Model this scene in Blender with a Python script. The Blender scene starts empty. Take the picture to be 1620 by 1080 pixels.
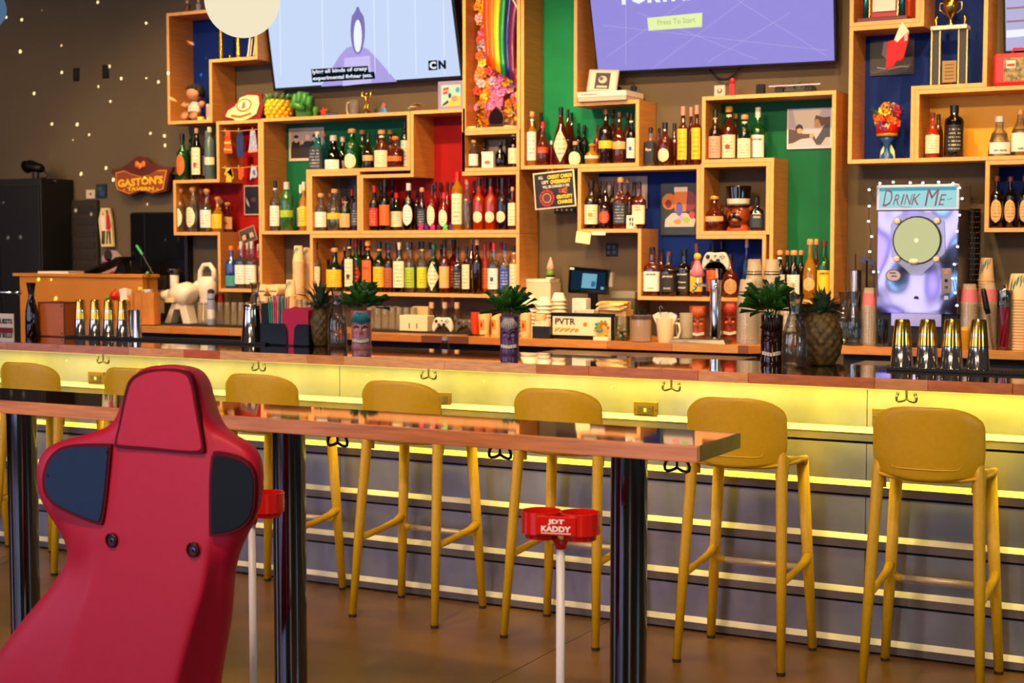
import bpy, math, random
from mathutils import Vector, Matrix
R = math.radians
random.seed(7)
scene = bpy.context.scene
col = scene.collection

# ---------------------------------------------------------------- camera
F = 2400.0; EYE = 1.55; PITCH = R(3.633); YAW = R(28.1)
cam = bpy.data.cameras.new('camera'); cam_o = bpy.data.objects.new('camera', cam); col.objects.link(cam_o)
cam_o.location = (0, 0, EYE); cam_o.rotation_euler = (R(90) - PITCH, 0, YAW)
cam.sensor_width = 36; cam.lens = F / 1620 * 36; cam.clip_end = 60
cam.dof.use_dof = True; cam.dof.focus_distance = 5.0; cam.dof.aperture_fstop = 5.0
scene.camera = cam_o
scene.view_settings.view_transform = 'Standard'; scene.view_settings.look = 'None'
scene.view_settings.exposure = 0.0; scene.view_settings.gamma = 1; scene.view_settings.use_curve_mapping = False
# ---------------------------------------------------------------- world and lamps
w = bpy.data.worlds.new('world'); scene.world = w; w.use_nodes = True
w.node_tree.nodes['Background'].inputs[0].default_value = (0.75, 0.62, 0.60, 1)
w.node_tree.nodes['Background'].inputs[1].default_value = 0.075

def lamp(kind, name, loc, target, power, color, **kw):
    d = bpy.data.lights.new(name, kind); d.energy = power; d.color = color
    for k, v in kw.items(): setattr(d, k, v)
    o = bpy.data.objects.new(name, d); col.objects.link(o); o.location = loc
    o.rotation_euler = (Vector(target) - Vector(loc)).to_track_quat('-Z', 'Y').to_euler()
    return o
WARM = (1.0, 0.64, 0.30); YEL = (1.0, 0.80, 0.04)
for x in (-6.6, -5.5, -4.4, -3.4, -2.4, -1.4):      # track spots washing the shelves
    lamp('SPOT', 'track_spot', (x + .35, 5.5, 3.75), (x, 7.75, 1.55), 215, WARM, spot_size=R(62), spot_blend=.7, shadow_soft_size=.05)
for x in (-5.2, -2.8, -0.6):                          # ceiling cans over bar and floor
    lamp('SPOT', 'ceiling_can', (x, 4.3, 3.9), (x, 4.5, 0), 110, (1.0, .70, .38), spot_size=R(85), spot_blend=.8, shadow_soft_size=.08)
for x in (-8.6, -6.8, -5.0, -3.4, -1.9):              # second, flatter row of spots, added as front fill on the shelf backs
    lamp('SPOT', 'shelf_fill_spot', (x + .8, 3.3, 3.3), (x, 7.8, 1.75), 260, WARM, spot_size=R(48), spot_blend=.8, shadow_soft_size=.10)
for x in (-6.0, -4.4, -2.8, -1.2):                    # unseen spots added to brighten the back counter and shelf tops
    lamp('SPOT', 'counter_fill_spot', (x, 6.95, 3.95), (x, 7.35, 1.0), 210, WARM, spot_size=R(70), spot_blend=.8, shadow_soft_size=.05)
for x in (-4.6, -2.6, -.6):                           # unseen warm fill spots, added to lift the bar front and red seat
    lamp('SPOT', 'room_fill_spot', (x + .4, .6, 3.9), (x, 4.6, .8), 330, (1.0, .68, .42), spot_size=R(66), spot_blend=.8, shadow_soft_size=.08)
lamp('AREA', 'bar_led_strip', (-3.3, 5.515, 1.024), (-3.3, 5.64, .86), 44, YEL, shape='RECTANGLE', size=7.4, size_y=.015, spread=R(105))
for x, c, p in ((-8.2, (.75, .70, 1.0), 16), (-6.8, (.95, .85, 1.0), 14), (-5.35, (.52, .40, 1.0), 26), (-4.2, (.92, .84, 1.0), 17), (-3.05, (.42, .80, 1.0), 22)):   # panes of the street window wall
    lamp('AREA', 'street_window', (x, -2.9, 2.1), (x + .6, 5.0, 1.6), p * 2.1, c, shape='RECTANGLE', size=.85, size_y=3.5)
lamp('AREA', 'front_window', (2.0, -2.4, 2.0), (-2.0, 3.5, 1.0), 45, (1.0, .74, .62), shape='RECTANGLE', size=1.2, size_y=2.6)
lamp('AREA', 'side_window', (-9.5, 1.0, 1.9), (-3.0, 4.2, .9), 70, (.55, .62, 1.0), shape='RECTANGLE', size=1.6, size_y=2.4)
lamp('AREA', 'teal_side_light', (4.4, 3.2, 1.8), (-1.5, 5.0, .9), 38, (.35, .85, 1.0), shape='RECTANGLE', size=1.4, size_y=1.2)  # unseen teal light, added for the coloured strip on the pipe legs

# ---------------------------------------------------------------- pixel to place
_cp, _sp, _cy, _sy = math.cos(PITCH), math.sin(PITCH), math.cos(YAW), math.sin(YAW)
def ray(px, py):
    r = (px - 810) / F; u = (540 - py) / F
    f = _cp + u * _sp; z = -_sp + u * _cp
    return Vector((-_sy * f + _cy * r, _cy * f + _sy * r, z))
CAM = Vector((0, 0, EYE))
def atY(px, py, Y): d = ray(px, py); return CAM + d * (Y / d.y)
def atZ(px, py, Z): d = ray(px, py); return CAM + d * ((Z - EYE) / d.z)
def atP(px, py, p0, n): d = ray(px, py); return CAM + d * ((p0 - CAM).dot(n) / d.dot(n))
def mpp(px, py, Y):                                    # metres per pixel at that spot
    d = ray(px, py); return (Y / d.y) / F

# ---------------------------------------------------------------- materials
def lin(h):
    h = h.lstrip('#'); c = [int(h[i:i + 2], 16) / 255 for i in (0, 2, 4)]
    return tuple((x / 12.92 if x <= .04045 else ((x + .055) / 1.055) ** 2.4) for x in c) + (1,)
_M = {}
def mat(name, color='#888888', rough=.5, metal=0, noise=0, nscale=8, stretch=(1, 1, 1), bump=0, emit=0, coat=0, spec=.5, trans=0):
    if name in _M: return _M[name]
    m = bpy.data.materials.new(name); m.use_nodes = True; nt = m.node_tree; b = nt.nodes['Principled BSDF']
    c = lin(color); b.inputs['Base Color'].default_value = c; b.inputs['Roughness'].default_value = rough
    b.inputs['Metallic'].default_value = metal; b.inputs['Coat Weight'].default_value = coat
    b.inputs['Specular IOR Level'].default_value = spec; b.inputs['Transmission Weight'].default_value = trans
    if emit:
        b.inputs['Emission Color'].default_value = c; b.inputs['Emission Strength'].default_value = emit
    if noise or bump:
        tc = nt.nodes.new('ShaderNodeTexCoord'); mp = nt.nodes.new('ShaderNodeMapping'); mp.inputs['Scale'].default_value = stretch
        n = nt.nodes.new('ShaderNodeTexNoise'); n.inputs['Scale'].default_value = nscale; n.inputs['Detail'].default_value = 5
        nt.links.new(tc.outputs['Object'], mp.inputs[0]); nt.links.new(mp.outputs[0], n.inputs[0])
        if noise:
            r = nt.nodes.new('ShaderNodeMapRange'); r.inputs[1].default_value = .3; r.inputs[2].default_value = .7
            r.inputs[3].default_value = 1 - noise; r.inputs[4].default_value = 1 + noise * .5
            mx = nt.nodes.new('ShaderNodeVectorMath'); mx.operation = 'SCALE'; mx.inputs[0].default_value = c[:3]
            nt.links.new(n.outputs[0], r.inputs[0]); nt.links.new(r.outputs[0], mx.inputs['Scale'])
            nt.links.new(mx.outputs[0], b.inputs['Base Color'])
        if bump:
            bp = nt.nodes.new('ShaderNodeBump'); bp.inputs['Strength'].default_value = bump; bp.inputs['Distance'].default_value = .003
            nt.links.new(n.outputs[0], bp.inputs['Height']); nt.links.new(bp.outputs[0], b.inputs['Normal'])
    _M[name] = m; return m
def plain(h, rough=.5, **k): return mat('paint_' + h.lstrip('#') + str(int(rough * 100)) + ''.join(sorted(k)), h, rough, **k)
def glass(name, tint, dens=0.0, diff=None):
    """thin glass: tinted see-through shell, fresnel gloss, optional body colour"""
    if name in _M: return _M[name]
    m = bpy.data.materials.new(name); m.use_nodes = True; nt = m.node_tree; nt.nodes.clear()
    out = nt.nodes.new('ShaderNodeOutputMaterial'); tr = nt.nodes.new('ShaderNodeBsdfTransparent'); tr.inputs[0].default_value = lin(tint)
    last = tr
    if dens:
        df = nt.nodes.new('ShaderNodeBsdfDiffuse'); df.inputs[0].default_value = lin(diff or tint)
        mx = nt.nodes.new('ShaderNodeMixShader'); mx.inputs[0].default_value = dens
        nt.links.new(tr.outputs[0], mx.inputs[1]); nt.links.new(df.outputs[0], mx.inputs[2]); last = mx
    gl = nt.nodes.new('ShaderNodeBsdfGlossy'); gl.inputs['Roughness'].default_value = .04
    lw = nt.nodes.new('ShaderNodeLayerWeight'); lw.inputs[0].default_value = .35
    mr = nt.nodes.new('ShaderNodeMapRange'); mr.inputs[3].default_value = .05; mr.inputs[4].default_value = .75
    nt.links.new(lw.outputs['Fresnel'], mr.inputs[0])
    m2 = nt.nodes.new('ShaderNodeMixShader'); nt.links.new(mr.outputs[0], m2.inputs[0])
    nt.links.new(last.outputs[0], m2.inputs[1]); nt.links.new(gl.outputs[0], m2.inputs[2]); nt.links.new(m2.outputs[0], out.inputs[0])
    _M[name] = m; return m
def emis(name, h, s=1.0):
    if name in _M: return _M[name]
    m = bpy.data.materials.new(name); m.use_nodes = True; nt = m.node_tree; nt.nodes.clear()
    out = nt.nodes.new('ShaderNodeOutputMaterial'); e = nt.nodes.new('ShaderNodeEmission'); e.inputs[0].default_value = lin(h); e.inputs[1].default_value = s
    nt.links.new(e.outputs[0], out.inputs[0]); _M[name] = m; return m
def label_mat(paper, ink='#3a2a20', rows=7):
    name = 'label_' + paper + ink
    if name in _M: return _M[name]
    m = bpy.data.materials.new(name); m.use_nodes = True; nt = m.node_tree; b = nt.nodes['Principled BSDF']; b.inputs['Roughness'].default_value = .55
    N = nt.nodes.new; L = nt.links.new
    tc = N('ShaderNodeTexCoord'); sp = N('ShaderNodeSeparateXYZ'); L(tc.outputs['Generated'], sp.inputs[0])
    def mth(op, a, bb=None, c=None):
        n = N('ShaderNodeMath'); n.operation = op
        for i, v in enumerate((a, bb, c)):
            if v is None: continue
            if isinstance(v, (int, float)): n.inputs[i].default_value = v
            else: L(v, n.inputs[i])
        return n.outputs[0]
    zr = mth('MULTIPLY', sp.outputs[2], rows); fr = mth('FRACT', zr); band = mth('GREATER_THAN', fr, .6)
    cb = N('ShaderNodeCombineXYZ'); L(mth('MULTIPLY', sp.outputs[0], 14), cb.inputs[0]); L(mth('FLOOR', zr), cb.inputs[1])
    nz = N('ShaderNodeTexNoise'); nz.inputs['Scale'].default_value = 1.7; L(cb.outputs[0], nz.inputs[0])
    a = mth('GREATER_THAN', nz.outputs[0], .5); side = mth('LESS_THAN', mth('ABSOLUTE', mth('SUBTRACT', sp.outputs[0], .5)), .36)
    top = mth('LESS_THAN', mth('ABSOLUTE', mth('SUBTRACT', sp.outputs[2], .5)), .42)
    k = mth('MULTIPLY', mth('MULTIPLY', mth('MULTIPLY', band, a), side), mth('MULTIPLY', top, .75))
    mx = N('ShaderNodeMix'); mx.data_type = 'RGBA'; mx.inputs[6].default_value = lin(paper); mx.inputs[7].default_value = lin(ink)
    L(k, mx.inputs[0]); L(mx.outputs[2], b.inputs['Base Color']); _M[name] = m; return m

WOOD = mat('plywood', '#c9823a', .45, noise=.16, nscale=5, stretch=(1, 1, 14), bump=.05)
WOODH = mat('plywood_flat', '#c9823a', .45, noise=.16, nscale=5, stretch=(14, 14, 1))
EDGE = mat('plywood_edge', '#dd9f58', .5, noise=.12, nscale=30, stretch=(1, 1, 1))
BLACK = mat('black_plastic', '#080808', .4, spec=.25); RUBBER = mat('black_rubber', '#060606', .7)
WHITE = mat('white_plastic', '#d8d2c4', .35); STEEL = mat('polished_steel', '#c9c7c2', .12, metal=1)
IRON = mat('dark_iron', '#1a1716', .4, metal=.7); PAPER = mat('paper', '#e6dcc4', .7)
CHROME = mat('chrome', '#dddddd', .05, metal=1); CGLASS = glass('clear_glass', '#e9efee')
SHOE = mat('rubber_foot', '#2a1c0a', .7)

# ---------------------------------------------------------------- mesh helpers
def mesh(name, vs, fs, smooth=False):
    me = bpy.data.meshes.new(name); me.from_pydata([tuple(v) for v in vs], [], fs); me.validate(); me.update()
    if smooth:
        me.polygons.foreach_set('use_smooth', [True] * len(me.polygons))
    return me
def obj(name, me, m=None, parent=None, loc=None, rot=None):
    o = bpy.data.objects.new(name, me); col.objects.link(o)
    if m is not None and me is not None and not me.materials: me.materials.append(m)
    if parent: o.parent = parent
    if loc is not None: o.location = loc
    if rot is not None: o.rotation_euler = rot
    return o
_seen = {}
def tag(o, label, cat, group=None, kind=None):
    o['label'] = label; o['category'] = cat
    if group: o['group'] = group
    if kind: o['kind'] = kind
    return o
def thing(name, label, cat, loc=(0, 0, 0), rz=0, group=None):
    o = bpy.data.objects.new(name, None); col.objects.link(o); o.location = loc; o.rotation_euler = (0, 0, rz)
    o.empty_display_size = .05
    return tag(o, label, cat, group)
def struct(o): o['kind'] = 'structure'; return o
class MB:
    def __init__(s): s.v = []; s.f = []
    def add(s, vs, fs):
        n = len(s.v); s.v += [Vector(v) for v in vs]; s.f += [tuple(i + n for i in f) for f in fs]; return s
    def box(s, x0, x1, y0, y1, z0, z1):
        return s.add([(x, y, z) for x in (x0, x1) for y in (y0, y1) for z in (z0, z1)],
                     [(0, 1, 3, 2), (4, 6, 7, 5), (0, 4, 5, 1), (2, 3, 7, 6), (0, 2, 6, 4), (1, 5, 7, 3)])
    def lathe(s, prof, n=20, sq=0, c=(0, 0, 0), sx=1, sy=1, rib=0, ribs=0, open0=False):
        base = len(s.v)
        for (r, z) in prof:
            for i in range(n):
                a = 2 * math.pi * (i + .5) / n; k = 1
                if sq: k = 1 / (abs(math.cos(a)) ** sq + abs(math.sin(a)) ** sq) ** (1 / sq)
                if ribs: k *= 1 + rib * math.cos(a * ribs)
                s.v.append(Vector((c[0] + r * k * math.cos(a) * sx, c[1] + r * k * math.sin(a) * sy, c[2] + z)))
        for j in range(len(prof) - 1):
            for i in range(n):
                s.f.append((base + j * n + i, base + j * n + (i + 1) % n, base + (j + 1) * n + (i + 1) % n, base + (j + 1) * n + i))
        if not open0: s.f.append(tuple(base + i for i in reversed(range(n))))
        s.f.append(tuple(base + (len(prof) - 1) * n + i for i in range(n)))
        return s
    def tube(s, pts, rad, n=10, cap=True, flat=1.0):
        pts = [Vector(p) for p in pts]; rads = rad if isinstance(rad, (list, tuple)) else [rad] * len(pts)
        base = len(s.v); prev = None
        for i, p in enumerate(pts):
            d = (pts[min(i + 1, len(pts) - 1)] - pts[max(i - 1, 0)]).normalized()
            if prev is None:
                ref = Vector((0, 0, 1)) if abs(d.z) < .9 else Vector((1, 0, 0)); u = d.cross(ref).normalized()
            else:
                u = (prev - d * prev.dot(d)).normalized()
            prev = u; v = d.cross(u)
            for k in range(n):
                a = 2 * math.pi * k / n; s.v.append(p + (u * math.cos(a) + v * math.sin(a) * flat) * rads[i])
        for j in range(len(pts) - 1):
            for k in range(n):
                s.f.append((base + j * n + k, base + j * n + (k + 1) % n, base + (j + 1) * n + (k + 1) % n, base + (j + 1) * n + k))
        if cap:
            s.f.append(tuple(base + k for k in reversed(range(n)))); s.f.append(tuple(base + (len(pts) - 1) * n + k for k in range(n)))
        return s
    def prism(s, pts, ext):
        """polygon (3D points) extruded by vector ext"""
        n = len(pts); ext = Vector(ext); pts = [Vector(p) for p in pts]
        nrm = Vector((0, 0, 0))
        for i in range(n): nrm += pts[i].cross(pts[(i + 1) % n])
        if nrm.dot(ext) > 0: pts = pts[::-1]
        return s.add(pts + [p + ext for p in pts], [tuple(range(n)), tuple(reversed(range(n, 2 * n)))] +
                     [(i, i + n, (i + 1) % n + n, (i + 1) % n) for i in range(n)])
    def ball(s, c, r, n=12, sx=1, sy=1, sz=1):
        prof = [(r * math.sin(math.pi * j / (n // 2 + 1)), -r * sz * math.cos(math.pi * j / (n // 2 + 1))) for j in range(1, n // 2 + 1)]
        return s.lathe(prof, n, 0, c, sx, sy)
    def build(s, name, m, parent=None, loc=None, rot=None, smooth=False, bevel=0, sub=0, seg=2):
        me = mesh(name, s.v, s.f, smooth); o = obj(name, me, m, parent, loc, rot)
        if bevel:
            b = o.modifiers.new('bevel', 'BEVEL'); b.width = bevel; b.segments = seg; b.limit_method = 'ANGLE'; b.angle_limit = R(40)
        if sub:
            u = o.modifiers.new('sub', 'SUBSURF'); u.levels = sub; u.render_levels = sub
        return o
def smooth_by_angle(me, ang=40):
    me.polygons.foreach_set('use_smooth', [True] * len(me.polygons))
    try: me.set_sharp_from_angle(angle=R(ang))
    except Exception: pass
def box(name, m, x0, x1, y0, y1, z0, z1, parent=None, loc=None, rot=None, bevel=0):
    return MB().box(x0, x1, y0, y1, z0, z1).build(name, m, parent, loc, rot, bevel=bevel)
def copy_tree(o, parent=None):
    c = o.copy(); col.objects.link(c)
    if parent: c.parent = parent
    for ch in o.children: copy_tree(ch, c)
    return c
_fc = {}
def text_raw(body, bold=0.0, shear=0.0):
    """letter shapes as flat mesh data (verts, faces), width and height normalised"""
    key = (body, bold, shear)
    if key in _fc: return _fc[key]
    cu = bpy.data.curves.new('letters', 'FONT'); cu.body = body; cu.size = 1; cu.align_x = 'CENTER'; cu.align_y = 'CENTER'
    cu.offset = bold; cu.shear = shear; cu.resolution_u = 2
    o = bpy.data.objects.new('letters', cu); col.objects.link(o)
    bpy.context.view_layer.update()
    me = bpy.data.meshes.new_from_object(o.evaluated_get(bpy.context.evaluated_depsgraph_get()))
    vs = [tuple(v.co) for v in me.vertices]; fs = [tuple(p.vertices) for p in me.polygons]
    bpy.data.objects.remove(o); bpy.data.curves.remove(cu); bpy.data.meshes.remove(me)
    xs = [v[0] for v in vs]; ys = [v[1] for v in vs]; x0, x1, y0, y1 = min(xs), max(xs), min(ys), max(ys)
    vs = [((v[0] - (x0 + x1) / 2) / (x1 - x0), (v[1] - (y0 + y1) / 2) / (y1 - y0)) for v in vs]
    _fc[key] = (vs, fs); return vs, fs
def letters(body, m, fn, parent, name='lettering', bold=.02, shear=0):
    """fn maps (u,v) in -.5...5 to a 3D point"""
    vs, fs = text_raw(body, bold, shear)
    return obj(name, mesh(name, [fn(u, v) for u, v in vs], fs), m, parent)
# ================================================================ room shell
YS, YW = 7.60, 7.84
WALLM = mat('wall_paint', '#5c4f3a', .8, noise=.10, nscale=2, bump=.05)
wall = struct(box('wall_back', WALLM, -13, 3.0, YW, YW + .15, 0, 4.4))
wl = struct(box('wall_left', WALLM, -13.15, -13, -3, YW, 0, 4.4))
fl = struct(box('floor', mat('subfloor', '#241a10', .8), -13, 4, -3, YW + .15, -.15, -.012))
CONC = mat('polished_concrete', '#7c5626', .34, noise=.42, nscale=2.2, bump=.10)
jx = atZ(777, 1080, 0).x; jx2 = jx - 3.2; jx3 = jx + 2.6
for (x0, x1) in ((-13, jx2), (jx2, jx), (jx, jx3), (jx3, 4)):
    for (y0, y1) in ((-3, 2.1), (2.1, YW)):
        box('slab', CONC, x0 + .002, x1 - .002, y0 + .002, y1 - .002, -.012, 0, fl)
struct(box('ceiling', mat('ceiling_black', '#1a1713', .9), -13.15, 4, 4.9, YW + .15, 4.4, 4.5))

# ================================================================ tetromino shelves
BT = .020
def gx(px, py=320): return atY(px, py, YS).x
def gz(px, py): return atY(px, py, YS).z
def shelf(label, pts, back=None, front=YS, group='plywood shelf boxes on the back wall'):
    x0 = min(p[0] for p in pts); z0 = min(p[1] for p in pts)
    t = thing('wall_shelf', label, 'shelf', (x0, front, z0))
    n = len(pts)
    def turn(i):
        a, b, c = pts[i - 1], pts[i], pts[(i + 1) % n]
        return (b[0] - a[0]) * (c[1] - b[1]) - (b[1] - a[1]) * (c[0] - b[0])
    for i in range(n):
        a, b = pts[i], pts[(i + 1) % n]
        if abs(a[0] - b[0]) < 1e-6:
            s = -1 if b[1] > a[1] else 1; zA, zB = sorted((a[1], b[1])); xa, xb = sorted((a[0], a[0] + s * BT))
            m = WOOD
        else:
            d = 1 if b[0] > a[0] else -1
            xa = a[0] + d * (BT if turn(i) > 0 else -BT); xb = b[0] - d * (BT if turn((i + 1) % n) > 0 else -BT)
            xa, xb = sorted((xa, xb)); zA, zB = sorted((a[1], a[1] + d * BT)); m = WOODH
        o = MB().box(xa - x0, xb - x0, 0, YW - front - .001, zA - z0, zB - z0).build('board', m, t)
        e = MB().box(xa - x0 + .0004, xb - x0 - .0004, -.0008, .001, zA - z0 + .0004, zB - z0 - .0004).build('board_edge', EDGE, o)
    if back:
        MB().prism([(p[0] - x0, YW - front - .007, p[1] - z0) for p in pts], (0, .005, 0)).build('back_panel', back, t)
    return t
BLUE = mat('back_blue', '#03246e', .6, noise=.12, spec=.15); GREEN = mat('back_green', '#06603a', .6, noise=.12, spec=.2); GREENL = mat('back_bright_green', '#0e8450', .6, noise=.12, spec=.2)
RED = mat('back_red', '#960a04', .6, noise=.12, spec=.2); ORNG = mat('back_orange', '#e04a0c', .5); YELB = mat('back_yellow', '#e8a905', .5)
HONEY = mat('back_honey', '#da8a2c', .5, noise=.12, nscale=4, stretch=(1, 1, 9))
a, b, c_ = gx(264.5, 110), gx(335.5, 150), gx(407, 60)
zA, zB, zC = gz(264.5, 21), gz(335, 99), gz(264.5, 197)
Z1 = zC
shelf('blue-backed plywood shelf at upper left, holding the dark-haired doll', [(a, zC), (b, zC), (b, zB), (c_, zB), (c_, zA), (a, zA)], BLUE)
a, b, c_ = gx(274.5), gx(343.8), gx(413.6); z0, z1, z2, z3 = gz(343, 461), gz(274.5, 372), gz(274.5, 285), gz(343, 192)
T2 = (z0, z1, z2, z3)
shelf('red-backed tall plywood shelf with doll clothes on strings, far left', [(b, z0), (c_, z0), (c_, z3), (b, z3), (b, z2), (a, z2), (a, z1), (b, z1)], RED)
a, b, c_ = gx(414), gx(489.3), gx(649.3); z0, z1, z2 = gz(414, 370.5), gz(489, 273.5), gz(414, 187.5)
shelf('green-backed plywood shelf below the left television, with group photo', [(a, z0), (b, z0), (b, z1), (c_, z1), (c_, z2), (a, z2)], GREEN)
P3z = (z0, z1, z2)
zq = gz(570, 370)
shelf('small backless plywood shelf box between the green and red shelves', [(b + .001, zq), (gx(569.6), zq), (gx(569.6), z1 - .001), (b + .001, z1 - .001)])
a, b, c_, d_ = gx(570), gx(650), gx(736), gx(821.5); z1, z2 = gz(570, 276.5), gz(650, 175.5)
shelf('red-backed plywood shelf with a raised middle cell, left of centre', [(a, zq), (d_, zq), (d_, z1), (c_, z1), (c_, z2), (b, z2), (b, z1), (a, z1)], RED)
z0 = gz(588, 467.5)
shelf('long low honey-backed plywood shelf packed with liqueur bottles', [(gx(490), z0), (d_, z0), (d_, zq - .002), (gx(490), zq - .002)], HONEY)
ZH = z0
z1, z2 = gz(731, 272), gz(732, 208.5)
shelf('tall orange-backed plywood shelf hung with flower garlands and rainbow flag', [(gx(732, 100), z2 + .001), (gx(823, 100), z2 + .001), (gx(823, 100), 3.35), (gx(732, 100), 3.35)], HONEY)
shelf('small open plywood shelf box under the rainbow flag', [(gx(731, 240), z1 + .001), (gx(822, 240), z1 + .001), (gx(822, 240), z2), (gx(731, 240), z2)])
a, b, c_ = gx(824, 200), gx(913, 150), gx(1011, 200); z0, z1 = gz(823, 268), gz(1008, 157.5)
shelf('green-backed tall plywood shelf with whiskey bottles, centre of wall', [(a, z0), (c_, z0), (c_, z1), (b, z1), (b, 3.35), (a, 3.35)], GREENL)
ZJ = z0
a, b, c_, d_ = gx(914), gx(1009.5), gx(1107.5), gx(1212.5)
z0, zm, zm2, z1 = gz(1010, 474), gz(914, 368), gz(1160, 371.5), gz(914, 266)
shelf('blue-backed zigzag plywood shelf with bourbons, right of centre', [(b, z0), (d_, z0), (d_, zm2), (c_, zm2), (c_, z1), (a, z1), (a, zm), (b, zm)], BLUE)
P13 = (z0, zm, z1)
e_ = gx(1217.6); zt = gz(1110.5, 258.6)
shelf('small open plywood shelf box holding the top-hatted bear jar', [(c_ + .001, zm2 + .001), (e_, zm2 + .001), (e_, zt - .001), (c_ + .001, zt - .001)])
f_ = gx(1320.5); g_ = gx(1110.5, 200); z0, z2 = gz(1220, 479), gz(1110.5, 153)
shelf('green-backed corner-shaped plywood shelf under the right television', [(e_ + .001, z0), (f_, z0), (f_, z2), (g_, z2), (g_, zt), (e_ + .001, zt)], GREEN)
P14 = zm2; P15 = (z0, zt, z2)
a, b, c_, d_ = gx(1342.5, 150), gx(1447, 200), gx(1455.5, 20), gx(1562, 80)
z0, z1, z2 = gz(1342, 259), gz(1447, 142.5), gz(1343, 43)
shelf('blue-backed stepped plywood shelf with flower vase and trophy', [(a, z0), (b, z0), (b, z1), (d_, z1), (d_, 3.35), (c_, 3.35), (c_, z2), (a, z2)], BLUE)
shelf('orange-backed plywood shelf at upper right with columned trophy', [(a, z2 + .001), (c_ - .001, z2 + .001), (c_ - .001, 3.35), (a, 3.35)], ORNG)
P16 = (z0, z1, z2)
shelf('yellow-backed plywood shelf with gins, right edge of photo', [(b + .001, gz(1447, 256.5)), (gx(1662), gz(1447, 256.5)), (gx(1662), z1 - .001), (b + .001, z1 - .001)], YELB)
P18 = gz(1447, 256.5)
P19 = gz(1558, 367)
shelf('blue-backed plywood shelf with twin dark wine bottles, lower right', [(gx(1558), P19), (gx(1690), P19), (gx(1690), P18 - .002), (gx(1558), P18 - .002)], BLUE)

# ================================================================ back counter
YC, ZC = 7.20, 1.05
BUTCH = mat('butcher_block', '#c98433', .25, noise=.22, nscale=3, stretch=(1, 8, 8), coat=.4)
bc = thing('back_counter', 'honey butcher-block back counter below the bottle shelves', 'counter', (gx(230), YC, 0))
x0, x1 = atY(228, 505, 7.37).x, atY(1184, 545, YC).x
bx = gx(230)
MB().prism([(x0 - bx, .02, ZC - .04), (x1 - bx, .02, ZC - .04), (x1 - bx + .10, .14, ZC - .04), (x1 - bx + .10, .62, ZC - .04), (x0 - bx, .62, ZC - .04)], (0, 0, .04)).build('worktop', BUTCH, bc, bevel=.002)
xr = atY(176, 505, YC).x; MB().box(xr - bx, x0 - .0005 - bx, 0, .155, ZC - .04, ZC).build('worktop_return', BUTCH, bc, bevel=.002); MB().box(xr - bx, x0 - bx, .03, .15, 0, ZC - .041).build('return_cabinet', mat('counter_black', '#090808', .6), bc)
rnd = random.Random(3); x = x0
tones = ['#b06a28', '#c58034', '#8f4f1d', '#bf7426', '#6e3a1c', '#b8813f']
while x < x1 - .05:
    L = min(rnd.uniform(.28, .6), x1 - x)
    box('stave', mat('stave_' + tones[int(x * 97) % 6], tones[int(x * 97) % 6], .35, noise=.2, nscale=9, stretch=(1, 1, 6)), x - bx, x + L - .002 - bx, 0, .02, ZC - .0395, ZC - .0005, bc); x += L
MB().prism([(x1 - bx, 0, ZC - .0395), (x1 - bx + .115, .13, ZC - .0395), (x1 - bx + .10, .14, ZC - .0395), (x1 - bx, .02, ZC - .0395)], (0, 0, .039)).build('corner_edge', mat('stave_c', '#a9652a', .35), bc)
box('cabinet_body', mat('counter_black', '#090808', .6), x0 - bx, x1 + .06 - bx, .10, .60, 0, ZC - .04, bc)
rc = thing('back_counter', 'shorter butcher-block counter under the frozen drink machine, at right', 'counter', (atY(1330, 545, 7.45).x, 7.42, 0))
rx1 = 1.0
box('worktop', BUTCH, 0, rx1 - rc.location.x, .02, .40, ZC - .04, ZC, rc, bevel=.002)
x = 0; k = 0
while x < rx1 - rc.location.x - .05:
    L = (.34, .22, .5, .3)[k % 4]; h = tones[(k * 5 + 1) % 6]; k += 1
    box('stave', mat('stave_' + h, h, .35, noise=.2, nscale=9), x, x + L - .002, 0, .02, ZC - .0395, ZC - .0005, rc); x += L
box('cabinet_body', _M['counter_black'], 0, rx1 - rc.location.x, .08, .40, 0, ZC - .04, rc)
# under-counter fridge rails seen over the bar
for (pa, pb, py) in ((858, 1180, 556), (1354, 1410, 574)):
    A = atY(pa, py, 7.0); B = atY(pb, py, 7.0)
    t = thing('bottle_cooler', 'steel-topped undercounter cooler behind the bar, ' + ('centre' if pa < 1000 else 'by the right pineapple'), 'cooler', (A.x, 6.75, 0))
    box('cooler_body', mat('cooler_black', '#0c0c0d', .4), 0, B.x - A.x, .0, .42, 0, A.z - .05, t)
    box('steel_lid', mat('brushed_steel', '#8d8a7c', .35, metal=1), 0, B.x - A.x, -.02, .42, A.z - .05, A.z, t)
    box('display', BLACK, .05, .14, -.022, -.02, A.z - .04, A.z - .012, t)

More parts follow.
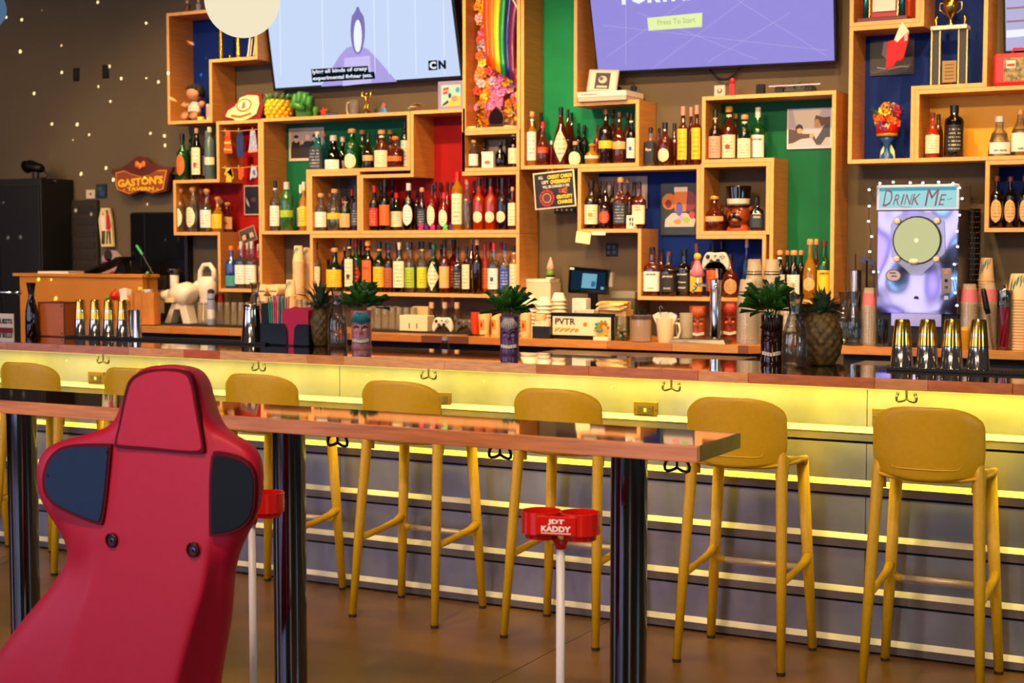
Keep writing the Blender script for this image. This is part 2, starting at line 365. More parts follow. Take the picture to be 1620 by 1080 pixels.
# ================================================================ front bar
YB, YP = 5.44, 5.64
bar = thing('bar', 'long metal-fronted bar with a glossy butcher-block top', 'bar', (-3.3, YP, 0))
ox, oy = -3.3, YP
EPOXY = mat('bar_top_epoxy', '#3a1c0c', .05, noise=.5, nscale=3, stretch=(1, 4, 1), coat=1.0, spec=.8)
BX0, BX1 = -7.6, .9
bt = box('bar_top', EPOXY, BX0 - ox, BX1 - ox, YB + .018 - oy, 6.02 - oy, 1.031, 1.07, bar)
x = BX0; rnd = random.Random(11); k = 0
BT_T = ['#c4702e', '#dc9450', '#b04c1c', '#d08844', '#bc682c', '#e0a468', '#c4581e']
while x < BX1:
    L = min(rnd.uniform(.18, .52), BX1 - x); h = rnd.choice(BT_T)
    MB().box(x - ox, x + L - .0012 - ox, YB - oy, YB + .018 - oy, 1.031, 1.07).build('stave', mat('bar_stave_' + h, h, .25, noise=.25, nscale=14, stretch=(1, 1, 6), coat=.5), bt, bevel=.0015); x += L
GALV = mat('galvanised_sheet', '#8e8c92', .42, metal=.72, noise=.22, nscale=5, bump=.02)
ALU = mat('aluminium_lit_rail', '#d8d0bc', .5, metal=.2, noise=.12, nscale=8)  # cream tone has the light on the sloped ledges painted in
DARK = mat('joint_dark', '#0a0908', .9)
box('backing', DARK, BX0 - ox, BX1 - ox, .022, .06, 0, 1.03, bar)
rails = [.042, .233, .437, .642, .845]
lev = [0] + rails + [1.028]
for r in rails:
    lo = r - .034 if r > .1 else .010
    rl = MB().prism([(BX0 - ox, .020, r + .018), (BX0 - ox, .0, r), (BX0 - ox, .007, lo), (BX0 - ox, .020, lo)], (BX1 - BX0, 0, 0)).build('rail', GALV, bar)
    MB().prism([(BX0 - ox, .0115, r + .020), (BX0 - ox, -.0035, r - .001), (BX0 - ox, .0, r - .001), (BX0 - ox, .0145, r + .018)], (BX1 - BX0, 0, 0)).build('rail_ledge', ALU, rl)
seams = [BX0, -6.2, -3.9, -1.5, BX1]
for i in range(len(rails)):
    za = rails[i] + .012; zb = (rails[i + 1] - .044) if i + 1 < len(rails) else 1.028
    for s0, s1 in zip(seams[:-1], seams[1:]):
        box('panel', GALV, s0 + .0015 - ox, s1 - .0015 - ox, .012, .020, za, zb, bar)
box('top_rail', ALU, BX0 - ox, BX1 - ox, .004, .014, 1.008, 1.018, bar)
for xx in [BX0 + .25 + .6 * i for i in range(14)]:
    MB().lathe([(.001, 0), (.006, 0), (.005, .004), (.001, .005)], 10).build('rivet', ALU, bar, (xx - ox, .011, .97), (R(90), 0, 0))
box('support_shelf', mat('ply_dark', '#2a1a0e', .7), BX0 - ox, BX1 - ox, .06, .30, .55, .57, bar)

def hook(label, x, y, z, group=None, s=1.0):
    t = thing('coat_hook', label, 'hook', (x, y, z), 0, group)
    MB().tube([(0, 0, 0), (0, 0, -.035 * s)], .0035 * s, 8).build('stem', IRON, t)
    MB().box(-.012 * s, .012 * s, -.004, .004, -.004, 0).build('plate', IRON, t)
    for sg in (-1, 1):
        pts = [(sg * s * .032 * math.sin(q * .42), 0, s * (-.035 - .012 * math.sin(q * .63) + .0006 * q * q)) for q in range(6)]
        m = MB().tube(pts, [.0042 * s] * 5 + [.0036 * s], 8); m.ball(pts[-1], .0052 * s, 8); m.build('prong', IRON, t, smooth=True)
    return t
for px, py, lb in ((163, 565, 'dark double coat hook under bar top, leftmost, above the left outlet'), (409, 577, 'dark double coat hook under bar top above the third stool'),
                   (678, 592, 'dark double coat hook under bar top between fourth stool and outlet'), (1062, 608, 'dark double coat hook under bar top right of the middle outlet'),
                   (1434, 628, 'dark double coat hook under bar top above the rightmost stool')):
    hook(lb, atY(px, py, 5.54).x, 5.54, 1.03, s=1.15)
def outlet(label, px, py):
    p = atY(px, py, YP + .012); t = thing('power_outlet', label, 'outlet', (p.x, YP + .012, p.z))
    br = mat('brass_plate', '#5a4418', .4, metal=.4)
    MB().box(-.052, .052, -.006, 0, -.033, .033).build('cover_plate', br, t, bevel=.002)
    f = MB().box(-.034, .034, -.010, -.006, -.018, .018).build('socket_face', mat('outlet_face', '#3c3018', .4), t)
    for sx in (-.022, .022):
        for dz in (-.006, .006): MB().box(sx - .005, sx + .005, -.0108, -.0099, dz - .0012, dz + .0012).build('slot', BLACK, f)
        MB().box(sx + .008, sx + .011, -.0108, -.0099, -.002, .002).build('slot', BLACK, f)
    MB().box(-.005, .005, -.0112, -.0099, -.007, .007).build('test_button', mat('btn', '#b8a888', .5), f)
    for sx in (-.045, .045): MB().lathe([(.0005, 0), (.003, 0), (.002, .0015)], 8).build('screw', IRON, t, (sx, -.006, 0), (R(90), 0, 0))
outlet('brass outlet plate on the yellow-lit bar front, beyond the narrow table end', 1022, 648)
outlet('brass outlet plate on bar front half hidden behind the fourth stool back', 698, 632)
outlet('dark outlet plate on bar front beside the second stool from the left', 153, 598)
outlet('outlet plate on bar front almost hidden behind the rightmost stool', 1402, 660)

# ================================================================ narrow drink-rail table
YT0, YT1 = 3.376, 3.681; TX0, TX1 = -4.9, -1.302
tb = thing('narrow_table', 'long narrow standing table with resin top on dark pipe legs', 'table', (-3, 3.53, 0))
TOP = mat('resin_top', '#2a140c', .06, noise=.6, nscale=9, stretch=(1, 2, 1), coat=1.0, spec=.8)
tt = box('table_top', TOP, TX0 + 3, TX1 - .006 + 3, YT0 + .02 - 3.53, YT1 - 3.53, 1.031, 1.07, tb)
MB().box(TX0 + 3, TX1 + 3, YT0 - 3.53, YT0 + .02 - 3.53, 1.031, 1.07).build('front_stave', mat('table_edge', '#cf8250', .3, noise=.3, nscale=6, stretch=(1, 1, 14), coat=.5), tt, bevel=.002)
for i, h in enumerate(['#3a1d14', '#2c1712', '#46241a', '#30201c']):
    y0 = YT0 + .02 + i * (YT1 - YT0 - .02) / 4
    MB().box(TX1 - .006 + 3, TX1 + 3, y0 + .0006 - 3.53, y0 + (YT1 - YT0 - .02) / 4 - .0006 - 3.53, 1.0315, 1.0695).build('end_stave', mat('end_' + h, h, .35), tt)
PIPE = mat('blackened_pipe', '#6e7178', .10, metal=1, noise=.2, nscale=3)
for px, w_ in ((37, 46), (458, 52), (995, 58.5)):
    p = atY(px, 800, 3.53); r = w_ * mpp(px, 800, 3.53) / 2
    l = MB().lathe([(r, .012), (r, 1.031)], 40).build('leg', PIPE, tb, (p.x + 3, 0, 0)); smooth_by_angle(l.data)
    f = MB().lathe([(r + .05, 0), (r + .05, .010), (r + .004, .012), (r + .004, .03), (r, .032)], 32).build('floor_flange', PIPE, l)
for px, py, lb in ((534, 705, 'black double hook under narrow table near its middle pipe leg'), (791, 724, 'black double hook under narrow table, above the cup holder stand'), (1071, 744, 'black double hook under narrow table at its right end')):
    hook(lb, atY(px, py, 3.52).x, 3.52, 1.031, s=1.05)

# ================================================================ stools
STY = mat('stool_yellow', '#d0a006', .42, noise=.05, nscale=60, bump=.04)
ALUF = mat('foot_bar_metal', '#d4c2a4', .4, metal=.4)
def make_stool():
    t = thing('bar_stool', '', 'stool')
    # legs: near pair (y<0) carry the back
    near = [(-.200, -.195, -.171, -.118), (.200, -.195, .171, -.118)]; far = [(-.205, .195, -.165, .165), (.205, .195, .165, .165)]
    for (fx, fy, tx, ty) in near:
        o = MB().tube([(fx, fy, .012), (fx + (tx - fx) * .5, fy + (ty - fy) * .5, .40), (tx, ty, .76), (tx * .97, ty + .014, .84)], [.0165, .0215, .024, .016], 14, flat=.9).build('leg', STY, t, smooth=True)
        MB().lathe([(.016, 0), (.0172, .012)], 14, 0, (fx, fy, 0)).build('foot_cap', SHOE, o)
    for (fx, fy, tx, ty) in far:
        o = MB().tube([(fx, fy, .012), (fx + (tx - fx) * .45, fy + (ty - fy) * .45, .345), (tx, ty, .745)], [.0165, .021, .023], 14).build('leg', STY, t, smooth=True)
        MB().lathe([(.016, 0), (.0172, .012)], 14, 0, (fx, fy, 0)).build('foot_cap', SHOE, o)
    for s in (-1, 1):
        MB().tube([(s * .188, -.155, .328), (s * .188, .0, .338), (s * .188, .12, .350), (s * .187, .178, .368)], [.015, .0135, .016, .020], 12).build('side_rail', STY, t, smooth=True)
        MB().tube([(s * .187, .182, .335), (s * .165, .184, .322), (s * .145, .185, .320)], [.020, .015, .0135], 12).build('elbow', STY, t, smooth=True)
    MB().tube([(-.146, .185, .32), (.146, .185, .32)], .0125, 12).build('foot_bar', ALUF, t, smooth=True)
    # seat: dished rounded slab
    m = MB(); nx, ny = 15, 13; vs = []; 
    for j in range(ny):
        v = -1 + 2 * j / (ny - 1)
        for i in range(nx):
            u = -1 + 2 * i / (nx - 1)
            X, Y = u * math.sqrt(1 - .30 * v * v) * .205, v * math.sqrt(1 - .22 * u * u) * .185 + .02
            z = .752 - .018 * (1 - u * u) * (1 - v * v) - (.012 * max(0, v - .7) / .3) + (.012 * abs(u) ** 3 if v < .3 else .004)
            vs.append((X, Y, z))
    fs = [(j * nx + i, j * nx + i + 1, (j + 1) * nx + i + 1, (j + 1) * nx + i) for j in range(ny - 1) for i in range(nx - 1)]
    o = obj('seat', mesh('seat', vs, fs, True), STY, t); s = o.modifiers.new('solid', 'SOLIDIFY'); s.thickness = .016; s.offset = -1
    u = o.modifiers.new('sub', 'SUBSURF'); u.levels = 1; u.render_levels = 1
    # back: rounded shield, convex toward the room, hollow edge flows into near legs
    vs = []; nx, nz = 17, 15
    for j in range(nz):
        v = j / (nz - 1); z = .742 + v * .258
        hw = .192 if v < .6 else .192 * (1 - ((v - .6) / .4) ** 5 * .16)
        hw *= (.90 + .10 * min(1, v / .3))
        for i in range(nx):
            q = -1 + 2 * i / (nx - 1); X = hw * q
            zz = z - (.040 * abs(q) ** 4.5 * (v > .6) * (v - .6) / .4) + (.020 * (abs(q) ** 2) if v < .12 else 0) * (1 - v / .12 if v < .12 else 0)
            Y = -.135 - .022 * v - .050 * (1 - abs(q) ** 2.0) + .03 * abs(q) ** 3
            vs.append((X, Y, zz))
    fs = [(j * nx + i, (j + 1) * nx + i, (j + 1) * nx + i + 1, j * nx + i + 1) for j in range(nz - 1) for i in range(nx - 1)]
    o = obj('backrest', mesh('back', vs, fs, True), STY, t); s = o.modifiers.new('solid', 'SOLIDIFY'); s.thickness = .014; s.offset = 0
    u = o.modifiers.new('sub', 'SUBSURF'); u.levels = 1; u.render_levels = 1
    # raised welt outlining the lower shell
    pts = []
    for i in range(25):
        q = -1 + 2 * i / 24; X = .150 * q; v = .16 + .55 * max(0, (abs(q) - .72) / .28) ** 1.6
        z = .742 + v * .258; Y = -.135 - .022 * v - .050 * (1 - abs(X / .18) ** 2) + .03 * abs(X / .18) ** 3 - .0075
        pts.append((X, Y, z))
    MB().tube(pts, .0028, 6).build('back_welt', STY, t, smooth=True)
    for s in (-1, 1):      # shoulder gussets joining leg, back and seat
        MB().tube([(s * .168, -.110, .70), (s * .172, -.100, .775), (s * .172, -.05, .760), (s * .182, .04, .755), (s * .185, .14, .748), (s * .165, .165, .72)], [.024, .023, .016, .012, .012, .020], 10).build('seat_edge', STY, t, smooth=True)
    return t
stool = make_stool()
ST = [(-6.13, 0, 'yellow bar stool at the far left edge, only one foot in view'),
      (-5.42, 0, 'yellow bar stool whose back rises at the left edge of the photo'),
      (-4.76, 2, 'yellow bar stool mostly hidden behind the left of the red seat'),
      (-4.055, 2, 'yellow plastic bar stool just right of the red seat headrest'),
      (-3.335, 0, 'yellow bar stool above the middle of the narrow table, left of the cup holder'),
      (-2.616, 0, 'yellow bar stool directly behind the cup holder stand'),
      (-1.885, 1, 'yellow bar stool at the right end of the narrow table'),
      (-1.190, 2, 'rightmost yellow bar stool, standing clear of the narrow table')]
for k, (sx, sr, lb) in enumerate(ST):
    o = stool if k == 0 else copy_tree(stool)
    o.location = (sx, 5.40, 0); o.rotation_euler = (0, 0, R(sr)); o['label'] = lb; o['group'] = 'yellow bar stools along the bar'
# ================================================================ televisions
def tv(label, corners, lean, tail):
    """corners: pixel bottom-left, bottom-right, top-right, top-left of the outer bezel"""
    n = Vector((0, -math.cos(R(lean)), -math.sin(R(lean)))); p0 = atY(*corners[0], 7.74)
    P = lambda px, py, off=0: atP(px, py, p0 + n * off, n)
    bl, br, tr, tl = [P(*c) for c in corners]
    t = thing('television', label, 'television', bl); o = t.location
    MB().prism([q - o for q in (bl, br, tr, tl)], n * -.045).build('housing', BLACK, t, bevel=.004)
    tl_ = math.tan(R(lean)); MB().prism([(-.15, .046 - tl_ * .2, .2), (-.15, .046 - tl_ * .34, .34), (-.15, .095, .34), (-.15, .095, .2)], (.3, 0, 0)).build('wall_bracket', IRON, t, ((bl + br) / 2 - o))
    return t, P, n
def flat(name, pts, m, parent, P, off):
    q = [P(x, y, off) - parent.location for x, y in pts]
    me = mesh(name, q, [tuple(range(len(q)))]); return obj(name, me, m, parent)
def tvtext(body, a, b, h, m, parent, P, off, bold=.02, shear=0):
    """body written between pixel a and b (baseline middle), h pixels tall"""
    ax, ay = a; bx_, by = b; L = math.hypot(bx_ - ax, by - ay); ux, uy = (bx_ - ax) / L, (by - ay) / L
    fn = lambda u, v: P((ax + bx_) / 2 + u * L * ux + v * h * uy, (ay + by) / 2 + u * L * uy - v * h * ux * 1.0, off) - parent.location
    return letters(body, m, fn, parent, bold=bold, shear=shear)
t, P, n = tv('wall television with pale blue cartoon rocket on screen, upper left', [(432.5, 144.5), (733.5, 124), (707, -92), (404, -86)], 9, None)
SC1 = emis('screen_pale_blue', '#cfe0ff', .95)
scr = flat('screen', [(436, 139.5), (728.5, 119.5), (703, -88), (409, -82)], SC1, t, P, .001)
flat('picture_wing', [(508, 137), (536, 90), (548, 76), (564, 70), (582, 78), (596, 92), (628, 129)], emis('scr_lilac', '#b9aaf0', .9), t, P, .0015)
flat('picture_tail', [(542, 136), (545, 92), (585, 88), (588, 131)], emis('scr_lilac2', '#d2c8fb', .95), t, P, .002)
ell = [(566 + 11.5 * math.sin(q * math.pi / 10) * (1 if abs(math.cos(q * math.pi / 10)) < .8 or math.cos(q * math.pi / 10) < 0 else .55), 48 - 38 * math.cos(q * math.pi / 10)) for q in range(20)]
flat('picture_rocket', ell, emis('scr_violet', '#8a7fc8', .85), t, P, .0025)
flat('picture_glow', [(566 + 6.5 * math.sin(q * math.pi / 10), 57 - 26 * math.cos(q * math.pi / 10)) for q in range(20)], emis('scr_white', '#f3f7ff', 1.0), t, P, .003)
for x in (441, 508, 590, 612, 655, 700): flat('picture_streak', [(x, -60), (x + .8, -60), (x + 3.8, 118), (x + 3, 118)], emis('scr_white', '#f3f7ff', 1.0), t, P, .0022)
CAPB = emis('scr_navy', '#0c1c2c', .6)
flat('caption_box', [(492, 109.5), (582, 104), (583, 114), (592.5, 113.5), (593.5, 124.5), (494, 130.5)], CAPB, t, P, .0035)
tvtext('lying all kinds of crazy', (494, 114.5), (581, 109), 8, emis('scr_white', '', 1), t, P, .004, .03)
tvtext('experimental fighter jets.', (495, 125), (589, 119.5), 8, emis('scr_white', '', 1), t, P, .004, .03)
flat('channel_box', [(677.5, 96), (691.5, 95), (692, 110.5), (678, 111.5)], CAPB, t, P, .0035)
tvtext('C', (679.5, 103.5), (690, 103), 12, emis('scr_white', '', 1), t, P, .004, .05)
tvtext('N', (693.5, 102.5), (705.5, 102), 14, CAPB, t, P, .004, .06)
t, P, n = tv('large wall television with violet game title screen, upper right of centre', [(945.5, 118), (1324, 99.5), (1320, -128), (917, -122)], 11, None)
flat('screen', [(946.5, 113.5), (1320, 95.5), (1316, -124), (921, -118)], emis('screen_violet', '#a79cf2', .82), t, P, .001)
flat('button', [(1024, 28.5), (1111, 20), (1110.5, 42.5), (1026, 48.5)], emis('scr_lime', '#eefbb0', .95), t, P, .002)
tvtext('Press To Start', (1040, 35.5), (1100, 31), 9, emis('scr_lime2', '#c9d98a', .9), t, P, .0028)
tvtext('FORTNITE', (983, -7), (1128, -17), 30, emis('scr_white', '', 1), t, P, .002, .05)
for (x0, y0, x1, y1) in ((960, 90, 1100, -10), (1030, 110, 1190, -10), (1120, 98, 1250, 20), (1010, 20, 1200, 95), (1150, -10, 1310, 90), (955, 40, 1310, 80), (990, -10, 990, 105)):
    L = math.hypot(x1 - x0, y1 - y0); nx_, ny_ = -(y1 - y0) / L * .35, (x1 - x0) / L * .35
    flat('grid_line', [(x0 + nx_, y0 + ny_), (x1 + nx_, y1 + ny_), (x1 - nx_, y1 - ny_), (x0 - nx_, y0 - ny_)], emis('scr_line', '#c3bcfa', .85), t, P, .0015)
t, P, n = tv('wall television cut off by the right edge of the photo', [(1588, 84), (1900, 70), (1900, -180), (1584, -170)], 4, None)
flat('screen', [(1591.5, 80.5), (1890, 66), (1890, -170), (1588, -160)], emis('screen_lilac', '#c9c2ee', .85), t, P, .001)
for y in (12, 33, 55): flat('picture_band', [(1592, y), (1700, y - 8), (1700, y - 5), (1592, y + 3)], emis('scr_brown', '#b08a78', .8), t, P, .0015)
flat('picture_band', [(1592, 60), (1700, 50), (1700, 40), (1592, 48)], emis('scr_white', '', 1), t, P, .0016)
cb = thing('cable', 'black cable looping below the violet-screen television', 'cable', atY(1120, 108, 7.78))
c0 = cb.location
MB().tube([atY(x, y, 7.80) - c0 for x, y in ((1118, 100), (1124, 112), (1134, 122), (1142, 126), (1152, 125), (1162, 118), (1172, 106), (1176, 96))], .006, 8).build('wire', BLACK, cb, smooth=True)

# ================================================================ pendant globes
for px, py, d, lb in ((383, 0, 118, 'glowing white globe lamp hanging at the top, left of centre'), (-24, 14, 66, 'pale globe lamp cut off by the top left corner')):
    Yg = 4.3; p = atY(px, py, Yg); r = d / 2 * mpp(px, py, Yg)
    t = thing('pendant_lamp', lb, 'lamp', p)
    g = MB().ball((0, 0, 0), r, 40).build('globe', emis('globe_glow', '#fbeecb', .93) if px > 0 else emis('globe_glow_blue', '#6f93b8', .5), t, smooth=True)
    MB().lathe([(.05, r * .96), (.05, r + .04), (.03, r + .06)], 20).build('cap', IRON, t)
    MB().tube([(0, 0, r + .05), (0, 0, 4.4 - p.z)], .006, 8).build('stem', IRON, t)

# ================================================================ red racing seat
def P2(cx, cy): return cx / 2, 540 + cy / 2
REDP = mat('red_seat_plastic', '#c01030', .5, noise=.04, nscale=40, bump=.06, spec=.35)
YQ = 2.55
seat = thing('racing_seat', 'crimson plastic racing simulator seat seen from behind, bottom left', 'seat', (atY(240, 900, YQ).x, YQ, .25)); so = seat.location
rows = [  # y, L, Lc, Rc, R, side dx, edge depth
    (74, 505, 520, 545, 560, 20, .10), (80, 462, 500, 580, 596, 40, .06), (96, 432, 480, 600, 622, 50, .05), (130, 408, 450, 608, 640, 55, .05), (180, 388, 415, 622, 652, 58, .05),
    (230, 372, 392, 634, 664, 62, .05), (268, 352, 376, 645, 682, 66, .05), (290, 285, 362, 655, 712, 64, .045), (312, 190, 355, 660, 755, 62, .04), (335, 138, 352, 662, 800, 46, .04), (375, 112, 348, 664, 826, 30, .04),
    (430, 106, 342, 664, 836, 22, .04), (480, 114, 332, 664, 832, 22, .04), (530, 136, 320, 664, 820, 24, .04), (580, 172, 312, 662, 796, 28, .04), (625, 200, 306, 660, 768, 32, .045),
    (670, 214, 300, 656, 748, 34, .05), (720, 200, 294, 652, 738, 30, .06), (790, 145, 278, 642, 736, 26, .075), (860, 84, 246, 620, 733, 24, .09), (930, 26, 226, 600, 722, 24, .10), (1010, -30, 205, 578, 708, 24, .11), (1100, -70, 182, 555, 695, 24, .12), (1300, -130, 150, 520, 680, 24, .13)]
vs = []; NC = 11
for (y, L, Lc, Rc, Rr, sd, ed) in rows:
    lean = (y - 600) / 1300 * .14; low = y > 640; ed = ed * (1.5 if y > 700 else 1); kk = .5 if low else .0; cz = 5
    for k, (x, d) in enumerate(((L - 4, ed + .10), (L, ed * .62), ((L + Lc) / 2, ed * .42 if low else .012), (Lc - cz, .006 if low else .002), (Lc + cz, -.003), ((Lc + Rc) / 2, -.006), (Rc - cz, -.003), (Rc + cz, .006 if low else .002), ((Rc + Rr) / 2, ed * .42 if low else .012), (Rr, ed * .55), (Rr + sd, ed + .12))):
        vs.append(atY(*P2(x, y), YQ + lean * -.6 + d) - so)
fs = [(j * NC + i, j * NC + i + 1, (j + 1) * NC + i + 1, (j + 1) * NC + i) for j in range(len(rows) - 1) for i in range(NC - 1)]
fs.append(tuple(range(NC))[::-1])
# back skin of the shell, closing it
nb = len(vs)
for j in range(len(rows)):
    a, b = vs[j * NC], vs[j * NC + NC - 1]; m_ = (a + b) / 2 + Vector((0, .02, 0)); vs.append(m_)
for j in range(len(rows) - 1):
    fs.append((j * NC, (j + 1) * NC, nb + j + 1, nb + j)); fs.append((j * NC + NC - 1, nb + j, nb + j + 1, (j + 1) * NC + NC - 1))
me = mesh('shell', vs, fs, True); o = obj('shell', me, REDP, seat); u = o.modifiers.new('sub', 'SUBSURF'); u.levels = 2; u.render_levels = 2
# raised headrest panel and its groove
def outline(pts, it=2):
    for _ in range(it):
        q = []
        for i in range(len(pts)):
            a, b = pts[i], pts[(i + 1) % len(pts)]
            q += [(a[0] * .75 + b[0] * .25, a[1] * .75 + b[1] * .25), (a[0] * .25 + b[0] * .75, a[1] * .25 + b[1] * .75)]
        pts = q
    return pts
def yseat(cy): return YQ - (cy - 600) / 1300 * .14 * .6
def plate(name, pts, m, d0, th, bev):
    q = [atY(*P2(x, y), yseat(y) + d0) - so for x, y in outline(pts)]
    return MB().prism(q, (0, th, 0)).build(name, m, seat, bevel=bev, seg=3)
HP = [(420, 118), (470, 96), (540, 92), (588, 104), (604, 140), (618, 230), (638, 330), (634, 350), (560, 346), (470, 336), (376, 330), (366, 322), (384, 250), (402, 160)]
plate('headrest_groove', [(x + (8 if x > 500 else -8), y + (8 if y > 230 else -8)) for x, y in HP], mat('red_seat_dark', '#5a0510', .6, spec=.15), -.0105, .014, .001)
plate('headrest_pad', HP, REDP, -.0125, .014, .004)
NAVY = mat('navy_insert', '#0c2a4a', .6, noise=.1, nscale=60, spec=.3); DKI = mat('black_insert', '#03100e', .6, spec=.2)
LI = [(340, 334), (342, 336), (320, 568), (300, 568), (240, 545), (170, 512), (142, 470), (142, 420), (160, 370), (200, 338), (260, 334)]
RI = [(668, 360), (700, 362), (760, 378), (796, 410), (802, 470), (796, 540), (772, 580), (720, 602), (672, 606), (666, 604)]
grow = lambda pts, k: [((x - sum(p[0] for p in pts) / len(pts)) * k + sum(p[0] for p in pts) / len(pts), (y - sum(p[1] for p in pts) / len(pts)) * k + sum(p[1] for p in pts) / len(pts)) for x, y in pts]
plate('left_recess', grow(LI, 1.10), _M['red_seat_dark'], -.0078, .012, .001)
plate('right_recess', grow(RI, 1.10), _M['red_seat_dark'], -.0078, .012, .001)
a = plate('left_insert', LI, NAVY, -.0105, .012, .001); b = plate('right_insert', RI, DKI, -.0105, .012, .001)
a['label'] = 'dark blue insert plate'; b['label'] = 'black insert plate'
for x, y in ((338, 350), (153, 424)): MB().lathe([(.0005, 0), (.0045, 0), (.003, .002)], 12).build('screw', BLACK, a, atY(*P2(x, y), yseat(y) - .0092) - so, (R(90), 0, 0))
for x, y in ((356, 628), (613, 658)):
    p = atY(*P2(x, y), yseat(y) - .004) - so
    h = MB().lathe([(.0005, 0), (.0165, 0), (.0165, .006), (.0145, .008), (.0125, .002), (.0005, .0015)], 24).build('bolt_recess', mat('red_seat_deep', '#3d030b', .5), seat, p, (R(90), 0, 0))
    MB().lathe([(.0005, .002), (.0062, .002), (.006, .006), (.003, .0065), (.0028, .003), (.0005, .003)], 12).build('bolt', mat('bolt_blue', '#4a5a6a', .3, metal=1), h, (.004, 0, 0))
MB().box(-.20, .22, .12, .42, 0, .03).build('seat_pan', REDP, seat, (0, 0, .10), bevel=.01)
MB().box(-.20, .22, .0, .44, -.25, -.21).build('base_frame', BLACK, seat)
for sx in (-.18, .20):
    MB().tube([(sx, .10, -.21), (sx, .12, .10)], .018, 10).build('post', BLACK, seat)
    MB().tube([(sx, .40, -.21), (sx, .38, .10)], .018, 10).build('post', BLACK, seat)

# ================================================================ cup holder stands
RK = mat('red_gloss', '#d01808', .22, coat=.5); PVC = mat('white_pipe', '#d9d3cc', .35)
def caddy(label, px, py, Y, facing, txt=True):
    """px, py: pixel of the middle of the cup rings' rim"""
    p = atY(px, py, Y); s = mpp(px, py, Y)
    t = thing('cup_holder_stand', label, 'cup holder', (p.x, Y, 0), facing); z = p.z
    MB().tube([(0, 0, .03), (0, 0, z - .06)], .0105, 16).build('pole', PVC, t, smooth=True)
    MB().lathe([(.12, 0), (.12, .008), (.02, .03), (.012, .04)], 32).build('floor_base', RK, t)
    r = .048
    for sx in (-1, 1):
        c = (sx * .047, 0, 0)
        q = MB().lathe([(r * .62, z - .062), (r * .80, z - .060), (r * .84, z - .050), (r, z - .046), (r, z + .006), (r - .0025, z + .006), (r - .0025, z - .044), (r * .78, z - .048), (r * .78, z - .056), (.004, z - .056)], 32, 0, c)
        o = q.build('cup_ring', RK, t); smooth_by_angle(o.data)
    fp = MB().box(-.048, .048, -.052, -.044, z - .044, z + .001).build('front_plate', RK, t, bevel=.002)
    MB().lathe([(.012, z - .085), (.016, z - .07), (.03, z - .056)], 20).build('collar', RK, t)
    if txt:
        wt = mat('print_white', '#f2e6dc', .5)
        letters('JDT', wt, lambda u, v: Vector((u * .040, -.0525, z - .012 + v * .014)), fp, bold=.05)
        letters('KADDY', wt, lambda u, v: Vector((u * .072, -.0525, z - .028 + v * .014)), fp, bold=.05)
        MB().box(-.036, .036, -.0524, -.052, z - .0395, z - .0375).build('underline', wt, fp)
    return t
caddy('red double cup holder on white pole in front of the narrow table', 887, 812, 3.22, R(14))
caddy('red double cup holder on white pole mostly hidden behind the red seat', 398, 780, 3.27, R(6), False)
# ================================================================ bottles
GC = {  # word: (material, describing words)
    'clear': (lambda: glass('g_clear', '#f2f6f2', .03, '#c8ccc8'), 'clear'), 'green': (lambda: glass('g_green', '#2a6a2a', .5, '#0f5a20'), 'green'),
    'dgreen': (lambda: mat('g_dgreen', '#0a1c0c', .08, coat=.5), 'dark green'), 'lgreen': (lambda: glass('g_lgreen', '#8fc48a', .35, '#4c8a50'), 'pale green'),
    'teal': (lambda: glass('g_teal', '#3aa0a0', .45, '#0f7c84'), 'teal'), 'grey': (lambda: mat('g_grey', '#49605c', .25), 'matt grey-green'),
    'black': (lambda: mat('g_black', '#060504', .08, coat=.5), 'near-black'), 'brown': (lambda: mat('g_brown', '#1e0a03', .08, coat=.5), 'dark brown'),
    'amber': (lambda: glass('g_amber', '#9a4208', .62, '#5c1e03'), 'amber'), 'gold': (lambda: glass('g_gold', '#e0a83a', .4, '#c98a1c'), 'golden'),
    'red': (lambda: glass('g_red', '#8a0606', .6, '#7a0808'), 'deep red'), 'orange': (lambda: glass('g_orange', '#d8480a', .6, '#b43206'), 'red-orange'),
    'purple': (lambda: mat('g_purple', '#1c0a1c', .1, coat=.5), 'dark purple'), 'blue': (lambda: glass('g_blue', '#1a5ab0', .6, '#0d3f8c'), 'blue'),
    'white': (lambda: mat('g_white', '#ddd6c8', .3), 'white')}
CC = {'black': '#0c0b0b', 'red': '#b80d0d', 'white': '#d8d0c0', 'cork': '#c08a50', 'gold': '#b88a2a', 'silver': '#b8b6b0', 'pink': '#d88a78', 'orange': '#e06a10', 'blue': '#12305a', 'green': '#0f5a34', 'brown': '#5a2410', 'amber': '#d89a30', 'cream': '#e0c89a', 'teal': '#2a6a68'}
LC = {'cream': '#e6d6b0', 'white': '#e4ded2', 'yellow': '#e8b818', 'orange': '#e0641a', 'red': '#c01a14', 'black': '#121010', 'green': '#9ab81c', 'lime': '#c8c81c', 'pink': '#dc9a80', 'brown': '#a8562a', 'blue': '#163a9a', 'silver': '#a8a8a0', 'tan': '#d8a86a', 'teal': '#2f8f90', 'dark': '#1d2a38'}
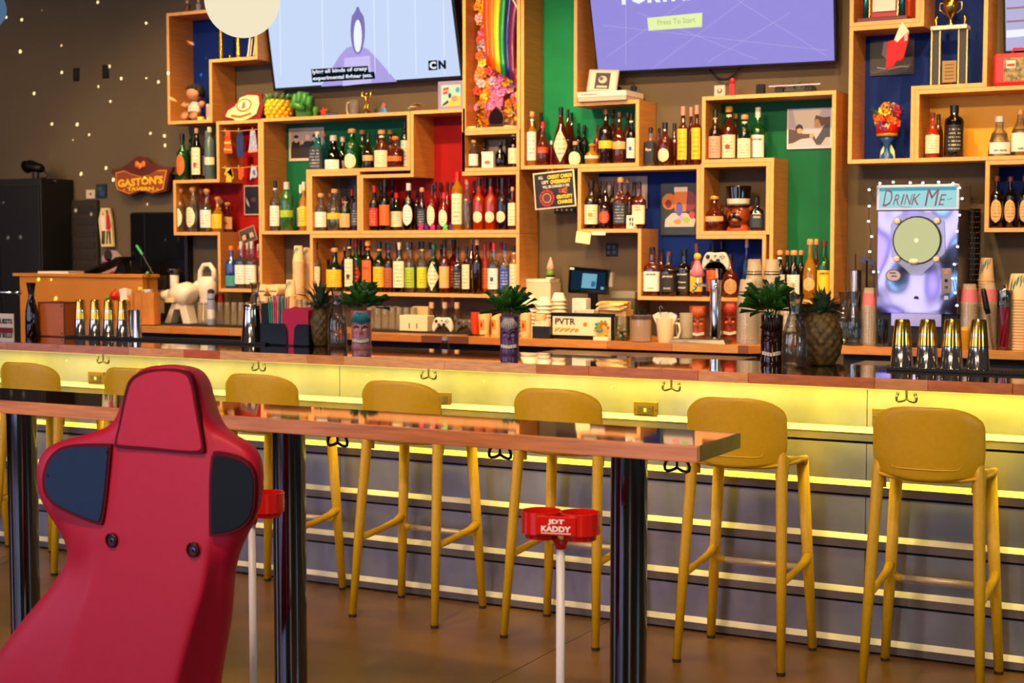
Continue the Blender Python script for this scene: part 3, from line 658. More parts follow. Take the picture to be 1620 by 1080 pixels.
SHAPES = {  # (radius share, height share) pairs, squareness
    'wine': ([(.93, 0), (1, .015), (1, .60), (.93, .66), (.6, .72), (.36, .77), (.33, .80), (.31, .96), (.36, .965), (.36, 1)], 0),
    'slim': ([(.93, 0), (1, .015), (1, .56), (.92, .64), (.66, .74), (.45, .82), (.38, .88), (.36, 1)], 0),
    'spirit': ([(.93, 0), (1, .02), (1, .60), (.95, .66), (.72, .71), (.42, .75), (.36, .79), (.34, 1)], 0),
    'square': ([(.90, 0), (.98, .02), (.98, .62), (.90, .67), (.55, .71), (.36, .75), (.33, .80), (.32, 1)], 4.5),
    'round': ([(.80, 0), (.95, .04), (1, .25), (1, .40), (.94, .50), (.75, .60), (.45, .68), (.32, .74), (.30, 1)], 0),
    'squat': ([(.86, 0), (.98, .04), (1, .30), (.97, .46), (.78, .58), (.45, .66), (.32, .72), (.30, 1)], 0),
    'cone': ([(.98, 0), (1, .02), (.92, .35), (.68, .62), (.42, .72), (.36, .76), (.36, 1)], 0),
    'tall': ([(.95, 0), (1, .01), (1, .74), (.90, .80), (.52, .85), (.42, .88), (.40, 1)], 0),
    'jug': ([(.95, 0), (1, .02), (1, .42), (.98, .50), (.80, .62), (.50, .74), (.34, .84), (.30, 1)], 0)}
SHW = {'wine': 'wine-type', 'slim': 'slender', 'spirit': 'straight-sided', 'square': 'square', 'round': 'bellied', 'squat': 'squat round', 'cone': 'cone-shaped', 'tall': 'tall cylindrical', 'jug': 'sloping'}
LW = {'r': '', 'o': 'oval ', 'd': 'diamond ', 'b': 'narrow ', 'c': 'round ', 't': 'tall '}
ORD = ['leftmost', 'second', 'third', 'fourth', 'fifth', 'sixth', 'seventh', 'eighth', 'ninth', 'tenth', 'eleventh', 'twelfth', 'thirteenth', 'fourteenth', 'fifteenth', 'sixteenth', 'seventeenth', 'eighteenth', 'nineteenth', 'twentieth']
def ordinal(i):
    if i < 20: return ORD[i]
    return ('twenty-' if i < 29 else 'thirty-') + ['first', 'second', 'third', 'fourth', 'fifth', 'sixth', 'seventh', 'eighth', 'ninth', 'tenth'][(i - 20) % 10] if i not in (29,) else 'thirtieth'
def patch(rad, sq, z0, z1, half, form, off=.0009):
    """label wrapped on the bottle's front"""
    nu, nv = 8, 10 if form in 'odc' else 1; vs = []; fs = []
    for j in range(nv + 1):
        v = j / nv; k = 1
        if form in 'oc': k = math.sqrt(max(0, 1 - (2 * v - 1) ** 2)); 
        if form == 'd': k = 1 - abs(2 * v - 1)
        k = max(k, .02)
        for i in range(nu + 1):
            a = -math.pi / 2 + (2 * i / nu - 1) * half * k; q = 1
            if sq: q = 1 / (abs(math.cos(a)) ** sq + abs(math.sin(a)) ** sq) ** (1 / sq)
            vs.append(((rad * q + off) * math.cos(a), (rad * q + off) * math.sin(a), z0 + (z1 - z0) * v))
    for j in range(nv):
        for i in range(nu): fs.append((j * (nu + 1) + i, j * (nu + 1) + i + 1, (j + 1) * (nu + 1) + i + 1, (j + 1) * (nu + 1) + i))
    return vs, fs
CAPF = {'black': .13, 'white': .10}
def bottle(label, x, y, z, rad, h, shape, gl, cap, lab, text, group, rz=0):
    prof, sq = SHAPES[shape]; t = thing('bottle', label, 'bottle', (x, y, z), rz, group)
    capf = .15 if cap in ('red', 'pink', 'white', 'black', 'blue', 'silver') else .10
    top = 1 - capf * .5
    pr = [(r * rad, min(zz, 1) * h * top) for r, zz in prof]
    b = MB().lathe(pr, 24 if sq else 18, sq).build('glass_body', GC[gl][0](), t); smooth_by_angle(b.data, 50)
    if gl == 'clear' or gl == 'lgreen':
        liq = [(r * rad * .93, zz * h * top + (.003 if zz == 0 else 0)) for r, zz in prof if zz <= .62]
        if liq and lab and len(lab) > 2 or gl == 'clear':
            MB().lathe(liq, 16, sq).build('liquid', glass('liq_clear', '#f0f0e4', .04, '#c8c8b0') if gl != 'lgreen' else glass('liq_green', '#9cc89a', .2), t, smooth=True)
    rn = prof[-1][0] * rad * 1.12; zc = h * (1 - capf)
    if cap in ('cork', 'gold', 'amber', 'cream', 'orange') and shape in ('squat', 'round', 'spirit', 'square'):
        pc = [(rn * .9, h * .90), (rn * 1.35, h * .905), (rn * 1.4, h * .96), (rn * 1.1, h)]
    elif cap == 'ball': pc = [(rn * .8, h * .86), (rn * 1.0, h * .88), (rn * 1.5, h * .92), (rn * 1.6, h * .95), (rn * 1.1, h * .985), (rn * .3, h)]
    else: pc = [(rn, zc), (rn * 1.02, zc + .001), (rn, h - .001), (rn * .85, h)]
    hexc = CC['cork'] if cap == 'ball' else CC[cap]
    MB().lathe(pc, 14).build('cap', plain(hexc, .35), t, smooth=False)
    if lab and lab != '-':
        cname, form = lab.split('.')
        zr = {'r': (.10, .50), 't': (.10, .62), 'o': (.10, .55), 'd': (.05, .62), 'b': (.28, .42), 'c': (.12, .38), 'l': (.06, .30)}[form]
        half = {'r': 1.15, 't': 1.0, 'o': .85, 'd': 1.2, 'b': 1.4, 'c': .85, 'l': 1.15}[form]
        zm = (zr[0] + zr[1]) / 2; rr = rad * max(.9, 1.0 if shape not in ('cone',) else .98)
        if shape == 'cone': zr = (.06, .34)
        if form == 'c': dz = rad * .95 / h; zr = (zm - dz, zm + dz)
        vs, fs = patch(rr if shape not in ('round', 'squat') else rr * 1.005, sq, zr[0] * h, zr[1] * h, half, 'r' if form in 'rtbl' else form)
        if form == 'l': form = 'r'
        ink = {'cream': '#5a3a1c', 'white': '#4a3a34', 'black': '#c8c0b0', 'yellow': '#8a3a10', 'dark': '#b0b4b8', 'blue': '#c8c8e0', 'red': '#e8b860', 'brown': '#4a1c08'}.get(cname, '#4a2410')
        lo = obj('label', mesh('label', vs, fs, True), label_mat(LC[cname], ink if not text else LC[cname], 7), t)
        lo['label'] = cname + ' paper label'
        if text:
            for k, (s, colr, zc_, wd, ht) in enumerate(text):
                m = plain(colr, .5); q = rr + .0022
                if sq: fn = lambda u, v, zc_=zc_, wd=wd, ht=ht: Vector((u * wd * rad * 2, -q * 1.0, h * (zc_ + v * ht)))
                else: fn = lambda u, v, zc_=zc_, wd=wd, ht=ht: Vector((q * math.sin(u * wd * 2), -q * math.cos(u * wd * 2), h * (zc_ + v * ht)))
                letters(s, m, fn, lo, bold=.03)
        elif form in 'rt' and cname in ('cream', 'white', 'tan') and (int(x * 1000) % 3 == 0):
            vs, fs = patch(rr, sq, (zr[0] + .14) * h, (zr[0] + .24) * h, .35, 'o', .0014)
            obj('label_seal', mesh('seal', vs, fs, True), plain(random.choice(['#b8241a', '#2a4a8a', '#b8862a', '#1c1c1c']), .5), lo)
        if shape in ('wine', 'spirit', 'slim') and form in 'rt' and int(x * 700) % 2:
            vs, fs = patch(prof[-1][0] * rad, 0, h * .82, h * .86, 2.2, 'r', .0012); obj('neck_label', mesh('neck', vs, fs, True), plain(LC[cname], .6), t)
    return t
TXT = {'AVERNA': [('AVERNA', '#b01010', .47, .62, .05)], 'JIM': [('JIM BEAM', '#241410', .44, .6, .05), ('BOURBON', '#6a3a20', .16, .42, .03)], 'JACK': [("JACK DANIEL'S", '#d8d4c8', .46, .62, .045), ('Tennessee', '#d8d4c8', .30, .5, .04), ('WHISKEY', '#d8d4c8', .18, .5, .04)],
       'JAMESON': [('JAMESON', '#2a1a10', .44, .66, .05)], 'ELIJAH': [('ELIJAH', '#d8c8a0', .50, .55, .06), ('CRAIG', '#d8c8a0', .41, .5, .06)], 'GIN': [('GIN', '#3a3020', .16, .36, .05)],
       'MARE': [('GIN MARE', '#3a3530', .14, .6, .045)], 'CYNAR': [('CYNAR', '#e8c020', .3, .5, .07)], 'BUSH': [('OLD OAK', '#30241a', .3, .5, .04)], 'FAMOUS': [("FERNET", '#5a2408', .3, .5, .04)], 'ARDBEG': [('LAPHROAIG', '#2a2420', .42, .66, .04)], 'RAMAZ': [('FIORENTE', '#b02014', .36, .5, .05)],
       'APEROL': [('APEROL', '#e8c040', .5, .5, .045)], 'FOUR': [('WILD', '#3a2a1c', .46, .5, .04), ('TURKEY', '#3a2a1c', .40, .6, .04)], 'BULL': [('BULLEIT', '#3a1208', .2, .5, .05)], 'LONDON': [('DRY GIN', '#d8d0b8', .5, .6, .04)], 'RYE': [('Rye', '#c8c0b0', .42, .5, .09)], 'MALT': [('SINGLE MALT', '#3a2a18', .42, .6, .03)], 'RMOR': [("MONKEY", '#b01818', .16, .5, .05)], 'JIMB': [('JIM BEAM', '#d8c8b0', .44, .6, .05), ('BLACK', '#d8c8b0', .18, .42, .04)]}
TXT.pop('BUSH'); TXT.pop('LONDON'); TXT.pop('FAMOUS'); TXT.pop('RAMAZ'); TXT.pop('APEROL'); TXT.pop('RMOR')
def shelf_row(where, zpx, spec, cat_group, zoff=BT):
    """spec lines: px top width shape glass cap label row [text]"""
    items = [l.split() for l in spec.strip().splitlines()]
    items.sort(key=lambda q: float(q[0]))
    placed = []
    for i, q in enumerate(items):
        px, top, wd = float(q[0]), float(q[1]), float(q[2]); row = int(q[7]); tx = TXT.get(q[8]) if len(q) > 8 else None
        Y = YS + (.062 if row == 0 else .165 if row == 1 else .115)
        rad = wd * 1.12 * mpp(px, 350, Y) / 2; x = atY(px, 350, Y).x
        zt = atY(px, top, Y).z; h = max(.08, zt - zpx)
        if row == 0 and len(q) > 3: Y = YS + max(.045, rad + .012)
        Y0 = Y
        for _ in range(40):
            bad = [p for p in placed if math.hypot(p[0] - x, p[1] - Y) < p[2] + rad + .001]
            if not bad or Y + rad > YW - .012: break
            Y += .006; x = atY(px, 350, Y).x
        placed.append((x, Y, rad))
        desc = f"{GC[q[4]][1]} {SHW[q[3]]} bottle"
        capn = 'ball stopper' if q[5] == 'ball' else q[5] + ' cap'
        if q[6] != '-':
            cn, fm = q[6].split('.'); lb = f"{desc}, {capn}, {LW.get(fm, '')}{cn} label, {ordinal(i)} from left {where}"
        else: lb = f"{desc} with {capn}, {ordinal(i)} from left {where}"
        lb = lb.replace('leftmost from left', 'leftmost')
        lb = ' '.join(lb.split()[:16]) if len(lb.split()) > 16 else lb
        bottle(lb, x, Y, zpx + .0005, rad, h, q[3], q[4], q[5], q[6], tx, cat_group, R(random.uniform(-10, 10) + 12))
zb = T2[2] + .0
shelf_row('above tequilas', T2[2], '''
292 212 17 wine green black orange.o 0
303 213 13 wine green green - 1
315.5 203 15 slim black cork cream.t 0
329 207 13 slim black silver white.r 1
336 201 15 tall grey cream cream.b 0''', 'bottles on the red shelf ledge')
shelf_row('in tequila cell', T2[1] + BT, '''
287 298 18 jug clear ball cream.o 0
302 298 13 jug clear ball - 1
307 295 19 jug clear ball cream.o 0
319 297 13 jug clear ball - 1
329 298 19 round clear ball white.r 0
345 311 18 squat gold ball yellow.r 0
350 315 14 squat amber ball tan.r 1
360 319 17 squat amber ball tan.r 0''', 'tequila bottles in the far left cell')
shelf_row('at foot of red shelf', T2[0] + BT, '''
368 389 15 square blue orange teal.l 0
379 389 11 square blue orange - 1
383.5 382 16 square clear silver white.r 0
391 384 11 square clear silver - 1
400 382 16 square clear silver white.r 0
408 386 9 square clear silver white.r 1''', 'bottles at the foot of the red shelf')
shelf_row('below group photo shelf top', P3z[1] + BT * 0, '''
504 208 22 square teal silver dark.t 0
514 210 13 square teal cork - 1
528 214 25 cone black silver white.r 0
543 216 17 cone black silver white.r 1
558 204 22 spirit green cork cream.c 0
574 206 14 spirit green cork - 1
585.5 211 15 round brown black tan.b 0
597 211 12 round black black - 1
605.5 206 21 spirit amber cork cream.r 0
618 206 14 spirit amber cork - 1
627 216 21 square amber orange orange.b 0 BULL
641 191 12 tall dgreen black white.t 0''', 'bottles in the green shelf upper row')
shelf_row('in lower left green cell', P3z[0] + BT, '''
438.5 286 15 spirit clear black white.r 0
454 288 19 tall lgreen silver green.b 0
476 292 11 spirit clear white white.r 1
483.5 288 13 spirit gold white yellow.r 0''', 'vodka bottles in the green shelf')
shelf_row('in small open box', zq + BT, '''
510 306 18 spirit clear cork white.r 0
522 306 11 spirit clear cork - 1
530.5 299 21 round clear cork yellow.b 0
543 312 11 spirit red red red.r 1
549 311 17 spirit dgreen black tan.r 0
557 300 10 wine black red - 1
565 293 13 spirit purple black dark.r 0''', 'bottles in the small open box')
shelf_row('on red middle shelf', zq + BT, '''
595 294 15 spirit black red red.r 0
603 290 11 wine black black - 1
611.5 284 16 wine black black orange.r 0
621 284 13 wine black black - 1
627.5 304 21 squat dgreen red cream.r 0
648.5 290 18 spirit black white white.o 0
660 300 11 wine black black - 1
670 297 14 round purple cork dark.r 0
684 293 15 spirit red black cream.o 0
689 288 11 wine red black - 1
697 288 11 wine red black - 1
705 305 16 spirit red red cream.o 0
708 288 11 wine red black - 1
716 288 11 wine red black - 1
726 272 17 tall gold red cream.t 0
741 284 13 slim clear cork - 0
750 286 11 slim amber black - 1
760 282 17 wine orange black cream.c 0
769 282 12 wine red black pink.b 1
778.5 282 17 wine orange black cream.c 0
788 282 12 wine red black pink.b 1
797 282 17 wine purple black cream.c 0
806 282 11 wine purple black - 1
813 296 11 square amber cork cream.t 0''', 'bottles on the red middle shelf')
shelf_row('on long low shelf', ZH + BT, '''
502 383 14 spirit clear black cream.r 0
514 379 14 wine black black - 1
529 392 24 round dgreen cork yellow.r 0
545 389 12 wine black gold - 1
555 378 14 wine dgreen black cream.t 0
563 378 17 wine green red red.d 0
570 379 12 wine dgreen black - 1
577 378 12 wine dgreen red - 1
584 381 17 spirit black amber orange.t 0 AVERNA
600 382 18 wine dgreen black yellow.r 0
612 384 13 wine dgreen black - 1
617 385 15 spirit brown blue brown.r 0
628 385 10 wine black black - 1
634 383 16 square black white cream.t 0
645 383 11 spirit clear white - 1
651.5 383 15 spirit clear black green.r 0
664 382 12 spirit clear black - 1
670 382 15 spirit clear black lime.r 0
680 383 12 spirit clear black - 1
686 386 18 wine dgreen green cream.d 0
698 386 12 wine dgreen green - 1
705.5 379 15 spirit amber black tan.r 0 CYNAR
718 379 16 wine red black red.r 1
726 390 12 square brown black black.r 0
738 390 13 spirit brown black cream.t 0
746 378 12 slim amber amber white.b 1
757 379 15 wine brown cork - 0
767 383 15 spirit orange red orange.r 0
776 383 12 wine clear red - 1
783.5 384 15 square clear red white.r 0
793 383 11 wine clear red - 1
801 385 14 square clear blue blue.r 0
813 388 12 spirit gold black cream.t 0''', 'liqueur bottles on the long low shelf')
ZP10 = gz(731, 272) + BT
shelf_row('in box under flag', ZP10, '''
752 222 14 spirit clear cork white.r 0
766 226 12 wine dgreen black - 1
794 223 17 round black black - 0
815 205 15 wine black black cream.r 0''', 'bottles in the box under the flag')
shelf_row('on tall green shelf', ZJ + BT, '''
844 177 15 spirit gold cork white.t 0
856 178 13 spirit amber black - 1
861 193 17 round amber red red.b 0
872 222 9 slim red white - 0
888.5 170 20 jug amber black cream.d 0
898 173 14 jug amber black - 1
904 177 11 jug amber black - 1
911 224 21 squat dgreen pink cream.c 0
915 195 11 wine black black - 1
924 197 12 wine black black - 1
937.5 228 20 squat gold orange cream.b 0
944 198 10 wine red brown - 1
958 173 20 spirit brown brown yellow.b 0
969 173 14 wine amber brown - 1
981 178 18 round amber brown gold.b 0
992 178 12 wine amber brown - 1
1000 180 13 wine black black white.r 0'''.replace('gold.b', 'tan.b'), 'whiskey bottles on the tall green shelf')
shelf_row('on open ledge', P13[2], '''
1030.5 202 17 square clear black black.t 0 RYE
1042 203 12 square amber black - 1
1052.5 194 20 spirit amber black cream.c 0
1066 195 14 spirit amber black - 1
1081.5 169 16 spirit amber pink yellow.t 0
1092 170 12 spirit amber pink - 1
1103 167 15 spirit amber pink yellow.t 0''', 'bottles on the open ledge')
shelf_row('in right green shelf', P15[1] + 0, '''
1132 174 18 spirit brown black pink.r 0
1152 168 21 spirit amber gold cream.r 0
1162 180 12 spirit amber gold - 1
1178 182 20 spirit dgreen cork cream.r 0
1197.5 169 20 spirit green white white.r 0 ARDBEG''', 'single malt bottles under the right television')
shelf_row('in blue zigzag shelf', P13[1] + BT, '''
937 286 20 spirit brown black cream.r 0
949 287 14 spirit brown black - 1
959 288 19 jug brown black red.c 0
969 288 13 spirit brown brown - 1
983 281 19 square amber cork dark.r 0
993 281 13 square amber cork - 1
1003 288 15 square amber black tan.r 1
1013 288 18 square amber black cream.r 0 FOUR''', 'bourbon bottles in the blue zigzag shelf')
shelf_row('beside bear jar', P14 + BT, '''
1130 310 27 squat amber gold tan.b 0
1142 322 15 squat amber brown - 1
1198.5 312 20 square black black dark.r 0 ELIJAH''', 'bottles beside the bear jar')
shelf_row('in blue lower cell', P13[0] + BT, '''
1033 391 23 square amber black white.r 0 JIM
1046 394 14 square amber black - 1
1059 398 24 square brown brown black.r 0 JIMB
1083 394 22 square black black black.r 0 JACK
1104 385 17 square amber brown yellow.r 0
1128 386 18 wine amber black orange.r 1
1142 382 13 wine black black - 1
1157 402 23 squat amber black tan.c 0
1182 378 13 spirit blue white - 1''', 'bottles in the blue lower cell')
shelf_row('at foot of green corner shelf', P15[0] + BT, '''
1236 396 17 spirit black cork white.r 0
1246 396 12 spirit black cork - 1
1258 396 19 spirit black cork white.r 0
1268 396 13 spirit black cork - 1
1283.5 378 20 round gold cork tan.c 0
1292 378 13 round amber cork - 1
1306 381 20 spirit green brown yellow.r 0 JAMESON''', 'bottles at the foot of the green corner shelf')
shelf_row('on yellow shelf', P18 + BT, '''
1474 179 20 round orange brown cream.r 0
1482 181 14 slim amber brown - 1
1507 167 27 tall black black black.t 0
1578 184 31 cone clear silver white.r 0 MARE
1611 173 27 jug clear cork white.r 0 GIN''', 'gin bottles on the yellow shelf')
shelf_row('in lower right blue shelf', P19 + BT, '''
1577 279 19 wine black brown tan.o 0
1597.5 279 19 wine black brown tan.o 0
1622 279 19 wine black brown tan.o 0''', 'dark bottles in the lower right blue shelf')
# ================================================================ helpers for props
def X(px, py, Y): return atY(px, py, Y).x
def H(px, py, Y): return atY(px, py, Y).z
def onY(px, py, Z, lo, hi): return max(lo, min(hi, atZ(px, py, Z).y))
def poly(name, pts, m, parent, y=0, th=.001):
    """flat shape in the thing's own XZ plane, th thick towards -Y"""
    return MB().prism([(x, y, z) for x, z in pts], (0, -th, 0)).build(name, m, parent)
def pic(label, cat, px0, py0, px1, py1, Y, frame, field, shapes=(), border=.06, tilt=0, th=.006, group=None):
    """flat picture: pixel corners top-left and bottom-right; shapes in 0..1 coordinates"""
    a, b = atY(px0, (py0 + py1) / 2, Y), atY(px1, (py0 + py1) / 2, Y); cx = (px0 + px1) / 2
    zt, zb_ = H(cx, py0, Y), H(cx, py1, Y); w_, h_ = b.x - a.x, zt - zb_
    t = thing('picture', label, cat, ((a.x + b.x) / 2, Y, (zt + zb_) / 2)); t.rotation_euler = (0, R(tilt), 0)
    box('frame', plain(frame, .5), -w_ / 2, w_ / 2, 0, th, -h_ / 2, h_ / 2, t, bevel=.001)
    bw = border * min(w_, h_)
    f = box('print', plain(field, .5), -w_ / 2 + bw, w_ / 2 - bw, -.001, .0005, -h_ / 2 + bw, h_ / 2 - bw, t)
    for k, (c, pts) in enumerate(shapes):
        poly('print_shape', [(-w_ / 2 + bw + (w_ - 2 * bw) * u, -h_ / 2 + bw + (h_ - 2 * bw) * v) for u, v in pts], plain(c, .5), f, -.001 - .0003 * k, .0003)
    return t, w_, h_
def circ(cx, cy, rx, ry, n=14, a0=0, a1=360): return [(cx + rx * math.cos(R(a0 + (a1 - a0) * i / n)), cy + ry * math.sin(R(a0 + (a1 - a0) * i / n))) for i in range(n + (a1 - a0 < 360))]
def person(cx, cy, s): return [(cx - .5 * s, cy - 1.2 * s), (cx + .5 * s, cy - 1.2 * s), (cx + .42 * s, cy - .1 * s), (cx + .15 * s, cy + .05 * s), (cx - .15 * s, cy + .05 * s), (cx - .42 * s, cy - .1 * s)]

# ================================================================ left end of the room
t = thing('cabinet', 'tall black cabinet against the wall at the far left', 'cabinet', (X(-60, 400, 7.53), 7.53, 0))
w_ = X(67, 400, 7.53) - t.location.x; zt = H(20, 283, 7.53)
box('body', mat('cabinet_black', '#050504', .6), 0, w_, 0, .30, 0, zt, t, bevel=.004)
for k in range(2): box('door', mat('cabinet_door', '#080706', .5), .02 + k * w_ / 2, w_ / 2 - .01 + k * w_ / 2, -.012, 0, .05, zt - .05, t, bevel=.003)
cz = zt
t = thing('projector_lamp', 'small black stage spotlight on top of the tall black cabinet', 'lamp', (X(55, 262, 7.62), 7.62, cz)); z = .06
s = mpp(55, 262, 7.5)
MB().tube([(-17 * s, 0, 20 * s), (-10 * s, 0, 22 * s), (12 * s, 0, 17 * s), (17 * s, 0, 15 * s)], [9.5 * s, 9 * s, 7.5 * s, 5 * s], 20).build('body', BLACK, t, smooth=True)
MB().tube([(-19 * s, 0, 19.5 * s), (-16 * s, 0, 20.5 * s)], 10.5 * s, 20).build('front_ring', IRON, t)
for d in (-4, 6): MB().tube([(d * s, 0, 0), (d * s, 0, 18 * s)], 2 * s, 8).build('bracket', BLACK, t)
MB().tube([(17 * s, 0, 14 * s), (26 * s, 0, 8 * s), (29 * s, 0, -.0 + 5 * s), (24 * s, 0, 1.5 * s), (8 * s, 0, 1.5 * s)], 1.0 * s, 6).build('cable', BLACK, t, smooth=True)
for px, py, lb in ((121.5, 118, 'black blank wall plate, left of two on the dotted wall'), (168, 113.5, 'black blank wall plate, right of two on the dotted wall')):
    p = atY(px, py, YW); t = thing('wall_plate', lb, 'wall plate', (p.x, YW, p.z))
    box('plate', BLACK, -.028, .028, -.008, 0, -.045, .045, t, bevel=.002); box('insert', RUBBER, -.016, .016, -.010, -.008, -.032, .032, t)
# tavern sign
Yg = YW - .09; p = atY(223, 280, Yg); s = mpp(223, 280, Yg) * 1.0
sx = (X(272, 280, Yg) - X(177, 280, Yg)) / 95
t = thing('tavern_sign', "carved brown and gold tavern sign reading GASTON'S TAVERN", 'sign', (p.x, Yg, p.z))
def sg(x, y): return ((x - 223) * sx, -(y - 280) * s)
OUT = [(175, 266), (190, 265), (203, 258), (213, 249), (221, 247), (229, 249), (239, 259), (252, 264), (273, 266), (270, 274), (267, 276), (262, 303), (241, 308), (233, 306), (226, 303), (220, 303), (213, 306), (205, 310), (185, 302), (180, 276), (176, 272)]
SIN = [(183, 272), (196, 269), (207, 274), (222, 279), (237, 277), (250, 270), (264, 270), (263, 275), (258, 300), (240, 305), (232, 302), (226, 300), (220, 300), (212, 303), (204, 306), (185, 299), (183, 290)]
MB().prism([(a, 0, b) for a, b in [sg(*q) for q in OUT]], (0, .03, 0)).build('sign_board', mat('sign_wood', '#5a1e0a', .5, noise=.2), t, bevel=.002)
poly('gold_border', [sg(*q) for q in SIN], mat('sign_gold', '#d8961e', .45), t, 0, .003)
poly('sign_field', [sg(223 + (x - 223) * .955, 287 + (y - 287) * .92) for x, y in SIN], mat('sign_amber', '#8a3e0a', .5), t, -.003, .002)
q = MB(); q.ball((0, -.006, -(263 - 280) * s), .022, 12, sy=.5); q.ball((-.028, -.005, -(260 - 280) * s), .018, 12, sy=.5, sz=1.3); q.ball((.028, -.005, -(260 - 280) * s), .018, 12, sy=.5, sz=1.3); q.build('carved_ornament', mat('sign_orn', '#d87a1a', .45), t, smooth=True)
GY = mat('sign_letter', '#f0b818', .45)
letters("GASTON'S", GY, lambda u, v: Vector((u * 72 * sx - .5 * sx, -.0062, -(287 - 280) * s + v * 13 * s + 2 * s * math.sin(u * 3))), t, bold=.05)
letters('- TAVERN -', GY, lambda u, v: Vector((u * 56 * sx, -.0062, -(298.5 - 280) * s + v * 6 * s)), t, bold=.05)
MB().box(-.05, .05, .03, .088, -.02, .02).build('standoff', BLACK, t)
# grid panel, papers, cut-out paintings
t = thing('wall_rack', 'dark gridded metal rack mounted on the wall left of the coffin-shaped painting', 'rack', (X(88, 370, YW - .03), YW - .03, H(88, 432, YW - .03)))
w_ = X(154, 370, YW - .03) - t.location.x; h_ = H(90, 317, YW - .03) - t.location.z
box('back_sheet', mat('rack_sheet', '#3a3226', .4, metal=.3), 0, w_, 0, .028, 0, h_, t)
for i in range(2):
    for j in range(6): box('slot', mat('rack_slot', '#1d1812', .6), w_ * (.10 + i * .46), w_ * (.48 + i * .46), -.006, 0, h_ * (.02 + j * .16), h_ * (.12 + j * .16), t, bevel=.002)
pic('small white card with a red mark pinned beside the blue sticker', 'card', 136, 300, 150, 314, YW - .012, '#b8ac94', '#c4b8a0', [('#a03020', circ(.55, .5, .15, .2))], tilt=0)
pic('small dark blue sticker on wall left of the tavern sign', 'sticker', 152, 291, 168, 313, YW - .012, '#0c1c1c', '#102a34', [('#1f5a4a', circ(.4, .7, .25, .15)), ('#2a3a8a', circ(.6, .3, .25, .2))])
Yg = YW - .05; p = atY(167, 360, Yg); s = mpp(167, 360, Yg)
t = thing('coffin_painting', 'cream coffin-shaped painting with two figures, on the wall above podium', 'painting', (p.x, Yg, p.z))
cf = [(-15, 12), (-9, 31), (7, 31), (12, 12), (15, -30), (-10, -30)]
MB().prism([(a * s, 0, b * s) for a, b in cf], (0, .02, 0)).build('board', plain('#d8c48c', .6), t, bevel=.001)
for c, pts in (('#e8dcc8', [(-9, 18), (-4, 20), (-1, 10), (0, -4), (-8, -5)]), ('#b01a1a', [(2, 22), (8, 20), (12, 2), (9, -5), (1, -2)]), ('#1a1210', [(-8, -5), (-5, -5), (-5, -26), (-9, -26)]), ('#1a1210', [(-4, -5), (-1, -5), (-2, -26), (-5, -26)]), ('#241410', [(2, -5), (5, -5), (4, -26), (1, -26)]), ('#241410', [(6, -5), (10, -5), (11, -26), (8, -26)]), ('#c88a6a', [(-6, 24), (-3, 24), (-3, 19), (-6, 19)]), ('#8a3020', [(1, 28), (6, 28), (7, 21), (2, 21)])):
    poly('painted_shape', [(a * s, b * s) for a, b in pts], plain(c, .6), t, -.0005, .0006)
p = atY(178, 414, Yg)
t = thing('cutout_painting', 'colourful cut-out painting half hidden behind the podium clutter', 'painting', (p.x, Yg, p.z))
MB().prism([(a * s, 0, b * s) for a, b in [(-24, -26), (26, -26), (24, -2), (12, 12), (4, 18), (-12, 18), (-22, 8)]], (0, .02, 0)).build('board', plain('#a88a84', .6), t)
for c, pts in (('#141414', circ(-9, 10, 9, 9)), ('#c02a5a', circ(-8, -4, 10, 9)), ('#1a4a8a', circ(-19, -6, 5, 7)), ('#1a1210', circ(10, 0, 10, 8)), ('#a81a2a', circ(6, -20, 14, 6))):
    poly('painted_shape', [(a * s, b * s) for a, b in pts], plain(c, .6), t, -.0005, .0006)
t = thing('equipment_case', 'tall black equipment case on the wall behind the white juicers', 'case', (X(208, 400, 7.775), 7.775, H(208, 470, 7.775)))
w_ = X(296, 400, 7.775) - t.location.x; h_ = H(208, 336, 7.775) - t.location.z
box('case_body', mat('case_black', '#060606', .35), 0, w_, 0, .06, 0, h_, t, bevel=.004)
for k in range(2): box('front_door', mat('case_door', '#0a0a0b', .2, coat=.4), w_ * (.01 + .27 * k) if k else .004, w_ * .27 if k == 0 else w_ * .99, -.012, 0, .01, h_ - .01, t, bevel=.002)
MB().tube([(w_ * .24, -.03, h_ * .35), (w_ * .24, -.03, h_ * .6)], .006, 8).build('door_handle', IRON, t)
# podium
Yp = 7.37; t = thing('host_podium', 'honey-coloured wooden podium cabinet behind the left end of the bar', 'podium', (X(32, 480, Yp), Yp, 0))
w_ = X(226, 480, Yp) - t.location.x; zt = H(120, 433, Yp)
box('front_panel', mat('podium_wood', '#c47c22', .5, noise=.1, nscale=4), 0, w_, 0, .02, .1, zt - .02, t)
box('side_panel', _M['podium_wood'], w_ - .02, w_, .02, .14, .1, zt - .02, t); box('side_panel', _M['podium_wood'], 0, .02, .02, .14, .1, zt - .02, t)
box('plinth', BLACK, .01, w_ - .01, .02, .13, 0, .1, t); box('top', _M['podium_wood'], -.05, w_ + .01, -.015, .15, zt - .02, zt, t, bevel=.002)
zp = zt
t = thing('paper_pad', 'flat white paper pad on the podium top', 'paper', (X(58, 430, Yp), Yp + .06, zp)); w_ = X(106, 430, Yp) - t.location.x
box('sheets', PAPER, 0, w_, -.05, .13, 0, .012, t); box('top_sheet', WHITE, .004, w_ + .004, -.05, .13, .012, .014, t)
t = thing('tablet_stand', 'black tilted tablet stand on the podium top', 'stand', (X(172, 425, Yp + .10), Yp + .10, zp)); s = mpp(172, 420, Yp + .2)
MB().prism([(-38 * s, -.06, .5 * s), (34 * s, -.06, 24 * s), (34 * s, -.06, 27 * s), (-38 * s, -.06, 4 * s)], (0, .16, 0)).build('tablet', BLACK, t, bevel=.002)
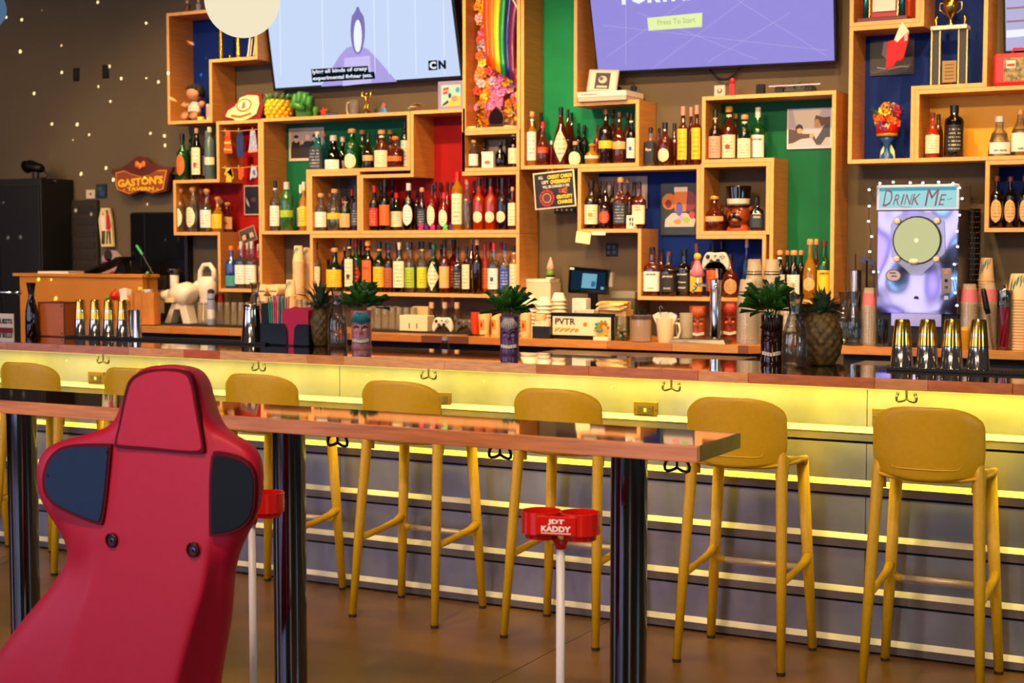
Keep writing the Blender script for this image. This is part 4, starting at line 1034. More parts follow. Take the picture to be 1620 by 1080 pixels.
MB().prism([(10 * s, 0, 0), (34 * s, 0, 0), (30 * s, 0, 22 * s), (22 * s, 0, 19 * s)], (0, .06, 0)).build('support', IRON, t)
MB().lathe([(.05, 0), (.05, .008), (.012, .012), (.012, .05)], 16, 0, (20 * s, .03, 0)).build('foot', BLACK, t)
t = thing('spatula', 'green-handled long utensil leaning on the podium', 'utensil', (X(242, 432, Yp + .1), Yp + .1, zp - .0))
s = mpp(222, 410, Yp)
MB().tube([(0, 0, .004), (-27 * s, .02, 32 * s)], .0035, 8).build('rod', STEEL, t)
MB().tube([(-26 * s, .02, 31 * s), (-38 * s, .02, 46 * s)], .0085, 10).build('handle', plain('#12a050', .4), t)
# left-edge till with guest sign
t = thing('counter_sign', 'white card reading GUESTS at the far left behind the bar', 'sign', (X(8, 512, 6.35), 6.35, 1.0))
s = mpp(8, 510, 6.35); zz = H(8, 520, 6.35) - 1.0
box('post', BLACK, -.02, .02, .01, .02, -1.0, zz + 20 * s, t)
box('card', plain('#cfc6ba', .6), -24 * s, 18 * s, 0, .008, zz - 8 * s, zz + 24 * s, t, bevel=.001)
box('red_band', plain('#7a1420', .6), -24 * s, 17 * s, -.001, 0, zz - 7 * s, zz + 2 * s, t)
letters('GUESTS', plain('#1a1614', .6), lambda u, v: Vector((-1 * s + u * 34 * s, -.0016, zz + 12 * s + v * 8 * s)), t, bold=.05)
t = thing('chrome_rail', 'thin chrome rail with round end at the left edge', 'rail', (X(-40, 462, 6.5), 6.47, H(0, 462, 6.47)))
MB().tube([(0, 0, 0), (X(26, 462, 6.47) - t.location.x, 0, 0)], .009, 12).build('bar', CHROME, t, smooth=True); MB().ball((X(29, 462, 6.47) - t.location.x, 0, 0), .020, 14).build('ball_end', CHROME, t, smooth=True)
MB().tube([(.05, 0, 0), (.05, .0, -t.location.z)], .01, 8).build('post', IRON, t)

# ================================================================ shelf-top knick-knacks
YF = YS + .09
def top_of(px, py): return H(px, py, YS)
zt1 = P3z[2]
t = thing('tavern_plaque', 'cream and gold scalloped plaque leaning on the upper left shelf', 'plaque', (X(379, 170, YF - .07), YF - .07, T2[3])); s = mpp(383, 170, YF); t.rotation_euler = (R(-14), 0, 0)
sc = [(-30, 8), (-27, 18), (-14, 24), (-6, 38), (8, 42), (28, 40), (33, 26), (30, 10), (18, 4), (6, -3 + 3), (-8, 0), (-14, 4)]
MB().prism([(a * s * 1.08, .012, b * s * 1.06) for a, b in [(-33, 2), (-30, 26), (-12, 30), (2, 44), (30, 42), (37, 22), (34, 0)]], (0, .015, 0)).build('maroon_backing', plain('#6a1018', .4), t)
MB().prism([(a * s, 0, b * s) for a, b in sc], (0, .012, 0)).build('scroll_face', plain('#d8c890', .4), t, bevel=.003)
poly('gold_oval', [(a * s, b * s) for a, b in circ(4, 25, 15, 11)], plain('#b8862a', .35, metal=.6), t, 0, .003)
poly('oval_picture', [(a * s, b * s) for a, b in circ(4, 25, 12, 8.5)], plain('#e8d4b0', .5), t, -.003, .001)
poly('oval_picture', [(a * s, b * s) for a, b in [(0, 19), (8, 20), (6, 30), (2, 30)]], plain('#b85a2a', .5), t, -.004, .001)
poly('banner', [(a * s, b * s) for a, b in [(-20, 11), (0, 8), (22, 13), (20, 9), (0, 4), (-18, 7)]], plain('#8a5a20', .4), t, -.0005, .002)
# pineapple jug
t = thing('pineapple_jug', 'yellow glazed pineapple-shaped jug with green rim on the upper shelf', 'jug', (X(441, 170, YF), YF, zt1)); s = mpp(441, 170, YF)
r_ = 19 * s; h_ = 31 * s; m = MB().lathe([(r_ * .82, 0), (r_ * .97, h_ * .15), (r_, h_ * .5), (r_ * .95, h_ * .85), (r_ * .80, h_), (r_ * .74, h_), (r_ * .7, h_ * .8)], 24)
for j in range(5):
    for i in range(12):
        a = 2 * math.pi * (i + .5 * (j % 2)) / 12; rr = r_ * (.88, .98, .99, .97, .86)[j]
        m.ball((rr * math.cos(a), rr * math.sin(a), h_ * (.1 + j * .19)), 4.4 * s, 8)
m.build('body', plain('#e8b010', .25, coat=.4), t, smooth=True)
for i in range(11):
    a = 2 * math.pi * i / 11; MB().tube([(r_ * .78 * math.cos(a), r_ * .78 * math.sin(a), h_ * .9), (r_ * .95 * math.cos(a), r_ * .95 * math.sin(a), h_ * 1.15), (r_ * 1.1 * math.cos(a), r_ * 1.1 * math.sin(a), h_ * 1.26)], [4 * s, 3.5 * s, .8 * s], 8).build('leaf', plain('#3a6a2a', .35), t, smooth=True)
MB().tube([(-r_ * .9, -.01, h_ * .2), (-r_ * 1.25, -.01, h_ * .5), (-r_ * 1.35, -.01, h_ * .95), (-r_ * 1.05, -.01, h_ * 1.2), (-r_ * .8, -.01, h_)], 2.6 * s, 10).build('handle', plain('#3a6a2a', .35), t, smooth=True)
# green fist mug
t = thing('fist_mug', 'green ceramic clenched-fist mug beside the yellow pineapple jug', 'mug', (X(482, 170, YF), YF, zt1)); s = mpp(482, 170, YF)
GF = plain('#2f7a2a', .4); m = MB().lathe([(13 * s, 0), (15 * s, 4 * s), (16 * s, 12 * s), (18 * s, 22 * s), (15 * s, 32 * s), (8 * s, 35 * s)], 20, 0, sy=.8); m.build('palm', GF, t, smooth=True)
for k, (x, z, rr) in enumerate(((-11, 33, 6), (-2, 35.5, 6.4), (8, 34, 6.2), (16, 29, 5.2))):
    MB().tube([(x * s, -.03, (z - 16) * s), (x * s, -.045, (z - 8) * s), (x * s, -.035, z * s), (x * s, .005, (z + 1) * s)], [rr * s * .8, rr * s, rr * s, rr * s * .7], 12).build('finger', GF, t, smooth=True)
MB().tube([(-17 * s, -.03, 22 * s), (-9 * s, -.06, 19 * s), (2 * s, -.068, 16 * s), (11 * s, -.06, 13 * s)], [5 * s, 5.5 * s, 5.2 * s, 4 * s], 12).build('thumb', GF, t, smooth=True)
def blob(label, cat, name, px, ybase, ytop, wpx, hexc, zbase, Y=YF, kind='figurine'):
    s = mpp(px, ybase, Y); t = thing(name, label, cat, (X(px, ybase, Y), Y, zbase)); h = (ybase - ytop) * s; r = wpx * s / 2
    return t, s, h, r
t, s, h, r = blob('small green pot-shaped cup at the right of the fist mug', 'cup', 'egg_cup', 499, 183, 166, 11, '', zt1)
MB().lathe([(r * .8, 0), (r * .6, h * .4), (r, h * .6), (r, h * .95), (r * .8, h)], 16).build('cup', plain('#4a8a2a', .4), t, smooth=True)
MB().lathe([(r * .85, h * .9), (r * .5, h * 1.05)], 12).build('rim', plain('#2a5a20', .4), t)
t, s, h, r = blob('small green pot-shaped cup behind the red star ornament', 'cup', 'egg_cup', 515, 180, 166, 11, '', zt1, YF + .05)
MB().lathe([(r * .8, 0), (r * .6, h * .4), (r, h * .6), (r, h * .95), (r * .8, h)], 16).build('cup', plain('#4a8a2a', .4), t, smooth=True)
t, s, h, r = blob('red star-shaped ornament with a blue rod on the upper shelf', 'ornament', 'star_ornament', 511, 183, 168, 16, '', zt1, YF - .03)
MB().prism([(math.cos(R(90 + 36 * k)) * (r if k % 2 == 0 else r * .45), 0, h * .5 + math.sin(R(90 + 36 * k)) * (r if k % 2 == 0 else r * .45)) for k in range(10)], (0, .015, 0)).build('star', plain('#d01c1c', .35), t, bevel=.002)
MB().tube([(r * .6, .008, .008), (r * 3.4, .008, .008)], .008, 10).build('rod', plain('#1a3aa0', .4), t)
t, s, h, r = blob('frosted glass beer mug on the upper shelf below the left television', 'mug', 'glass_mug', 561, 177, 153, 17, '', zt1)
m = MB().lathe([(r * .9, 0), (r, .005), (r, h), (r * .93, h), (r * .9, .01)], 24); m.build('mug_body', glass('frost', '#b8ac9c', .55, '#8c8276'), t, smooth=True)
MB().tube([(-r, 0, h * .9), (-r * 1.6, 0, h * .85), (-r * 1.75, 0, h * .5), (-r * 1.6, 0, h * .15), (-r, 0, h * .1)], .006, 8).build('handle', plain('#a89a86', .3), t, smooth=True)
t, s, h, r = blob('golden flexing bodybuilder trophy figure on the upper shelf', 'trophy', 'trophy_figure', 580, 177, 139, 16, '', zt1)
GOLD = mat('gold_metal', '#d8b04a', .22, metal=1)
m = MB(); MB().lathe([(r * .7, 0), (r * .7, .02), (r * .3, .025)], 16).build('base', plain('#3a2a1a', .4), t)
for sx_ in (-1, 1):
    m.tube([(sx_ * .010, 0, .024), (sx_ * .012, -.004, h * .28), (sx_ * .007, 0, h * .48)], [.005, .0065, .009], 10)
    m.tube([(sx_ * .012, 0, h * .74), (sx_ * .030, -.002, h * .76), (sx_ * .033, 0, h * .92), (sx_ * .020, 0, h * .95)], [.0075, .0075, .006, .005], 10)
m.tube([(0, 0, h * .44), (0, 0, h * .58), (0, -.002, h * .74), (0, 0, h * .80)], [.011, .010, .017, .006], 12, flat=.7); m.ball((0, 0, h * .86), .009, 12, sz=1.2)
m.build('athlete', GOLD, t, smooth=True)
t, s, h, r = blob('blue cap-shaped toy with a striped flag stub, right of golden trophy', 'toy', 'striped_toy', 607, 176, 158, 24, '', zt1)
MB().lathe([(r, 0), (r * 1.05, .006), (r * .6, .018), (r * .5, h * .5), (r * .3, h * .6)], 20, sy=.7).build('cap', plain('#2a6a9a', .4), t, smooth=True)
MB().prism([(-.02, -.01, h * .35), (.0, -.01, h), (.022, -.01, h * .8), (.004, -.01, h * .3)], (0, .01, 0)).build('flag', plain('#a84a5a', .5), t)
t, s, h, r = blob('jumbled pile of colourful foil cards below the television corner', 'cards', 'card_pile', 655, 173, 152, 44, '', zt1)
rr_ = random.Random(5)
for k in range(9):
    c = ['#c83a3a', '#d8c8a0', '#2a8a6a', '#d8842a', '#c8b8a8', '#7a2a4a', '#e0d0b0', '#3a5a7a', '#b8a03a'][k]
    box('card', plain(c, .35), -.032, .032, -.022, .022, 0, .0015, t, ((k - 4) * .008, rr_.uniform(-.01, .01), .004 + k * .0055), (rr_.uniform(-.25, .25), R(-14 + k * 2), rr_.uniform(-.6, .6)))
t, w_, h_ = pic('square violet-grey plastic game cartridge with colourful cartoon label', 'cartridge', 693, 124, 734, 170, YF - .04, '#7f78a0', '#8fb8b4', [('#e0a83a', [(.2, 0), (1, 0), (1, .45), (.7, .5), (.5, .3)]), ('#c8382a', [(.1, .72), (.4, .78), (.4, .9), (.1, .86)]), ('#c8382a', [(.1, .55), (.35, .6), (.35, .72), (.1, .68)]), ('#e07a5a', circ(.68, .35, .16, .14)), ('#1c3a4a', circ(.45, .5, .08, .12)), ('#2a8a9a', circ(.85, .75, .1, .12)), ('#241c18', [(.05, .02), (.4, .18), (.35, .3), (.1, .12)])], border=.13, th=.022)
t.location.z = zt1 + h_ / 2 + .001; t.name = 'game_cartridge'
# dolls' upper-left shelf
zd = Z1 + BT; Yd = YS + .07; t = thing('doll', 'soft-bodied doll with black bobbed hair, patterned shirt and dark shorts, sitting', 'doll', (X(308, 185, Yd), Yd, zd)); s = mpp(308, 170, Yd)
SK = plain('#b87a52', .6)
m = MB().lathe([(9 * s, 6 * s), (12 * s, 12 * s), (11 * s, 22 * s), (8 * s, 28 * s), (4 * s, 31 * s)], 18, sy=.75); m.build('body', label_mat('#c8b8b0', '#b02848', 5), t, smooth=True)
MB().lathe([(13 * s, 2 * s), (14 * s, 8 * s), (12 * s, 14 * s)], 18, sy=.8).build('shorts', plain('#1a2028', .7), t, smooth=True)
h_ = MB().ball((0, 0, 43 * s), 13 * s, 20, sy=.92, sz=.9).build('head', SK, t, smooth=True)
MB().ball((0, -.028, 41 * s), 2.2 * s, 8).build('nose', SK, h_, smooth=True)
for sx_ in (-1, 1): MB().ball((sx_ * 4.5 * s, -.034, 45 * s), 1.3 * s, 8).build('eye', BLACK, h_)
q = MB(); q.lathe([(14.5 * s, 38 * s), (15.5 * s, 44 * s), (14 * s, 52 * s), (9 * s, 57 * s), (2 * s, 59 * s)], 20, c=(0, .016, 0), sy=.9); q.build('hair', plain('#0c0808', .7), t, smooth=True)
MB().prism([(-11 * s, -.040, 50 * s), (11 * s, -.040, 50 * s), (8 * s, -.03, 56 * s), (-8 * s, -.03, 56 * s)], (0, .02, 0)).build('fringe', _M['paint_0c080870'], t, bevel=.004)
for sx_ in (-1, 1):
    MB().tube([(sx_ * 10 * s, 0, 27 * s), (sx_ * 17 * s, -.01, 24 * s), (sx_ * 20 * s, -.02, 28 * s)], [3.5 * s, 3.8 * s, 4.5 * s], 12).build('arm', SK, t, smooth=True)
    MB().tube([(sx_ * 8 * s, -.01, 8 * s), (sx_ * 9 * s, -.05, 7 * s), (sx_ * 9 * s, -.062, 9 * s)], [6 * s, 6.5 * s, 7.5 * s], 14).build('leg', SK, t, smooth=True)
def block(label, cat, nm, px, pybase, w, hpx, d, hexc, z, Y, hx2=None):
    s = mpp(px, pybase, Y); t = thing(nm, label, cat, (X(px, pybase, Y), Y, z)); box('body', plain(hexc, .4), -w * s / 2, w * s / 2, 0, d, 0, hpx * s, t, bevel=.002)
    if hx2: box('front_print', plain(hx2, .5), -w * s * .4, w * s * .4, -.001, 0, hpx * s * .2, hpx * s * .85, t)
    return t, s
block('small pastel striped box beside the doll', 'box', 'toy_box', 328.5, 188, 6, 26, .02, '#8ab8a0', zd, Yd - .01, '#d87a8a')
block("small yellow block at the doll's feet", 'block', 'toy_block', 316, 190, 10, 5, .02, '#e0b83a', zd, YS + .01 - .004, '#f0d060')
# trophies and cases in the upper cell
zc1 = gz(335, 99)
for px, top_, lb in ((350, 40, 'gold column trophy in the upper left shelf, left of two'), (377, 50, 'gold column trophy in the upper left shelf beside the cases')):
    Yt = YS + .10; s = mpp(px, 90, Yt); t = thing('column_trophy', lb, 'trophy', (X(px, 90, Yt), Yt, zc1)); h_ = (94 - top_) * s
    box('base', plain('#241810', .4), -.022, .022, -.02, .02, 0, .018, t)
    MB().lathe([(.012, .018)] + [(.0115 + .0016 * (k % 2), .018 + (h_ - .02) * k / 14) for k in range(15)], 12, 0).build('column', mat('trophy_gold_foil', '#e0a820', .25, metal=.9), t)
t = thing('award_statuette', 'tiny gold statuette between the two column trophies', 'trophy', (X(364, 92, YS + .08), YS + .08, zc1)); MB().lathe([(.009, 0), (.009, .006), (.003, .012), (.006, .03), (.004, .042), (.005, .05)], 12).build('figure', GOLD, t, smooth=True); MB().lathe([(.011, 0), (.011, .005)], 12).build('base', BLACK, t)
for k, (px, c) in enumerate(((390, '#b8b4a8'), (394, '#1a2420'), (399, '#7a1a20'))):
    Yt = YS + .03; s = mpp(px, 90, Yt); t = thing('disc_case', ['pale grey', 'black', 'dark red'][k] + ' disc case leaning in the upper left shelf', 'case', (X(px, 92, Yt), Yt, zc1 + .001)); t.rotation_euler = (0, R(9), 0)
    box('case', plain(c, .3), 0, .012, 0, .13, 0, 42 * s, t, bevel=.001); box('spine_print', plain('#d8d0c0', .5), .003, .009, -.001, 0, .03, 34 * s, t)
for k, (px, wpx, hh, c, lb) in enumerate(((297, 14, 20, '#6a4a34', 'small dark robed figurine on top of the upper left shelf'), (315, 16, 22, '#9a9aa4', 'small pale silver figurine on top of the upper left shelf'))):
    s = mpp(px, 15, YS + .1); t = thing('figurine', lb, 'figurine', (X(px, 15, YS + .1), YS + .1, zA_ if False else gz(264.5, 21)))
    MB().lathe([(wpx * s * .5, 0), (wpx * s * .45, .012), (wpx * s * .25, .03), (wpx * s * .34, .05), (wpx * s * .18, .066)], 14).build('robe', plain(c, .4), t, smooth=True)
    MB().ball((0, 0, .078), .014, 12).build('head', plain('#c89a7a', .5), t, smooth=True); MB().lathe([(wpx * s * .55, 0), (wpx * s * .55, .005)], 14).build('base', plain('#4a1c10', .5), t)
# doll clothes on two strings
for ci, (py, lb) in enumerate(((207, 'upper thin cord strung across the red shelf'), (265, 'lower thin cord strung across the red shelf'))):
    Yc = YS + .02; a, b = atY(347, py, Yc), atY(412, py - 3, Yc); t = thing('clothes_line', lb, 'string', a)
    MB().tube([(0, 0, 0), ((b.x - a.x) * .5, 0, -.006), (b.x - a.x, 0, b.z - a.z)], .0022, 6).build('cord', plain('#e0a050', .6), t)
    for k in range(3): box('peg', plain('#c89050', .6), -.003, .003, -.004, .004, -.01, .012, t, ((b.x - a.x) * (.15 + .33 * k), 0, 0))
def cloth(label, px, ytop, outline_, hexc, extra=None):
    Yc = YS + .018; p = atY(px, ytop, Yc); s = mpp(px, ytop, Yc); t = thing('doll_garment', label, 'doll clothes', p)
    o = MB().prism([(a * s, 0, -b * s) for a, b in outline_], (0, .008, 0)).build('cloth', mat('cloth_' + hexc, hexc, .8, noise=.5, nscale=60), t, bevel=.003)
    for c, pts in (extra or []): poly('trim', [(a * s, -b * s) for a, b in pts], plain(c, .8), t, -.0004, .0012)
cloth('orange and red checked doll dress on the upper string', 360, 207, [(-4, 0), (4, 0), (5, 12), (9, 36), (-8, 35), (-5, 12)], '#d84a14', [('#e8b03a', [(-6, 17), (6, 17), (6.5, 20), (-6.5, 20)]), ('#e8b03a', [(-7.5, 28), (8, 29), (8, 31), (-8, 30)]), ('#c02a20', [(-5, 8), (5, 8), (5, 12), (-5, 12)])])
cloth('dark blue doll gown on the upper string', 379, 208, [(-5, 0), (5, 0), (7, 10), (7, 40), (-6, 40), (-7, 10)], '#0c2a6a', [('#0a1c40', [(-5, 0), (5, 0), (5, 8), (-5, 8)])])
cloth('pale blue doll dress with pink hem on the upper string', 399, 206, [(-4, 0), (5, 0), (7, 14), (10, 34), (-8, 35), (-5, 12)], '#98a0c0', [('#d88a80', [(-8, 31), (9.5, 30), (10, 34), (-8, 35)])])
cloth('yellow doll jacket on the lower string', 362, 266, [(-5, 0), (5, 0), (9, 16), (6, 17), (5, 8), (5, 22), (-6, 22), (-5, 8), (-8, 13), (-9, 8)], '#d8b020')
cloth('orange doll top on the lower string', 381, 267, [(-6, 0), (6, 0), (5, 12), (1, 18), (-5, 16)], '#e04a10')
cloth('white and blue doll shirt on the lower string', 401, 263, [(-5, 0), (5, 0), (7, 14), (4, 19), (-2, 18), (-8, 22), (-7, 12)], '#a8b0c8', [('#4a5a8a', [(-2, 6), (3, 6), (4, 14), (-1, 13)])])
# pictures in shelves
YK = YW - .013
t, w_, h_ = pic('black and white group photograph with white border, in the green shelf', 'photograph', 457, 202, 512.5, 254, YK - .005, '#c8b8a0', '#a89890', [('#1c1614', [(.0, 0), (1, 0), (1, .35), (.8, .5), (.62, .45), (.45, .6), (.3, .45), (.1, .5), (0, .4)]), ('#0f0c0c', person(.16, .62, .3)), ('#0f0c0c', person(.78, .62, .3)), ('#c8b0a0', circ(.18, .66, .06, .1)), ('#d0b8a8', circ(.55, .74, .07, .11)), ('#c8b0a0', circ(.8, .66, .06, .1)), ('#181212', circ(.18, .78, .08, .06)), ('#181212', circ(.8, .8, .09, .07)), ('#14100f', person(.55, .60, .32)), ('#c8b0a0', circ(.38, .58, .05, .08))], border=.08)
pic('dark photograph with white border in the red shelf cell', 'photograph', 386, 293, 416, 340, YK - .005, '#c8a8a0', '#0c0808', [('#b8a098', [(.1, .4), (.18, .3), (.3, .25), (.2, .45), (.08, .6)]), ('#6a3a34', circ(.5, .52, .14, .09))], border=.05)
pic('small tilted snapshot of people stuck in the red shelf', 'photograph', 379, 360, 405, 384, YK - .06, '#9a7a60', '#4a3a30', [('#c8a888', person(.25, .6, .3)), ('#14100f', person(.5, .6, .3)), ('#b89a80', person(.75, .6, .3))], tilt=-18)
t, w_, h_ = pic('pale printed poster with two people reaching out hands, green corner shelf', 'photograph', 1245, 171, 1316, 235, YK - .005, '#d8d0d8', '#b8b0bc', [('#d8d0c0', [(.2, .5), (.6, .5), (.8, 1), (.1, 1)]), ('#4a3a34', [(0, .1), (.12, .12), (.3, .22), (.55, .25), (.56, .35), (.35, .36), (.2, .46), (0, .50)]), ('#3a2a20', circ(.26, .50, .09, .12)), ('#c89a5a', circ(.27, .45, .06, .08)), ('#3a3c44', [(.55, .28), (.68, .05), (.78, .05), (.9, .25), (1, .25), (1, .7), (.85, .55), (.78, .4), (.66, .2), (.60, .36)]), ('#5a4430', [(.62, .7), (.66, .85), (.85, .78), (1, .8), (1, .62), (.8, .55)]), ('#c8985a', [(.62, .55), (.64, .74), (.72, .74), (.78, .58), (.7, .48)]), ('#c89a5a', circ(.56, .30, .05, .07))], border=.04)
pic('pale framed print behind the bourbons in the blue shelf', 'picture', 946, 279, 1024, 330, YK - .004, '#a89890', '#b8a49c', [('#8a766e', circ(.5, .5, .3, .3))], border=.05)
t, w_, h_ = pic('square canvas painting of an orange bead jar above a pale crowd, blue shelf', 'painting', 1045, 289, 1105, 372, YK - .012, '#16242c', '#22343c', [('#c8741c', circ(.22, .65, .2, .16)), ('#7a2a1c', circ(.2, .6, .09, .09)), ('#7a3040', circ(.75, .65, .22, .2)), ('#c8b8b0', [(.1, .15), (.9, .15), (.95, .3), (.7, .42), (.3, .42), (.12, .3)]), ('#d87a1c', [(.38, .45), (.68, .45), (.72, .86), (.36, .86)]), ('#e0d0c8', [(.36, .84), (.72, .84), (.72, .93), (.36, .93)]), ('#5a5ab0', circ(.5, .5, .1, .14)), ('#d88a3a', circ(.45, .25, .1, .05)), ('#9ab83a', circ(.7, .28, .1, .06)), ('#c83a3a', circ(.85, .38, .08, .07)), ('#b89ad0', circ(.55, .32, .07, .05))], border=.02, th=.012)
pic('dark framed picture at the back of the small open box', 'picture', 538, 278, 590, 330, YK - .004, '#0c0908', '#16110e', [('#2a2018', circ(.5, .5, .3, .3))])
pic('dark photograph beside the hanging pennant in the upper blue shelf', 'photograph', 1376, 62, 1447, 119, YK - .004, '#0c1020', '#1c1c28', [('#8a7a78', [(.25, .6), (.3, .98), (.5, .98), (.5, .5), (.4, .4)]), ('#3a3438', [(0, .1), (1, .3), (1, .22), (0, .02)]), ('#a8a0a0', [(.15, .2), (.4, .14), (.7, .2), (.9, .18), (.9, .2), (.7, .22), (.4, .16), (.15, .22)])], border=.04)
t, w_, h_ = pic('small white card with black print in front of the bourbons', 'card', 991, 341, 1007, 362, YS + .012, '#e0d4bc', '#d8ccb4', [('#2a2420', [(.2, .6), (.45, .6), (.45, .9), (.2, .9)]), ('#2a2420', [(.6, .55), (.8, .6), (.75, .92), (.55, .9)]), ('#2a2420', [(.25, .15), (.4, .15), (.45, .5), (.3, .5)]), ('#2a2420', [(.6, .1), (.8, .12), (.7, .48), (.55, .45)])], border=.12, th=.002)
t.location.z = P13[1] + BT + h_ / 2 + .001
# chalk-style notice board hanging off shelf
Yn = YS - .012; s = mpp(877, 300, Yn); p = atY(877, 300, Yn)
t = thing('notice_sign', 'black hanging notice with yellow lettering about credit cards left overnight', 'sign', p); t.rotation_euler = (0, R(-4.5), 0)
box('frame', plain('#d8ccb0', .5), -33 * s * 1.1, 33 * s * 1.1, 0, .006, -29 * s, 29 * s, t, bevel=.001)
nb_ = box('board', plain('#0e0c0a', .5), -31 * s * 1.1, 31 * s * 1.1, -.001, 0, -27 * s, 27 * s, t)
YL_, WL_ = plain('#e8c81c', .5), plain('#c8c0b0', .5)
for body, xx, zz, wd, ht, m_ in (('ALL', -21, 21, 8, 5, WL_), ('CREDIT CARDS', 10, 20.5, 40, 6, YL_), ('LEFT', -14, 13, 11, 5, WL_), ('OVERNIGHT', 11, 12.5, 33, 6.5, YL_), ('WILL BE CHARGED A 20%', 3, 5.5, 44, 4.5, WL_), ('GRATUITY', 16, -12, 26, 6, YL_), ('CHARGE', 16, -20, 24, 6, YL_)):
    letters(body, m_, lambda u, v, xx=xx, zz=zz, wd=wd, ht=ht: Vector(((xx + u * wd) * s * 1.08, -.0016, (zz + v * ht) * s)), nb_, bold=.04)
MB().lathe([(8 * s, 0), (8 * s, .001)], 20, 0).build('drawn_ring', plain('#b89020', .5), nb_, (-14 * s, -.001, -12 * s), (R(90), 0, 0))
MB().lathe([(6.5 * s, 0), (6.5 * s, .001)], 20, 0).build('drawn_face', plain('#5a1c3a', .5), nb_, (-14 * s, -.0016, -12 * s), (R(90), 0, 0))
for k in range(9): box('drawn_flame', plain('#a81c18', .5), -1.6 * s, 1.6 * s, -.0016, -.001, -3.5 * s, 3.5 * s, nb_, ((-14 + 11.5 * math.cos(k * .7)) * s, 0, (-12 + 11.5 * math.sin(k * .7)) * s), (0, -k * .7, 0))
for k in range(4): box('drawn_leaf', plain('#c8641c', .5), -7 * s, 7 * s, -.0016, -.001, -.9 * s, .9 * s, nb_, ((15 + (k % 2)) * s, 0, (-5 + k * 1.6 + 0) * s), (0, .2 * (-1) ** k, 0))
MB().tube([(-12 * s, .003, 29 * s), (-6 * s, .006, 35 * s), (0, .003, 29 * s)], .0015, 6).build('hanging_string', plain('#c87a3a', .6), t)
t, w_, h_ = pic('narrow black sticker strip under the hanging notice', 'sticker', 876, 327, 910, 337, YW - .012, '#0c0a08', '#14100c', [('#d8b89a', circ(.15 + .23 * k, .5, .05, .2)) for k in range(4)])
pic('yellow sticky note hanging from the blue shelf edge', 'note', 911, 367, 934, 385, YS - .003, '#e8dc9a', '#ecdf9e', tilt=8, th=.0015)
pic('white paper strip taped on the blue shelf edge', 'label', 936, 366, 958, 372, YS - .003, '#e0c8a8', '#e8d4b8', tilt=1, th=.0012)
p = atY(968.5, 395, YW); t = thing('power_outlet', 'black double wall outlet above the payment terminal', 'outlet', (p.x, YW, p.z))
box('cover_plate', BLACK, -.036, .036, -.008, 0, -.036, .036, t, bevel=.002)
for dx in (-.016, .016):
    for dz in (-.015, .015): MB().lathe([(.010, 0), (.011, .003)], 14).build('socket', plain('#10203a', .3), t, (dx, -.008, dz), (R(90), 0, 0))
# ================================================================ garlands, flag, awards in the tall middle shelf
zg = gz(732, 208.5) + BT
xg0, xg1 = gx(738, 100), gx(818, 100)
t = thing('flower_garland', 'thick garland of colourful silk flowers filling the tall middle shelf', 'garland', (xg0, YS + .12, zg))
fl_me = {}
def flower_mesh(c):
    if c in fl_me: return fl_me[c]
    m = MB()
    for k in range(6):
        a = k * math.pi / 3; u = Vector((math.cos(a), 0, math.sin(a))); v = Vector((-math.sin(a), 0, math.cos(a)))
        m.add([u * .006, u * .020 + v * .011 + Vector((0, -.006, 0)), u * .028 + Vector((0, -.002, 0)), u * .020 - v * .011 + Vector((0, -.006, 0)), u * .016 + Vector((0, .006, 0))], [(0, 1, 2, 3), (0, 4, 1), (1, 4, 2), (2, 4, 3), (3, 4, 0)])
    m.ball((0, -.004, 0), .007, 8)
    me = mesh('flower', m.v, m.f); me.materials.append(mat('petal_' + c, c, .7)); fl_me[c] = me; return me
fr = random.Random(9); cols_ = ['#e85a10', '#f0a018', '#e86a98', '#d83a2a', '#f0c83a', '#c878b0', '#e8841a', '#9a9ab0', '#f0a8b8']
MB().tube([(.04, 0, 0), (.06, .02, .3), (.04, 0, .8), (.05, .01, 1.25)], .008, 6).build('cord', plain('#3a6a2a', .6), t)
MB().tube([(.16, 0, 0), (.15, .02, .3), (.17, 0, .8), (.16, .01, 1.25)], .008, 6).build('cord', plain('#3a6a2a', .6), t)
for k in range(210):
    if k < 75: x = .045 + fr.uniform(-.025, .025); z = k / 75 * 1.0 + .02
    elif k < 150: x = fr.uniform(.04, .30); z = fr.uniform(.02, .32)
    else: x = fr.uniform(.07, .14); z = fr.uniform(.1, 1.0)
    c = cols_[fr.randrange(len(cols_))]
    if k < 75: c = cols_[(k // 6 * 5 + (k % 3 == 0) * 2) % 9]
    if 150 > k >= 75 and abs(x - .14) < .04: c = '#d878b8'
    o = obj('flower', flower_mesh(c), None, t, (x, fr.uniform(-.03, .03), z), (fr.uniform(-.6, .6), fr.uniform(0, 6), fr.uniform(-.6, .6))); o.scale = (1.05,) * 3
Yf = YS + .045
t = thing('rainbow_flag', 'shiny rainbow-striped flag hanging diagonally in the tall middle shelf', 'flag', atY(797, 0, Yf)); fo = t.location
top_l, top_r, bot_l, bot_r = (769, -60), (824, -30), (770, 103), (815, 130)
fc = ['#e04008', '#e86a08', '#e8c010', '#0c8a3a', '#18206a', '#6a1a50']
